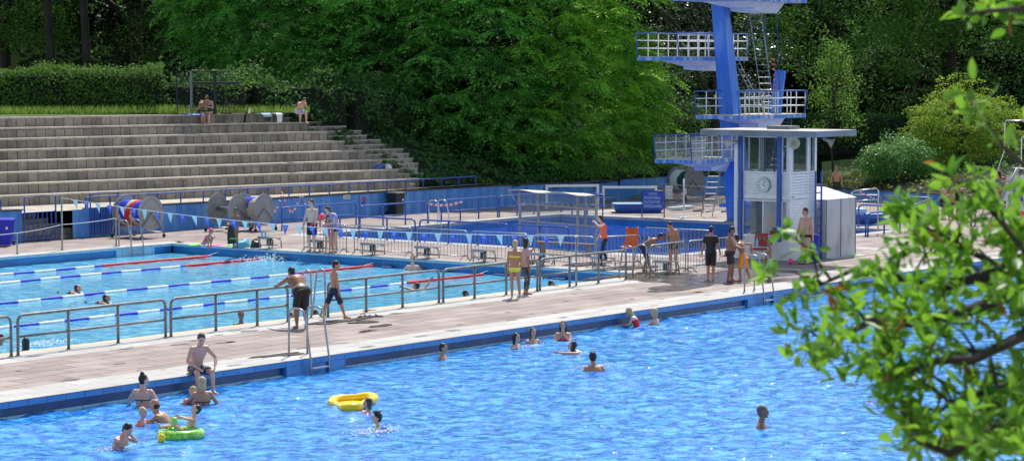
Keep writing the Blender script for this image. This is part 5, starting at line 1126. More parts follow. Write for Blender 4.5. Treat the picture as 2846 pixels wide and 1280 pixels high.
_pp = G(2046, 783); t = MB(); q = GX(2040, 688, _pp.x-.1); t.box(q, (.08, .15, .012), rz=.4); tag(t.build('phone', 'white'), 'white phone held between the stout boy and the boy in orange', 'phone')
_pp = G(1805, 755); t = MB(); q = GX(1812, 664, _pp.x-.05); u = Vector((RT.x, RT.y, 0)); t.tube([q+u*.1*math.cos(a)+Vector((0, 0, .12*math.sin(a))) for a in np.linspace(2.4, 6.6, 12)], .028, 6); tag(t.build('neck_towel', 'white', None, 2), 'white towel hanging round the neck of the bending boy', 'towel')

# ------------------------------------------------------------ foliage
LW = 1.0
def cluster(centers, radii, per, L, W, lump=.55, drop=.35, flat=1.0, up=.5):
    """leaves on and just inside the upper shells of many small clumps"""
    centers = np.asarray(centers, float); radii = np.asarray(radii, float)
    n = np.maximum((per*radii**2).astype(int), 6); idx = np.repeat(np.arange(len(centers)), n); N = len(idx)
    d = dirs(N); d[:, 2] = np.where(d[:, 2] < -.35, -d[:, 2], d[:, 2])
    r = radii[idx]*(lump+(1-lump)*rng.random(N)**.5)
    P = centers[idx]+d*r[:, None]*np.array([1, 1, flat])
    D = nrm(d*np.array([1, 1, .35])+rng.normal(size=(N, 3))*.5+np.array([0, 0, -drop]))
    Nn = nrm(d*.5+rng.normal(size=(N, 3))*.45+np.array([0, 0, up]))
    s = rng.uniform(.7, 1.25, N)
    return leaf_quads(P, D, Nn, L*s, W*s)
def merge(parts):
    o = 0; V = []; F = []
    for v, f in parts: V.append(v); F.append(f+o); o += len(v)
    return np.concatenate(V), np.concatenate(F)
def shell_points(c, rad, n, zmin=-.5, front=None, jit=.12):
    d = dirs(n*3)
    d = d[d[:, 2] > zmin]
    if front is not None: d = d[(d @ np.array(front)) > -.25]
    d = d[:n]; return np.array(c)+d*np.array(rad)*(1+rng.normal(size=(len(d), 1))*jit), d
TOC = -np.array(FH)                       # direction back towards the viewer side
def tree(name, label, base, trunk_h, trunk_r, crown, leaf, cat='tree', group=None, lean=(0, 0), core=True, clump=(.8, 1.5), per=70, L=.17, W=.09, nclump=120, front=True, drop=.35, flat=.7, zmin=-.55, limbs=7, extra=None):
    base = Vector(base); o = empty(name, label, cat, base, 0, group); parts = []; CC = []
    for (cx, cy, cz, rx, ry, rz) in crown:
        P, d = shell_points((cx, cy, cz), (rx, ry, rz), int(nclump/len(crown)), zmin, TOC if front else None); CC.append(P)
        P2, d2 = shell_points((cx, cy, cz), (rx*.72, ry*.72, rz*.72), int(nclump*.45/len(crown)), -.7, None); CC.append(P2)
    CC = np.concatenate(CC); rr = rng.uniform(clump[0], clump[1], len(CC))
    v, f = cluster(CC, rr, per, L, W, drop=drop, flat=flat)
    npmesh('crown', v, f, leaf, o)
    t = MB(); top = Vector((lean[0], lean[1], trunk_h)); k = 7
    pts = [Vector((lean[0]*(i/k)**1.3+.12*math.sin(i*1.7), lean[1]*(i/k)**1.3, trunk_h*i/k-.4*(i == 0))) for i in range(k+1)]
    t.tube(pts, [trunk_r*(1.25 if i == 0 else 1-.6*i/k) for i in range(k+1)], 8); t.build('trunk', 'bark', o, 2)
    for i in range(limbs):
        tgt = Vector(CC[rng.integers(len(CC))]); st = pts[3+i % 5]
        mid = (st+tgt)/2+Vector((0, 0, .5)); t = MB(); t.tube([st, st.lerp(mid, .5)+Vector((0, 0, .2)), mid, mid.lerp(tgt, .6)-Vector((0, 0, .05)), tgt], [trunk_r*.45, trunk_r*.35, trunk_r*.25, trunk_r*.15, .02], 6); t.build('limb', 'bark', o, 2)
    return o
def H(x, y): return hill(x, y)

# the big wing-leaved tree in the middle: drooping fans of compound leaves
def fans(centers, dirs_, n_leaf, size):
    cs = np.repeat(np.asarray(centers), n_leaf, 0); ds = np.repeat(np.asarray(dirs_), n_leaf, 0); N = len(cs); tsz = np.repeat(rng.uniform(.75, 1.35, len(centers)), n_leaf)
    a = rng.uniform(-2.1, 2.1, N); ca, sa = np.cos(a), np.sin(a); h = np.stack([ds[:, 0]*ca-ds[:, 1]*sa, ds[:, 0]*sa+ds[:, 1]*ca, 0*ca], 1); h = nrm(h)
    r_ = rng.uniform(0, .95, N)*tsz
    P = cs+h*r_[:, None]+np.stack([0*r_, 0*r_, -.5*r_*r_+rng.normal(size=N)*.04], 1)
    Ln = size*rng.uniform(.75, 1.25, N)
    parts = []; side = nrm(np.cross(h, np.array([0, 0, 1.0])))
    K = 5
    for k in range(K):
        f = (k+.6)/K; q = P+h*(Ln*f)[:, None]+np.stack([0*Ln, 0*Ln, -Ln*f*f*.4], 1)
        tang = nrm(h+np.array([0, 0, -.7*f])); ll = Ln*.34*(1-.35*abs(f-.45))
        for s in (-1, 1):
            D = nrm(side*s*.95+tang*.5+np.array([0, 0, -.12])); parts.append(leaf_quads(q, D, nrm(np.array([0, 0, 1.])+.35*rng.normal(size=D.shape)), ll, ll*.42))
    q = P+h*(Ln*.95)[:, None]+np.stack([0*Ln, 0*Ln, -Ln*.56], 1); D = nrm(h+np.array([0, 0, -1.2])); parts.append(leaf_quads(q, D, side, Ln*.3, Ln*.11))
    return merge(parts)
bt = PD(1270, 124); bt.z = 2.2; o = empty('wing_nut_tree', 'huge spreading tree with drooping feathery leaves beyond the terrace, in the centre', 'tree', bt)
CT = []; DT = []
rt2 = np.array(RT); fh = np.array(FH)
def dome(cpx, depth, cz, rx, ry, rz, n, zmin):
    c = np.array(PD(cpx, depth, cz)); k = 0; tries = 0
    while k < n:
        d = dirs(1)[0]; tries += 1
        if tries > n*40: break
        if d[2] < zmin or d @ (-fh) < -.15: continue
        f = 1+rng.normal()*.06-.16*(rng.random() < .3)
        p = c+rt2*(d @ rt2)*rx*f+fh*(d @ fh)*ry*f+np.array([0, 0, 1])*d[2]*rz*f
        if p[2] < H(p[0], p[1])+.25: p[2] = H(p[0], p[1])+rng.uniform(.3, 1.2)
        if CT and np.min(np.linalg.norm((np.array(CT)-p)*np.array([.8, .8, 1.25]), axis=1)) < .92: continue
        CT.append(p); DT.append(nrm(d*np.array([1, 1, .2]))); k += 1
dome(1290, 124, 5.8, 8.6, 8, 6.6, 330, -.62)
dome(930, 123, 8.6, 6.2, 5.5, 4.6, 150, -.6)
dome(700, 122, 10.2, 3.6, 3.5, 3.4, 50, -.7)
dome(1625, 123, 5.2, 3.5, 4.0, 4.9, 140, -.75)
dome(1440, 119, 3.0, 3.8, 3.2, 2.3, 90, -.5)
dome(1200, 124, 12, 13, 8, 5.5, 170, -.3)
CT = np.array(CT); DT = np.array(DT)
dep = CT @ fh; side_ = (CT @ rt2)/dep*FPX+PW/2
sun_tint = (side_ > 1560) | ((side_ > 1440) & (rng.random(len(side_)) < .3))  # right side of the crown takes the leaf colour painted as sunlight
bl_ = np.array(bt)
for nm, msk, m_ in (('crown', ~sun_tint, 'l_wing'), ('sun_tint_crown', sun_tint, 'l_wing2')):
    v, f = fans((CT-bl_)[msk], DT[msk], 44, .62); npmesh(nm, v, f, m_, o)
inn, _d = shell_points((0, 0, 3.6), (6.6, 5.4, 4.8), 260, -.6); v, f = cluster(inn, np.full(len(inn), 1.3), 26, .34, .2); npmesh('inner_foliage', v, f, 'l_far', o)  # near-black leaf colour paints the shade in the gaps between boughs
t = MB(); t.tube([(0, 0, -1), (.1, 0, 1), (0, .1, 3), (.2, 0, 5)], [.6, .5, .4, .25], 10); t.build('trunk', 'bark', o, 2)
for i in range(26):
    tgt = Vector(CT[rng.integers(len(CT))])-bt; t = MB(); s_ = Vector((0, 0, rng.uniform(.8, 4))); mid = s_.lerp(tgt, .5)+Vector((0, 0, 1.0)); t.tube([s_, mid, s_.lerp(tgt, .8)+Vector((0, 0, .5)), tgt], [.2, .12, .07, .02], 6); t.build('limb', 'bark', o, 2)

# hedges: leaves scattered over a solid dark core
def hedge(name, label, pts, width, h, leaf, dens=260, L=.13, W=.085, rough=.16, cat='hedge', core='hedgecore', z0=None, round_=0):
    pts = [Vector(p) for p in pts]; o = empty(name, label, cat, pts[0]); q = [p-pts[0] for p in pts]
    cm = MB(); P = []; Nn = []; n = len(q)
    for i in range(n-1):
        a, b = q[i], q[i+1]; d = (b-a); Ln = d.length; dh = Vector((d.x, d.y, 0)).normalized(); s = Vector((-dh.y, dh.x, 0)); w2 = width/2-.1
        vs = []
        for p in (a, b):
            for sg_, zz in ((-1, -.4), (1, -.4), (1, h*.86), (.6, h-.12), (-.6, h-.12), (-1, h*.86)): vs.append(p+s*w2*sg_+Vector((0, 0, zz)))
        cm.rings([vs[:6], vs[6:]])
        area = Ln*(h*2+width); m_ = int(area*dens); u = rng.random(m_); t_ = rng.random(m_)*(2*h+width)
        side = np.where(t_ < h, -1, np.where(t_ > h+width, 1, 0)); zz = np.where(t_ < h, t_, np.where(t_ > h+width, 2*h+width-t_, h)); ss = np.where(side == 0, t_-h-width/2, side*width/2)
        base = np.array(a)+np.outer(u, np.array(d)); nr_ = np.outer(side, np.array(s))+np.outer(side == 0, [0, 0, 1.])
        lump_ = (.10*np.sin(base[:, 0]*2.1+zz*3)+.07*np.sin(base[:, 1]*3.3-zz*2.3)+.08*rng.normal(size=m_)*1.2)*rough/.16
        p_ = base+np.outer(ss, np.array(s))+np.stack([0*u, 0*u, zz], 1)+nr_*lump_[:, None]; P.append(p_); Nn.append(nr_)
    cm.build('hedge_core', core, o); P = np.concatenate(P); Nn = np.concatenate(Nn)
    D = nrm(rng.normal(size=P.shape)*.8+Nn*.5+np.array([0, 0, -.2])); N2 = nrm(Nn*.8+rng.normal(size=P.shape)*.5+np.array([0, 0, .4])); s = rng.uniform(.7, 1.3, len(P))
    v, f = leaf_quads(P, D, N2, L*s, W*s); npmesh('hedge_leaves', v, f, leaf, o); return o
def twp(px, depth, z): p = PD(px, depth, z); return p
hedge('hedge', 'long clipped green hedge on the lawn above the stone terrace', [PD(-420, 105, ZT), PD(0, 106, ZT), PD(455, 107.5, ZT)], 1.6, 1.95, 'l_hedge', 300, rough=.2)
# tall grass and weeds along the hedge foot
P = []; 
for i in range(9000):
    px = rng.uniform(-60, 500) if i < 7600 else rng.uniform(450, 860); dd = rng.uniform(102.9+px*.0058, 105.6+px*.0035); p = PD(px, dd); P.append((p.x, p.y, ZT+.02))
P = np.array(P); hgt = np.where((P @ np.array([FH.x, FH.y, 0])) > 103, rng.uniform(.15, .5, len(P)), rng.uniform(.05, .16, len(P)))
D = nrm(rng.normal(size=P.shape)*np.array([.35, .35, 0])+np.array([0, 0, 1])); v, f = leaf_quads(P, D, dirs(len(P)), hgt, .03); tag(npmesh('grass', v, f, 'l_grass'), 'tall grass growing along the foot of the hedge', 'grass', kind='stuff')

# ivy bank between the side stair and the blue wall
def bank(name, label, rows, leaf, dens, L, W, cat='ground cover', amp=.12, kind=None, hang=0, core='hedgecore'):
    """rows: list of two polylines (lower, upper) of equal length"""
    lo = [Vector(p) for p in rows[0]]; hi = [Vector(p) for p in rows[1]]; o = empty(name, label, cat, lo[0]); P = []; N_ = []; cm = MB(); org = lo[0]
    for i in range(len(lo)-1):
        a, b, c_, d_ = lo[i]-org, lo[i+1]-org, hi[i+1]-org, hi[i]-org
        nv = (b-a).cross(d_-a)+(c_-b).cross(c_-d_); area = nv.length/2; nv = nv.normalized()
        if nv.z < 0: nv = -nv
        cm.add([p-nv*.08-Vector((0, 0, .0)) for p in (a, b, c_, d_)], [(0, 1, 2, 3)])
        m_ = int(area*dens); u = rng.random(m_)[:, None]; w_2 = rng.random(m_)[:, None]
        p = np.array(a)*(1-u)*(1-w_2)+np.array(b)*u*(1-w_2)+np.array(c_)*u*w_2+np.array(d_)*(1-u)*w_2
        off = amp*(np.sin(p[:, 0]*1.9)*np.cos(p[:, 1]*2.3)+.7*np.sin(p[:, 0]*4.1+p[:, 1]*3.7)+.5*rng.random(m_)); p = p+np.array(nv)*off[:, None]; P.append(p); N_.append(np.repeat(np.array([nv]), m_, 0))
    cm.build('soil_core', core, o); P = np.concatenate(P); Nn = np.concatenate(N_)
    D = nrm(rng.normal(size=P.shape)*.8+np.array([0, 0, -.35])); N2 = nrm(Nn*.8+rng.normal(size=P.shape)*.5+np.array([0, 0, .2])); s = rng.uniform(.7, 1.3, len(P))
    v, f = leaf_quads(P, D, N2, L*s, W*s); npmesh('leaves', v, f, leaf, o)
    return o
lo = [(83.3, 69.3, 1.3), (84.6, 69.2, 1.25), (86.8, 69.2, 1.2), (88.3, 68.75, .78), (90.5, 67.95, .72), (92.5, 67.45, .9), (95.5, 67.5, .95), (98, 67.5, 1.15)]
hi = [(79.6, 77.5, 5.2), (82, 77.2, 5.1), (85, 76.5, 4.9), (87.5, 76, 4.3), (91, 75, 3.6), (94, 74, 3.0), (97, 73.5, 2.6), (100, 73, 2.2)]
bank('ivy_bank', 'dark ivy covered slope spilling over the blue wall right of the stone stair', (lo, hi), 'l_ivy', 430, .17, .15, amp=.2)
lo2 = [(98, 67.6, 1.15), (101, 67.4, 1.15), (104.2, 65.6, 1.15), (106, 62, 1.0)]; hi2 = [(101, 74, 2.2), (104, 73, 2.3), (109, 70, 2.2), (112, 66, 2.2)]
bank('green_bank', 'sunlit grassy shrub slope behind the diving tower', (lo2, hi2), 'l_mid', 150, .3, .1, amp=.22)
lo3 = [(103.5, 60.3, .72), (102.3, 57.1, .66), (101.8, 54, .64), (101, 50, .62), (100.6, 46, .6), (101, 40, .6)]
hi3 = [(106.5, 59.5, 1.25), (105.3, 56.6, 1.35), (105.0, 53.5, 1.35), (104.5, 50, 1.3), (104.0, 46, 1.3), (104, 40, 1.3)]
bank('ground_cover', 'yellow green ground cover spilling over the low blue wall at the right', (lo3, hi3), 'l_cover', 460, .17, .13, amp=.14)
hi4 = [(111, 60, 2.0), (111, 56, 2.0), (111, 52, 2.1), (110.5, 49, 2.1), (110, 45, 2.1), (110, 38, 2.1)]
bank('shrub_bed', 'dark green shrub bed behind the yellow green ground cover', (hi3, hi4), 'l_mid', 230, .2, .12, amp=.3)
_l = MB(); _v = []
for j in range(13):
    for i in range(9): q = PD(2285+i*27, 112.5+j*1.2); _v.append((q.x, q.y, hill(q.x, q.y)+.14))
_l.add(_v, [(j*9+i, j*9+i+1, j*9+i+10, j*9+i+9) for j in range(12) for i in range(8)]); struct('lawn', _l, 'grass')
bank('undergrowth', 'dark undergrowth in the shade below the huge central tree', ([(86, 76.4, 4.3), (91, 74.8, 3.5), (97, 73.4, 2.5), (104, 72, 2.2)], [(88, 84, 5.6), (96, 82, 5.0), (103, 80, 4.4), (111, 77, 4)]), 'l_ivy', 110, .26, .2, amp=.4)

# trees
def crown_px(specs, base):
    out = []
    for (px, py, rpx, rpy, dep_, rdep) in specs:      # picture centre, half sizes in px, distance
        s = FPX/dep_; z = HC-(py-189)/s; p = PD(px, dep_, z); k = 1/s
        out.append((p.x-base.x, p.y-base.y, z-base.z, rpx*k, max(rdep, rpx*k*.8), rpy*k))
    return out
def T(name, label, px, dep_, specs, leaf, th=8, tr=.3, **k):
    b = PD(px, dep_); b.z = max(H(b.x, b.y), ZT-.1 if b.x < 84 else 0)-.1
    return tree(name, label, b, th, tr, crown_px(specs, b), leaf, **k)
FG = 'woodland trees behind the pool'
T('broadleaf_tree', 'tree with light sunlit branches at the top left corner', 20, 129, [(20, 60, 190, 130, 129, 3), (60, -160, 260, 160, 129, 4)], 'l_mid', 9, .35, nclump=150, per=75, clump=(.7, 1.3), L=.2, W=.11, group=FG)
T('broadleaf_tree', 'dark tree behind the right end of the clipped hedge, with a thick trunk', 385, 135, [(360, -30, 260, 150, 135, 4), (300, -220, 300, 160, 135, 5)], 'l_dark', 10, .45, nclump=150, per=60, clump=(.8, 1.5), L=.24, W=.13, group=FG, zmin=-.4)
T('broadleaf_tree', 'young light green tree standing before the dark trunk behind the hedge', 330, 130, [(330, 150, 75, 80, 130, 1.4), (450, 110, 60, 60, 131, 1.3)], 'l_mid', 5, .09, nclump=60, per=30, clump=(.35, .7), L=.17, W=.1, group=FG)
T('broadleaf_tree', 'dark tree left of the huge central tree, above the grey gate', 700, 132, [(640, 60, 230, 190, 132, 4), (700, -170, 280, 180, 132, 5)], 'l_dark', 9, .35, nclump=190, per=55, clump=(.8, 1.5), L=.22, W=.12, group=FG, zmin=-.75)
T('glossy_tree', 'tree with small glossy leaves directly behind the diving tower', 1990, 125, [(1960, 130, 200, 230, 125, 3.5), (1900, -170, 240, 200, 125, 4)], 'l_gloss', 9, .3, nclump=230, per=110, clump=(.6, 1.1), L=.13, W=.08, group=FG, zmin=-.85)
T('broadleaf_tree', 'dark low tree filling the gap left of the diving tower', 1800, 129, [(1810, 290, 150, 170, 129, 2.5)], 'l_dark', 4, .2, nclump=110, per=90, clump=(.6, 1.1), L=.15, W=.09, group=FG, zmin=-.9)
T('broadleaf_tree', 'tall dense green tree right of the diving tower top', 2330, 135, [(2330, 60, 250, 200, 135, 5), (2350, -200, 320, 200, 135, 6)], 'l_mid', 10, .4, nclump=260, per=80, clump=(.7, 1.3), L=.18, W=.11, group=FG, zmin=-.8)
T('broadleaf_tree', 'tall maple like tree at the top right corner with a leaning dark trunk', 2640, 137, [(2700, 50, 260, 170, 137, 5), (2650, -190, 350, 200, 137, 6)], 'l_mid', 10, .55, nclump=260, per=80, clump=(.7, 1.4), L=.2, W=.13, group=FG, lean=(1.5, 1.0))
T('broadleaf_tree', 'dark tree behind the yellow green tree at the right', 2560, 140, [(2500, 250, 240, 120, 140, 4), (2850, 250, 180, 180, 140, 4)], 'l_dark', 5, .3, nclump=170, per=60, clump=(.8, 1.4), L=.2, W=.12, group=FG, zmin=-.9)
bb_ = PD(2312, 120); bb_.z = H(bb_.x, bb_.y)-.1
tree('birch_tree', 'slender young birch with hanging bright leaves right of the hut roof', bb_, 6.3, .06, crown_px([(2312, 175, 28, 55, 120, .6), (2310, 255, 62, 70, 120, 1.1), (2315, 340, 78, 90, 120, 1.3)], bb_), 'l_birch', nclump=150, clump=(.25, .5), per=130, L=.1, W=.07, front=False, drop=.8, limbs=10, flat=1.2)
yb_ = PD(2670, 120); yb_.z = H(yb_.x, yb_.y)-.1
tree('acer_tree', 'rounded yellow green ornamental tree with dark multiple stems at the right', yb_, 3.0, .16, crown_px([(2660, 330, 117, 95, 120, 1.8), (2590, 380, 70, 80, 120, 1.4), (2760, 370, 85, 90, 120, 1.4), (2680, 450, 130, 60, 120, 2)], yb_), 'l_yellow', nclump=330, clump=(.35, .65), per=210, L=.12, W=.07, front=False, drop=.2, flat=.4, limbs=14, zmin=-.8)
for dx in (-.5, .3, .7, -.2):
    t = MB(); t.tube([(dx*.3, 0, -.2), (dx, .1, 1.2), (dx*1.7, .2, 2.4)], [.11, .08, .04], 6); t.build('trunk', 'bark', [x for x in bpy.data.objects if x.name.startswith('acer_tree')][0], 2)
sb_ = PD(2492, 117); sb_.z = H(sb_.x, sb_.y)-.2
tree('round_shrub', 'round dense green shrub with pale glossy young leaves left of the yellow green tree', sb_, 1.0, .08, crown_px([(2492, 445, 82, 62, 117, 1.3), (2440, 460, 40, 45, 117, .8), (2550, 455, 45, 48, 117, .9)], sb_), 'l_bush', cat='shrub', nclump=280, clump=(.25, .5), per=300, L=.1, W=.055, front=False, limbs=4, flat=.9, zmin=-.9)
tree('leafy_shrub', 'bright green leafy shrub above the wall behind the windscreen', PD(1720, 116, 1.2), 1.0, .05, crown_px([(1725, 470, 85, 28, 116, 1.0), (1640, 485, 60, 22, 116, .8)], PD(1720, 116, 1.2)), 'l_mid', cat='shrub', nclump=50, clump=(.3, .6), per=120, L=.16, W=.06, front=False, limbs=3)
tree('leafy_shrub', 'low light shrub at the end of the lawn right of the grey gate', PD(680, 108, ZT), 1.0, .04, crown_px([(665, 250, 60, 45, 108, .8)], PD(680, 108, ZT)), 'l_mid', cat='shrub', nclump=26, clump=(.25, .5), per=60, L=.14, W=.07, front=False, limbs=4)
hedge('hedge', 'dark clipped hedge behind the birch and the round shrub', [PD(2120, 129, 2.2), PD(2400, 131, 2.2), PD(2700, 130, 2.2)], 1.6, 1.75, 'l_dark', 170, L=.15)
hedge('hedge', 'dark undergrowth behind the grey gate and the sitting people', [PD(470, 112, ZT-.3), PD(700, 110, ZT-.3), PD(940, 112, ZT-.4), PD(1120, 117, ZT-1.2)], 2.2, 1.7, 'l_dark', 130, L=.2, W=.12, rough=.5)
hedge('hedge', 'dark undergrowth below the trees behind the diving tower', [PD(1500, 131, 1.2), PD(1800, 135, 1.2), PD(2150, 137, 1.4)], 3, 2.6, 'l_dark', 80, L=.24, W=.14, rough=.6)
# far woodland closing the view
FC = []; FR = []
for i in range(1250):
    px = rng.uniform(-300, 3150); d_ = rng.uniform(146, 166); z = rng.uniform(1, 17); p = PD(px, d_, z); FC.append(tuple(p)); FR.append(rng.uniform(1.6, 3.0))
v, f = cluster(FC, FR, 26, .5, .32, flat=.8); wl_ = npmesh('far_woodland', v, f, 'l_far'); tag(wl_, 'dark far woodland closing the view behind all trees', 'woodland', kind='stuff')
for px, lab in ((140, 'bare dark trunk behind the hedge near the left edge'), (560, 'bare dark trunk behind the grey gate'), (240, 'bare dark trunk in the shade above the middle of the hedge')):
    b = PD(px, 124, ZT-.2); o = empty('woodland_tree', lab, 'tree', b, 0, FG); t = MB(); t.tube([(0, 0, 0), (.1, 0, 3), (0, .1, 6), (.2, 0, 11)], [.28, .22, .2, .14], 8); t.build('trunk', 'bark', o, 2)
    CCx, _ = shell_points((0, 0, 10), (3.5, 3.5, 3), 40, -.8); v, f = cluster(CCx, np.full(len(CCx), 1.3), 28, .26, .15); npmesh('crown', v, f, 'l_dark', o)
# tall mesh gate on the lawn
M['gate_dark'] = mat('dark_gate_paint', (.018, .025, .028), .8)
o = empty('tall_gate', 'tall grey steel frame gate with wire mesh behind the sitting couple', 'gate', PD(533, 106, ZT)); t = MB(); ux = RT; s_ = 1/(FPX/106)
W2 = 66*s_; t.tube([(0, 0, 0), Vector((0, 0, 1.95))], .07, 6); t.build('gate_post', 'steel_dark', o); t = MB(); t.tube([ux*W2, ux*W2+Vector((0, 0, 1.95))], .07, 6); t.build('gate_post', 'gate_dark', o)
for a_, b_, r_ in (((0, 0, 1.42), ux*W2*2+Vector((0, 0, 1.42)), .05), ((0, 0, 1.95), ux*W2*2+Vector((0, 0, 1.95)), .03), (-ux*W2*.6, -ux*W2*.6+Vector((0, 0, 2)), .03)): t = MB(); t.tube([a_, b_], r_, 6); t.build('cross_bar', 'gate_dark', o)
t = MB()
for i in range(-10, 34): t.cyl(ux*(W2*i/16), ux*(W2*i/16)+Vector((0, 0, 1.9)), .006, n=3)
for i in range(12): t.cyl(-ux*W2*.6+Vector((0, 0, .15*i)), ux*W2*2+Vector((0, 0, .15*i)), .006, n=3)
t.build('wire_mesh', 'gate_dark', o)

# ------------------------------------------------------------ rope reels, bins and other deck furniture
def reel(name, label, c, rz, w_, R_, color=None, bare=False, dm='reelgrey'):
    o = empty(name, label, 'rope reel', c, rz); zc = R_+.28
    for s in (-1, 1):
        t = MB(); t.cyl((0, s*w_/2-.012, zc), (0, s*w_/2+.012, zc), R_, n=40); d = t.build('disc', dm, o, True)
        t = MB(); ps = [(math.cos(a)*R_*.8, s*w_/2-.016, zc+math.sin(a)*R_*.8) for a in [2*math.pi*i/32 for i in range(32)]]; t.tube(ps, .012, 5, closed=True); t.build('disc_rib', 'steel', d, 2)
        t = MB(); y = s*(w_/2+.08); t.tube([(-.62, y, .16), (-.56, y, .42), (0, y, zc+.03), (.56, y, .42), (.62, y, .16)], .03, 6); t.build('side_frame', 'steel', o, 2)
        for x in (-.62, .62):
            t = MB(); t.cyl((x, y-.02, .075), (x, y+.02, .075), .075, n=14); t.build('castor', 'black', o)
    t = MB(); t.cyl((-.6, -w_/2-.08, .2), (-.6, w_/2+.08, .2), .025, n=6); t.build('cross_bar', 'steel', o, 2); t = MB(); t.cyl((.6, -w_/2-.08, .2), (.6, w_/2+.08, .2), .025, n=6); t.build('cross_bar', 'steel', o, 2)
    t = MB(); t.cyl((0, -w_/2, zc), (0, w_/2, zc), .085, n=14); t.build('axle', 'steel', o, 2)
    if color:
        rr = R_*.68; t = MB(); n = int(w_/.075); cols = color
        for j in range(n):
            y = -w_/2+.04+j*(w_-.08)/(n-1)
            for k in range(36):
                a = 2*math.pi*k/36; u = (j/(n-1)+.18*math.sin(a*1.0+1.2)); t.cur = cols(u, a)
                t.box((math.cos(a)*rr, y, zc+math.sin(a)*rr), (.09, .068, .10), M_=Matrix.Rotation(-a, 3, 'Y'))
        core = MB(); core.cyl((0, -w_/2+.02, zc), (0, w_/2-.02, zc), rr*.95, n=24); co = core.build('rope_coil', 'offwhite', o)
        ro = t.build('lane_floats', mats=['ropeblue', 'red', 'offwhite', 'dkgreen', 'white'], parent=co)
    return o
def colA(u, a): return 1 if .3 < u < .5 else (0 if (u*3.1+a*.55) % 1.6 < .8 else 2)
reel('rope_reel', 'grey reel wound with red, blue and cream lane rope', G(404, 660)+Vector((-.1, .3, 0)), R(3), 1.42, .68, colA)
reel('rope_reel', 'bare grey reel with two large discs behind the girl at the starting block', G(634, 642), R(2), 1.15, .62)
reel('rope_reel', 'grey reel draped with red and white tape, the right one of the pair', G(706, 640), R(2), 1.12, .62, lambda u, a: 0 if u > .3 else 2)
p_ = G(735, 620)
t = MB(); t.cur = 0
for i in range(34):
    f = i/33; q = Vector((p_.x-1.0+1.6*f, p_.y-.9-.9*f, 1.25-.9*abs(math.sin(f*math.pi*2.2))*.9+.1)); t.cur = i % 2; t.box(q, (.11, .02, .055), M_=Matrix.Rotation(.9*math.cos(f*14), 3, 'Y'))
tag(t.build('barrier_tape', mats=['tape', 'white']), 'red and white tape hanging in loops over the rope reels', 'tape')
reel('rope_reel', 'dark reel with green and white floats against the wall behind the diving tower', G(1905, 556), R(-15), 1.25, .7, lambda u, a: 3 if u < .42 else 4, dm='steel_dark')

def bin_(name, label, c, rz, h, m, w_=.58, d_=.6, wheels=True, badge=False):
    o = empty(name, label, 'bin', c, rz)
    t = MB(); zs = [(.04, .8), (.3, .86), (h*.9, 1.0)]; rings = []
    for z, k in zs: rings.append([Vector((x*w_/2*k, y*d_/2*k, z)) for x, y in ((-1, -.85), (-.85, -1), (.85, -1), (1, -.85), (1, .85), (.85, 1), (-.85, 1), (-1, .85))])
    t.rings(rings); t.build('body', m, o)
    t = MB(); t.box((0, 0, h*.925), (w_*1.12, d_*1.1, .07)); t.add([(-w_*.56, -d_*.56, h*.945), (w_*.56, -d_*.56, h*.945), (w_*.56, d_*.5, h*.97), (-w_*.56, d_*.5, h*.97), (-w_*.4, -d_*.4, h), (w_*.4, -d_*.4, h), (w_*.4, d_*.35, h*1.01), (-w_*.4, d_*.35, h*1.01)],
          [(0, 1, 5, 4), (1, 2, 6, 5), (2, 3, 7, 6), (3, 0, 4, 7), (4, 5, 6, 7)]); l_ = t.build('lid', m, o)
    t = MB(); t.cyl((-w_*.3, d_*.56, h*.95), (w_*.3, d_*.56, h*.95), .02, n=6); t.build('handle', m, l_)
    for s in (-1, 1):
        t = MB(); t.cyl((s*w_*.42, d_*.45, .1), (s*(w_*.42+.05), d_*.45, .1), .1, n=14); t.build('wheel', 'black', o)
    if badge: t = MB(); t.cyl((.12, -d_*.5-.0, h*.66), (.12, -d_*.5-.015, h*.66), .05, n=16); t.build('badge', 'white', o)
    return o
RB = R(37.5-90)
bin_('waste_bin', 'blue wheeled bin on the paving at the left edge, with a round white badge', G(22, 684)+Vector((.1, .25, 0)), RB, 1.03, 'binblue', badge=True)
bin_('waste_bin', 'blue wheeled bin standing higher behind the wall at the far left', (57.6, 69.7, .78), RB, 1.0, 'binblue')
bin_('waste_bin', 'black wheeled bin against the long blue wall', G(1096, 597)+Vector((0, -.1, 0)), R(0), 1.05, 'binblack', badge=True, w_=.62)
bin_('waste_bin', 'blue wheeled bin behind the legs of the man at the hut', G(2262, 732)+Vector((.05, .2, 0)), RB, .98, 'binblue')

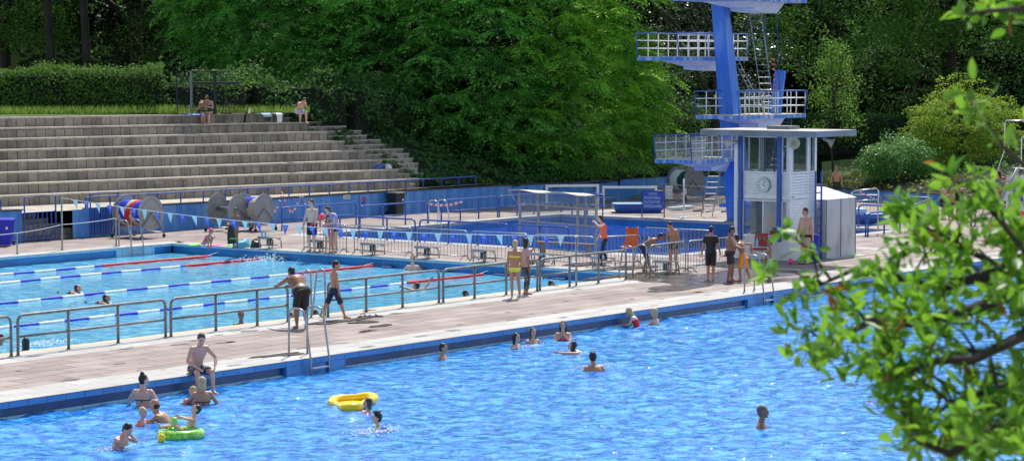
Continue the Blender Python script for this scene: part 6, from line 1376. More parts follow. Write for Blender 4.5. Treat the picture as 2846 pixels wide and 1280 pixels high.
# plastic windscreen with wavy roof
A = G(1445, 674); B = G(1657, 694); d = (B-A); Ln = d.length; hs = 1.96
o = empty('windscreen', 'clear plastic windscreen with wooden frame and clothes hooks beside the diving pool', 'windscreen', A, math.atan2(d.y, d.x))
M['wood'] = mat('grey_weathered_wood', (.42, .4, .37), .8, var=.25, scale=5)
for i in range(5):
    x = [0, .25, .62, .76, 1.0][i]*Ln; yy = .0 if i != 2 else .9
    if i == 3: yy = .02
    t = MB(); t.bb(x-.04, x+.04, yy-.04, yy+.04, 0, hs-.03); t.build('post', 'wood', o)
for z in (.82, hs-.5): t = MB(); t.bb(0, Ln, -.055, -.04, z, z+.07); t.build('cross_bar', 'wood', o)
t = MB(); nseg = 14
for i in range(nseg):
    x0 = -.3+(Ln+.45)*i/nseg; x1 = -.3+(Ln+.45)*(i+1)/nseg; za = hs+.04*math.sin(i*.9); zb = hs+.04*math.sin((i+1)*.9)
    t.add([(x0, -.35, za+.02), (x1, -.35, zb+.02), (x1, .8, zb-.06), (x0, .8, za-.06), (x0, -.35, za+.05), (x1, -.35, zb+.05), (x1, .8, zb-.03), (x0, .8, za-.03)], [(0, 1, 5, 4), (4, 5, 6, 7), (3, 2, 1, 0), (2, 3, 7, 6)])
t.build('roof', 'offwhite', o)
t = MB(); t.quad((0, .05, .35), (Ln, .05, .35), (Ln, .05, hs-.06), (0, .05, hs-.06)); t.build('plastic_sheet', 'sheet', o)
for i in range(12): t = MB(); x = .2+(Ln-.4)*i/11; t.tube([(x, -.06, hs-.45), (x-.02, -.2, hs-.4), (x-.06, -.24, hs-.28)], .01, 4); t.build('hook', 'steel_light', o)
t = MB(); t.cyl((-.05, -.02, hs-.55), (-.45, -.2, hs+.0), .025, n=6); t.build('brace', 'wood', o)
# wooden bench
A2 = G(1492, 703); d2 = G(1652, 712)-A2; o = empty('wooden_bench', 'low brown wooden bench behind the crowd barrier, under the windscreen', 'bench', A2, math.atan2(d2.y, d2.x)); L2 = d2.length
t = MB(); t.bb(0, L2, -.16, .16, .38, .43); t.build('seat', mat('brown_wood', (.2, .12, .08), .7, var=.3), o)
for x in (.25, L2-.25): t = MB(); t.bb(x-.04, x+.04, -.12, .12, 0, .38); t.build('leg', 'steel_dark', o)

# goals
def goal(name, label, a, b, z, dep, m='whitepaint'):
    d = (b-a); Ln = d.length; o = empty(name, label, 'goal', a, math.atan2(d.y, d.x)); r = .055
    t = MB(); t.bb(-r, r, -r, r, 0, z); t.build('goal_post', m, o); t = MB(); t.bb(Ln-r, Ln+r, -r, r, 0, z); t.build('goal_post', m, o)
    t = MB(); t.bb(-r, Ln+r, -r-.003, r+.003, z, z+2*r); t.build('crossbar', m, o)
    for x in (0, Ln): t = MB(); t.tube([(x, .03, z+r), (x, dep*.45, z+r), (x, dep, .05), (x, .05, .03)], .022, 6); t.build('net_support', 'steel', o, 2)
    t = MB()
    for i in range(int(Ln/.16)): x = .05+i*.16; t.tube([(x, dep*.45, z), (x, dep*.75, z*.45), (x, dep, .05)], .006, 3)
    for j in range(9): f = j/8; t.cyl((0, dep*(.45+.55*f), z*(1-f)+.05), (Ln, dep*(.45+.55*f), z*(1-f)+.05), .006, n=3)
    t.build('net', 'net', o); return o
ga = G(1519, 580); gb = G(1661, 578); goal('football_goal', 'white small goal with green net, the left one', ga, gb, (578-518)/SC(gb), 1.1)
ga = G(1677, 577); gb = G(1823, 577); goal('football_goal', 'white small goal with green net, the right one behind the blue tub', ga, gb, (575-521)/SC(gb), 1.2)
c = G(1752, 548); pts = []
for i in range(120): a = i*.5; r_ = .75+.3*math.sin(i*.37); pts.append((c.x+math.cos(a)*r_*1.1, c.y+math.sin(a)*r_*.55, .03+.05*(i/120)+.02*math.sin(i*1.3)))
t = MB(); t.tube(pts, .028, 5); tag(t.build('yellow_hose', 'hose', None, 2), 'yellow hose lying in a heap behind the right hand goal', 'hose')
c = G(1840, 548); t = MB(); rs_ = []
for k in range(5): rs_.append([(c.x+math.cos(a)*2.2*(1-k*.22)*(1+.15*math.sin(3*a)), c.y+math.sin(a)*1.2*(1-k*.22)*(1+.1*math.sin(5*a)), .02+.12*k) for a in [2*math.pi*i/22 for i in range(22)]])
t.rings(rs_); tag(t.build('sand_heap', 'sand', None, True), 'heap of brown sand by the wall left of the dark reel', 'sand heap')
# blue tubs (upturned float platforms)
def tub(label, c, rz, w_, d_, h):
    o = empty('float_platform', label, 'pool float', c, rz); t = MB(); rings = []
    for z, k in ((.02, .82), (h*.3, .9), (h-.04, 1), (h, .98)): rings.append([Vector((x*w_/2*k, y*d_/2*k, z)) for x, y in ((-1, -.7), (-.85, -1), (.85, -1), (1, -.7), (1, .7), (.85, 1), (-.85, 1), (-1, .7))])
    t.rings(rings); t.build('hull', 'bluepaint', o); t = MB(); t.add([(a[0]*.985, a[1]*.985, h+.004) for a in rings[-1]], [tuple(range(8))]); t.build('top_mat', mat('top_mat_blue', (.2, .38, .62), .7), o)
tub('flat blue tub with pale blue top beside the German warning sign', G(1762, 592)+Vector((.6, .2, 0)), R(-50), 2.4, 1.5, .42)
tub('blue tub with stacked blocks in front of the barriers at the right basin', G(2395, 622)+Vector((.3, .3, 0)), R(-50), 2.4, 1.3, .42)
c = G(2405, 622); t = MB(); t.box((c.x+.3, c.y+.5, .53), (.9, .5, .2), rz=.7); t.box((c.x-.3, c.y+.9, .5), (.5, .4, .14), rz=.7); tag(t.build('foam_blocks', 'paleblue'), 'pale blue blocks lying on the blue tub at the right basin', 'blocks')
A = G(1862, 585); B = G(1922, 580); t = MB(); d = B-A; t.box((A+B)/2+Vector((0, 0, .1)), (d.length, .35, .12), rz=math.atan2(d.y, d.x)); tag(t.build('white_board', 'board'), 'white flat board lying on the deck right of the warning sign', 'board')
p = G(1900, 605); o = empty('signal_post', 'white upright post with a small box at the diving pool edge', 'post', p); t = MB(); t.cyl((0, 0, 0), (0, 0, 1.72), .035, n=8); t.build('pole', 'whitepaint', o, 2); t = MB(); t.box((.08, 0, 1.15), (.12, .1, .26)); t.build('switch_box', 'offwhite', o); t = MB(); t.box((0, 0, .02), (.45, .3, .04)); t.build('base_plate', 'whitepaint', o)
for w2, px, py, hh, lab in (('notice', 1859, 570, .62, 'white paper notice hung on the barrier right of the warning sign'),):
    p = G(px, py); t = MB(); t.box((p.x, p.y, .62), (.03, .36, .66), rz=.25); tag(t.build('paper_notice', 'white'), lab, 'notice')

# lane ropes
LRG = 'lane ropes stretched along the lap pool'
def lanerope(Y, x1, red, label, sagx=0):
    o = empty('lane_rope', label, 'lane rope', (XW, Y, WZ+.02), 0, LRG); n = 0
    segs = []; x = XW+.3; i = 0
    xr = red
    def yy(x): return .10*math.sin(x*.21+Y)+.05*math.sin(x*.7+Y)
    t = MB(); x = 22.0
    while x < x1-.06:
        t.cur = 0 if x > xr else (2 if int((x)/ .9) % 2 else 1)
        # ribbed float discs
        t.tube([(x-XW, yy(x), 0), (x+.05-XW, yy(x+.05), 0)], [.062, .062] if x > xr else [.052, .052], 8); x += .082 if t.cur != 2 else .058
    t.build('floats', mats=['red', 'ropeblue', 'white'], parent=o)
    t = MB(); t.tube([(x_-XW, yy(x_), .0) for x_ in np.arange(XW, XE, 1.0)]+[(XE-XW, 0, .12)], .01, 4); t.build('cable', 'white', o)
    t = MB(); t.box((XE-XW-.25, 0, .05), (.18, .05, .05)); t.build('tensioner', 'darkbluepaint', o)
lanerope(61.45, 61.5, 56.2, 'white and blue lane rope with long red end, farthest of the ropes')
lanerope(58.95, 61.9, 57.8, 'white and blue lane rope with long red end, second farthest')
lanerope(53.85, 62.0, 58.2, 'white and blue lane rope passing behind the two walking figures, third of the ropes')
lanerope(48.7, 61.6, 57.7, 'white and blue lane rope nearest to the grey railing')
# small lane number plates at the end wall
for i in range(7):
    t = MB(); y = 58.1-2.5*i; t.box((XE-.15, y, WZ+.05), (.2, .42, .03), M_=Matrix.Rotation(R(-12), 3, 'Y')); tag(t.build('touch_bar', 'darkbluepaint'), 'small dark bar floating at the end wall of the lap pool', 'bar', 'dark bars at the end wall')
# splash: loose droplets and foam lumps
def splash(px, py, rx, ry, n, label, h=.12, s=.02):
    c = G(px, py, WZ); s *= .62; t = MB()
    for _ in range(int(n*1.8)):
        a = random.gauss(0, .45); b = random.gauss(0, .45); p = (c.x+rx*a, c.y+ry*b, WZ+.01+abs(random.gauss(0, h*.4))); q = s*random.uniform(.5, 1.6); t.ell(p, (q*1.6, q*1.6, q*.7), 5, 3)
    o = t.build('splash', 'foam', None, 2); tag(o, label, 'splash', kind='stuff')
for a in ((775, 722, 2.0, .7, 260, 'white splash of a swimmer between two red rope ends', .22, .026), (1045, 1200, .9, .45, 150, 'white splash round the boy with blue armbands', .06, .018), (1655, 1020, .9, .4, 130, 'white splash round the man with the dark cap', .05, .018), (325, 1245, .7, .3, 90, 'white splash round the boy rubbing his face', .04, .016), (1478, 962, .7, .25, 70, 'white splash below the girls at the pool edge', .04, .016), (120, 955, 1.2, .5, 110, 'white splash near the dark haired swimmer', .05, .025), (1480, 775, 1.2, .5, 90, 'white splash below the two boys holding the block', .05, .02), (2310/1.0, 795, 1.4, .5, 60, 'white splash beyond the leaning branch', .05, .02)):
    splash(a[0], a[1], a[2], a[3], a[4], a[5], a[6], a[7])

# inflatables
c = G(980, 1125, WZ); o = empty('swim_float', 'yellow inflatable floating seat on the big blue pool', 'inflatable', c, R(38-180))
M['floatyellow'] = mat('float_yellow', (.95, .68, .01), .25, var=.06, coat=.3)
t = MB(); pts = []; rr = []
for i in range(28):
    a = 2*math.pi*i/28; r1 = .50+.10*math.cos(3*a); pts.append((math.cos(a)*r1*1.15, math.sin(a)*r1*.8, .07+.045*math.cos(a-2.2))); rr.append(.088+.014*math.cos(3*a))
t.tube(pts, rr, 12, closed=True); t.build('ring', 'floatyellow', o, 2); t = MB(); t.ell((0, 0, .02), (.5, .35, .05), 16, 6); t.build('seat', 'floatyellow', o, 2)
t = MB(); t.tube([(.5*math.cos(a), .34*math.sin(a), .02) for a in np.linspace(3.4, 5.2, 12)], .02, 5); t.build('red_trim', 'coral', o)
c = G(503, 1212, WZ); o = empty('swim_ring', 'lime green inflatable ring carrying the boy with the paddle', 'inflatable', c, R(-30))
t = MB(); t.tube([(math.cos(a)*.36, math.sin(a)*.30, .05) for a in [2*math.pi*i/32 for i in range(32)]], .105, 12, closed=True); t.build('ring', mat('ring_lime', (.32, .8, .1), .25, var=.5, scale=14, coat=.3), o, 2)
for k in range(9): t = MB(); a = .7*k; t.box((.36*math.cos(a), .3*math.sin(a), .155), (.05, .03, .012), rz=a); t.build('printed_star', 'armblue', o)
pa = G(445, 1225, WZ)+Vector((0, 0, .03)); pb = GX(487, 1165, pa.x+.25); o = empty('toy_paddle', 'yellow and green toy paddle held by the boy in the lime ring', 'paddle', pa); v_ = Vector(pb)-pa
t = MB(); t.cyl((0, 0, 0), v_, .014, n=8); t.build('shaft', 'floatyellow', o, 2); t = MB(); t.ell(v_*.08, (.05, .1, .09), 10, 6); t.build('blade', 'floatyellow', o, 2); t = MB(); t.ell(v_*.92, (.045, .09, .08), 10, 6); t.build('blade', 'ringgreen', o, 2)

# shoes, bags, towels, chairs
def sandals(px, py, label, m='navy', n=2, z=0, rz=None):
    c = G(px, py, z) if z is not None else G(px, py); o = empty('sandals', label, 'sandals', c, rz if rz is not None else random.uniform(0, 3))
    for i in range(n):
        x = (i-.5)*.2; t = MB(); prof = [(-.13, .035), (-.05, .04), (.05, .05), (.11, .045), (.14, .02)]
        t.rings([[Vector((x+w_*sx, y, zz)) for sx, zz in ((-1, .002), (1, .002), (1, .022), (-1, .022))] for y, w_ in prof]); s_ = t.build('sole', m, o)
        t = MB(); t.tube([(x-.045, .02, .02), (x-.02, .05, .06), (x+.02, .05, .06), (x+.045, .02, .02)], .012, 5); t.build('strap', m, s_)
sandals(1005, 883, 'pair of black flip flops on the deck, left of three pairs', 'black', rz=.5); sandals(1024, 880, 'dark blue sandals on the deck, middle of three pairs', 'navy', rz=1.5); sandals(1050, 879, 'dark blue sandals on the deck, right of three pairs', 'navy', rz=.9)
sandals(500, 674, 'pair of black shoes at the far corner of the lap pool', 'black', rz=1.2); sandals(2152, 764, 'pair of dark sandals behind the boy in green shorts', 'navy', rz=.3); sandals(2735, 627, 'pair of dark shoes at the foot of the slide ladder', 'black', rz=.3)
def lump(name, label, cat, p, size, m, seed=0, parent=None, squash=.6):
    r_ = random.Random(seed); t = MB(); n, k = 14, 8; rings = []
    ph = [r_.uniform(0, 6) for _ in range(6)]
    for i in range(k+1):
        f = math.pi/2*(i/k); ring = []
        for j in range(n):
            a = 2*math.pi*j/n; q = 1+.18*math.sin(2*a+ph[0])+.14*math.sin(3*a+ph[1]+f*2)+.08*math.sin(5*a+ph[2]+3*f)
            ring.append(Vector((math.cos(a)*size[0]/2*q*math.cos(f)**.6 if i < k else .01*math.cos(a), math.sin(a)*size[1]/2*q*math.cos(f)**.6 if i < k else .01*math.sin(a), size[2]*math.sin(f)*(1+.15*math.sin(a+ph[3])))))
        rings.append(ring)
    t.rings(rings); o = t.build(name, m, parent, 2)
    if not parent: o.location = p; tag(o, label, cat)
    return o
def zt(k): return TZ0+TH*k
lump('bag', 'light turquoise bag lying flat at the lap pool corner', 'bag', G(675, 687), (.75, .4, .28), 'turq', 1)
lump('bag', 'dark bag under the second starting block', 'bag', G(712, 688), (.5, .35, .3), 'binblack', 2)
b_ = lump('backpack', 'black drawstring bag with green lettering held by the girl in the blue swimsuit', 'bag', GX(643, 655, G(650, 700).x-.15)-Vector((0, 0, .28)), (.34, .2, .62), 'black', 3)
tx = world_text('arena', .12, Matrix.Identity(4), 'neon', 'lettering', b_); tx.data.transform(face_mat((-.08, -.14, .2), (math.sin(YAW), -math.cos(YAW), 0)))
lump('towel', 'lime green towel on the pavement left of the first starting block', 'towel', G(541, 681), (.55, .3, .06), 'neon', 4)
lump('towel', 'pink cloth lying under the first starting block', 'towel', G(600, 682), (.8, .3, .05), 'pink', 5); lump('toy', 'green and yellow swim toys on the pavement beside the girl', 'toy', G(640, 683), (.5, .2, .06), 'ringgreen', 6)
for i, (px, py, c_, hh) in enumerate(((578, 655, 'turq', .24), (597, 655, 'turq', .22), (588, 655, 'pink', .2))):
    p = Vector((62.42+.0*i, 59.46-.17*i+.12, .425)); o = empty('bottle', ['clear blue bottle standing left on the first starting block', 'clear blue bottle standing right on the first starting block', 'pink carton between the two bottles on the first starting block'][i], 'bottle', p)
    t = MB(); t.rings([[(r_*math.cos(a), r_*math.sin(a), z) for a in [2*math.pi*k/10 for k in range(10)]] for z, r_ in ((0, .035), (hh*.65, .036), (hh*.82, .018), (hh, .016))]); t.build('body', ['turq', 'turq', 'white'][i], o, True); t = MB(); t.cyl((0, 0, hh), (0, 0, hh+.025), .018, n=8); t.build('cap', 'pink' if i == 2 else 'white', o)
# terrace belongings
lump('backpack', 'black backpack on the top tier right of the couple', 'bag', G(627, 316, ZT), (.45, .3, .5), 'black', 11)
lump('backpack', 'blue backpack at the feet of the sitting couple', 'bag', G(597, 341, zt(7)), (.42, .3, .5), 'bluesuit', 12)
lump('backpack', 'black backpack beside the man sitting alone on the top tier', 'bag', G(795, 314, ZT), (.4, .35, .55), 'black', 13)
lump('bag', 'flat dark bag with a white cup on the top tier', 'bag', G(697, 315, ZT), (.6, .3, .14), 'black', 14)
def drape(name, label, p, w_, over, hang, m, k=7):
    o = empty(name, label, 'towel', p, TANG); t = MB(); V = []; n = 10
    prof = [(over, .012), (over*.5, .03), (.0, .02), (-.045, -.02)]+[(-.05-.01*math.sin(i), -hang*(i/4)) for i in range(1, 5)]
    rings = [[Vector((w_*(j/n-.5)*(1-.06*i), y+.015*math.sin(j*1.7+i), z+.012*math.sin(j*2.3+i*1.1))) for j in range(n+1)] for i, (y, z) in enumerate(prof)]
    vs = [v for r in rings for v in r]; fs = [(i*(n+1)+j, i*(n+1)+j+1, (i+1)*(n+1)+j+1, (i+1)*(n+1)+j) for i in range(len(prof)-1) for j in range(n)]
    t.add(vs, fs); q = t.build('cloth', m, o, 2); md = q.modifiers.new('s', 'SOLIDIFY'); md.thickness = .012; return o
drape('towel', 'light blue towel hanging over the edge of the top tier', G(742, 317, ZT), .7, .35, .12, 'paleblue'); drape('towel', 'white towel hanging down the riser of the top tier', G(775, 317, ZT), .42, .5, .38, 'white')
drape('towel', 'blue towel spread under the sitting couple', G(545, 319, ZT), 1.0, .5, .03, 'bluesuit')
lump('clothes_pile', 'pile of blue clothes at the right end of a middle tier', 'clothes', G(1056, 469, zt(2)), (.7, .4, .2), 'bluesuit', 21); lump('clothes_pile', 'white bundle beside the blue clothes on the middle tier', 'clothes', G(1080, 469, zt(2)), (.4, .35, .22), 'white', 22); lump('clothes_pile', 'small white and black cloth on the lowest tier', 'clothes', G(1072, 494, zt(1)), (.4, .25, .12), 'white', 23)
for px, lab in ((606, 'small orange and white bottle on the top tier beside the couple'), (693, 'white cup standing on the dark bag of the top tier')):
    p = G(px, 315, ZT+(.12 if px > 650 else 0)); o = empty('bottle', lab, 'bottle', p); t = MB(); t.rings([[(r_*math.cos(a), r_*math.sin(a), z) for a in [2*math.pi*k/8 for k in range(8)]] for z, r_ in ((0, .04), (.14, .04), (.2, .02), (.24, .02))]); t.build('body', 'white', o, True); t = MB(); t.cyl((0, 0, .24), (0, 0, .27), .022, n=8); t.build('cap', 'orange', o)
# chairs
p = G(1750, 738); o = empty('orange_chair', 'orange plastic shell chair on a tall steel frame by the crowd barriers', 'chair', p, math.atan2(-p.y, -p.x)-R(18)); zs = .62
t = MB(); prof = [(.24, zs-.02), (.2, zs), (.05, zs-.03), (-.12, zs-.02), (-.2, zs+.08), (-.25, zs+.35), (-.29, zs+.62)]; n = 8; rings = []
for (x, z) in prof:
    hw = .25 if z < zs+.3 else .21; rings.append([Vector((x-.05*abs(j/n-.5)*(-1), hw*(j/n*2-1), z+.06*(abs(j/n*2-1)**2))) for j in range(n+1)])
t.add([v for r in rings for v in r], [(i*(n+1)+j, i*(n+1)+j+1, (i+1)*(n+1)+j+1, (i+1)*(n+1)+j) for i in range(len(prof)-1) for j in range(n)]); q = t.build('seat_shell', 'orange', o, 2); md = q.modifiers.new('s', 'SOLIDIFY'); md.thickness = .02
for sx in (-1, 1):
    for sy in (-1, 1): t = MB(); t.cyl((sx*.16, sy*.18, zs-.04), (sx*.24, sy*.25, 0), .014, n=6); t.build('leg', 'steel_light', o, 2)
p = Vector((68.35, 41.95, 0)); o = empty('red_chair', 'worn red upholstered chair standing at the hut wall', 'chair', p, R(180+8)); M['wornred'] = mat('worn_red', (.45, .04, .045), .8, scale=4, col2=(.16, .17, .1), lo=.5, hi=.58)
t = MB(); t.box((0, 0, .44), (.42, .46, .06)); t.build('seat', 'wornred', o); t = MB(); t.box((-.22, 0, .74), (.05, .46, .46), M_=Matrix.Rotation(-.15, 3, 'Y')); t.build('backrest', 'wornred', o)
for sx in (-1, 1):
    for sy in (-1, 1): t = MB(); t.tube([(sx*.2, sy*.22, 0), (sx*.17, sy*.21, .42)], .013, 6); t.build('leg', 'steel_light', o, 2)
p = Vector((68.3, 41.98, .475)); o = empty('water_bottle', 'clear water bottle standing on the red chair', 'bottle', p); t = MB(); t.rings([[(r_*math.cos(a), r_*math.sin(a), z) for a in [2*math.pi*k/12 for k in range(12)]] for z, r_ in ((0, .045), (.22, .045), (.29, .02), (.31, .018))]); t.build('body', 'paleblue', o, True); t = MB(); t.cyl((0, 0, .31), (0, 0, .335), .02, n=8); t.build('cap', 'white', o)
p = G(2197, 734); t = MB(); t.ell((0, 0, .1), (.1, .1, .1), 18, 12); o = t.build('ball', 'ballpink', None, 2, loc=p); tag(o, 'pink ball on the ground at the corner of the hut', 'ball')

# slide at the right edge
o = empty('water_slide', 'steel ladder and platform of a water slide at the right edge', 'slide', G(2752, 628))
O_ = G(2752, 628)
def sw(px, py, X): return GX(px, py, X)-O_
for dx in (0, 46):
    a = sw(2745+dx*.9, 628-dx*.12, O_.x+dx*.012); b = sw(2826+dx*.3, 468, O_.x+.9+dx*.01); t = MB(); t.cyl(a, b, .035, n=8); t.build('ladder_side', 'steel', o, 2)
a0 = sw(2745, 628, O_.x); b0 = sw(2812, 468, O_.x+.9); a1 = sw(2778, 624, O_.x+.4); b1 = sw(2838, 468, O_.x+1.2)
for i in range(1, 11): f = i/11; t = MB(); t.box((a0.lerp(b0, f)+a1.lerp(b1, f))/2, (.1, .42, .03), rz=math.atan2((a1-a0).y, (a1-a0).x)+R(90)); t.build('step', 'steel_light', o)
t = MB(); t.tube([a0+Vector((-.1, .3, .25)), b0+Vector((-.1, .3, .75)), b0+Vector((-.1, .3, 1.9)), b0+Vector((.0, .3, 2.0)), b0+Vector((1.2, -1.0, 2.0))], .03, 8); t.build('hand_rail', 'steel_light', o, 2)
t = MB(); t.tube([a1+Vector((0, 0, .9)), b1+Vector((0, 0, .2)), b1+Vector((0, 0, 1.25)), b1+Vector((.05, 0, 1.32)), b1+Vector((1.3, -1.3, 1.32))], .03, 8); t.build('hand_rail', 'steel_light', o, 2)
for i in range(1, 9): t = MB(); q = b1.lerp(b1+Vector((1.3, -1.3, 0)), i/9); t.cyl(q, q+Vector((0, 0, 1.3)), .015, n=5); t.build('baluster', 'steel_light', o, 2)
t = MB(); t.box(b1+Vector((.6, -.3, -.03)), (1.5, 1.6, .06), rz=R(-45)); t.build('platform', 'steel', o)
t = MB(); t.cyl(Vector((b1.x+.8, b1.y-.8, -.0)), Vector((b1.x+.8, b1.y-.8, b1.z)), .06, n=10); t.build('support', 'steel', o, 2)
t = MB(); c0 = sw(2875, 505, O_.x+1.0); pr = []
for i in range(9):
    f = i/8; cc = c0+Vector((0.2*f, -1.0*f, -1.6*f)); pr.append([cc+Vector((math.cos(a)*.15, math.cos(a)*.5, -math.sin(a)*.5)) for a in [math.pi*j/10 for j in range(11)]])
t.add([v for r in pr for v in r], [(i*11+j, i*11+j+1, (i+1)*11+j+1, (i+1)*11+j) for i in range(8) for j in range(10)]); q = t.build('chute', 'steel_light', o, 2); md = q.modifiers.new('s', 'SOLIDIFY'); md.thickness = .03
# steel arch gate with tape at the right basin
A = G(2367, 650); o = empty('tube_frame', 'steel tube frame wrapped with red tape at the right hand basin', 'frame', A); s_ = 1/SC(A)
ux = Vector((RT.x, RT.y, 0)); t = MB(); t.tube([(0, 0, 0), (0, 0, 115*s_), ux*6*s_+Vector((0, 0, 120*s_)), ux*68*s_+Vector((0, 0, 127*s_)), ux*73*s_+Vector((0, 0, 120*s_)), ux*73*s_+Vector((0, 0, 12*s_))], .03, 8); t.build('frame', 'steel_light', o, 2)
t = MB(); t.cyl((0, 0, 92*s_), ux*73*s_+Vector((0, 0, 96*s_)), .025, n=6); t.build('cross_bar', 'steel_light', o, 2)
t = MB()
for i in range(12): f = i/11; t.cur = i % 2; t.box(ux*(20+50*f)*s_+Vector((0, 0, (118-24*f)*s_)), (.1, .02, .045), M_=Matrix.Rotation(.5, 3, 'Y'))
t.build('wrapped_tape', mats=['pink', 'white'], parent=o)

# ------------------------------------------------------------ overhanging branch close to the viewer
BT0 = PD(3900, 8.2, -.0); o = empty('foreground_tree', 'leafy branches of a nearby tree hanging into the picture from the right', 'tree', BT0)
def NB(px, py, dep_):                        # place at a given distance in front of the viewer side
    d = ray(px, py); t = dep_/(d.dot(FH)); return CAM+d*t-BT0
t = MB(); t.tube([Vector((0, 0, 0)), Vector((.1, 0, 2)), Vector((0, .1, 4.5)), Vector((.1, 0, 7.5))], [.22, .19, .16, .1], 10); t.build('trunk', 'bark', o, 2)
BR_ = [([(3500, 600), (3150, 640), (2900, 690), (2760, 760), (2620, 800), (2480, 770), (2370, 750), (2260, 800)], 7.6, .03, 1),
       ([(3500, 700), (3100, 760), (2850, 800), (2700, 860), (2560, 900), (2420, 890), (2320, 950), (2260, 985)], 7.3, .03, 1),
       ([(3400, 700), (3050, 730), (2846, 770), (2700, 700), (2600, 640), (2540, 660)], 7.9, .022, 1),
       ([(3500, 850), (3100, 900), (2846, 930), (2700, 1000), (2600, 1000), (2480, 1060), (2440, 1040)], 7.0, .026, 1),
       ([(3500, 1150), (3100, 1120), (2846, 1130), (2740, 1200), (2640, 1260), (2560, 1230), (2550, 1150)], 6.8, .026, 1),
       ([(3500, 1000), (3100, 1010), (2900, 1050), (2760, 1080), (2640, 1120), (2560, 1180)], 7.1, .022, 1),
       ([(3400, 330), (3100, 350), (2870, 480), (2790, 410), (2730, 320), (2690, 260)], 6.4, .012, 0),
       ([(3300, 60), (3050, 40), (2900, 20), (2760, 30), (2680, 40)], 7.0, .02, 0),
       ([(3500, 950), (3150, 880), (2950, 820), (2800, 640), (2740, 560)], 7.4, .022, 1)]
LP, LD, LN = [], [], []
def addleafs(pts, dep_, n, spread, lenr=(.045, .075)):
    for _ in range(n):
        k = rng.integers(1, len(pts)); f = rng.random(); a = pts[k-1]; b = pts[k]; q = a*(1-f)+b*f
        LP.append(q+rng.normal(size=3)*spread); d = rng.normal(size=3)*.7+np.array([-RT.x*.5, -RT.y*.5, .35]); LD.append(d); LN.append(rng.normal(size=3)*.7+np.array([0, 0, .9]))
for pts, dep_, r_, dense in BR_:
    W_ = [np.array(NB(px, py, dep_+.25*math.sin(i*1.3))) for i, (px, py) in enumerate(pts)]
    t = MB(); n = len(W_); t.tube([Vector(q) for q in W_], [r_*(1-.85*i/(n-1)) for i in range(n)], 7); t.build('branch', 'bark', o, 2)
    if dense:
        vis = W_[2:] if len(W_) > 5 else W_[1:]
        for j in range(15):                     # side twigs ending in leaf rosettes
            k = rng.integers(1, len(vis)); f = rng.random(); q = vis[k-1]*(1-f)+vis[k]*f; e = q+rng.normal(size=3)*np.array([.065, .065, .05])+np.array([0, 0, .05])-np.array(RT)*.05
            t = MB(); t.tube([Vector(q), Vector((q+e)/2+np.array([0, 0, .02])), Vector(e)], [.006, .004, .002], 4); t.build('twig', 'bark', o)
            for _ in range(12): LP.append(e+rng.normal(size=3)*.02); h = rng.normal(size=3)+np.array([0, 0, .7])-np.array(RT)*.45; LD.append(h); LN.append(rng.normal(size=3)*.6+np.array([0, 0, .6]))
        addleafs(vis, dep_, 16, .03)
    else:
        addleafs(W_[1:], dep_, 6, .02)
def rosette(px, py, dep_, n, s=.016):
    e = np.array(NB(px, py, dep_))
    for _ in range(n): LP.append(e+rng.normal(size=3)*s); h = rng.normal(size=3)+np.array([0, 0, .6])-np.array(RT)*.3; LD.append(h); LN.append(rng.normal(size=3)*.5+np.array([0, 0, .8]))
for a in ((2690, 300, 6.4, 5), (2720, 330, 6.4, 3), (2780, 390, 6.4, 4), (2830, 330, 6.4, 2), (2835, 420, 6.4, 2), (2680, 40, 7, 12), (2740, 25, 7, 12), (2800, 50, 7, 14), (2840, 20, 7, 12), (2215, 815, 7.6, 8), (2270, 825, 7.6, 10), (2310, 960, 7.3, 12), (2240, 975, 7.3, 3), (2330, 1050, 7.2, 8), (2450, 1065, 7.2, 8), (2500, 600, 7.9, 10), (2560, 650, 7.9, 12), (2700, 570, 7.5, 12), (2790, 600, 7.5, 12), (2820, 700, 7.4, 12), (2570, 1170, 6.9, 10), (2550, 1230, 6.9, 12)): rosette(*a)
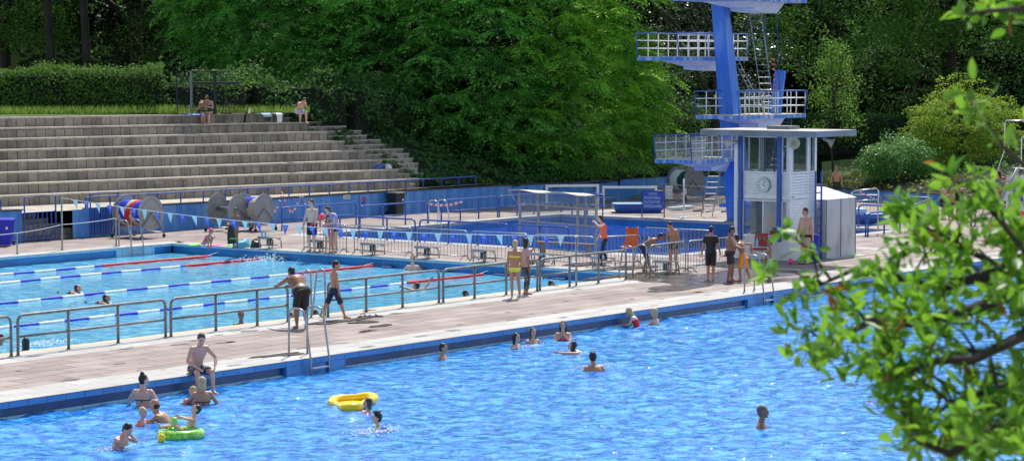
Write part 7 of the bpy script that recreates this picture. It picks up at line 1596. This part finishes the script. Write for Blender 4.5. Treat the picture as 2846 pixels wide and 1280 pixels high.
# fuller masses where the branches overlap
def fill(px0, px1, py0, py1, n, dep_):
    for _ in range(n):
        px, py = rng.uniform(px0, px1), rng.uniform(py0, py1); e = np.array(NB(px, py, dep_+rng.normal()*.25))
        for _ in range(11): LP.append(e+rng.normal(size=3)*.024); LD.append(rng.normal(size=3)+np.array([0, 0, .6])-np.array(RT)*.35); LN.append(rng.normal(size=3)*.6+np.array([0, 0, .7]))
fill(2720, 2960, 610, 700, 9, 7.6); fill(2660, 2960, 730, 900, 20, 7.4); fill(2420, 2640, 800, 930, 14, 7.4); fill(2260, 2430, 800, 890, 4, 7.4); fill(2300, 2480, 930, 1010, 6, 7.3); fill(2700, 2960, 1060, 1290, 42, 6.9); fill(2620, 2700, 1160, 1290, 7, 6.9)
LP = np.array(LP); LD = nrm(np.array(LD)); LN = nrm(np.array(LN)); red = rng.random(len(LP)) < .03
def curved(P, D, N_, Ls, Ws):
    S = nrm(np.cross(D, N_)); U_ = nrm(np.cross(S, D)); Ls = Ls[:, None]; Ws = Ws[:, None]
    ks = [(0, .06, 0), (.25, .42, .03), (.55, .5, .035), (.82, .3, .0), (1, .02, -.06)]; rowsv = []
    for f, w_, b in ks:
        m_ = P+D*Ls*f+U_*Ls*b; rowsv += [m_-S*Ws*w_+U_*Ws*.12, m_, m_+S*Ws*w_+U_*Ws*.12]
    V = np.stack(rowsv, 1); n = len(P); V = V.reshape(-1, 3); base = np.arange(n)[:, None]*15; F = []
    for i in range(4):
        for j in range(2): F.append(np.concatenate([base+i*3+j, base+i*3+j+1, base+(i+1)*3+j+1, base+(i+1)*3+j], 1))
    return V, np.stack(F, 1).reshape(-1, 4)
for nm, mk, m_ in (('leaves', ~red, 'l_front'), ('reddish_leaves', red, 'l_frontred')):
    n = mk.sum(); v, f = curved(LP[mk], LD[mk], LN[mk], rng.uniform(.036, .078, n), rng.uniform(.016, .031, n)); q = npmesh(nm, v, f, m_, o); q.data.polygons.foreach_set('use_smooth', [True]*len(q.data.polygons))

LATER()
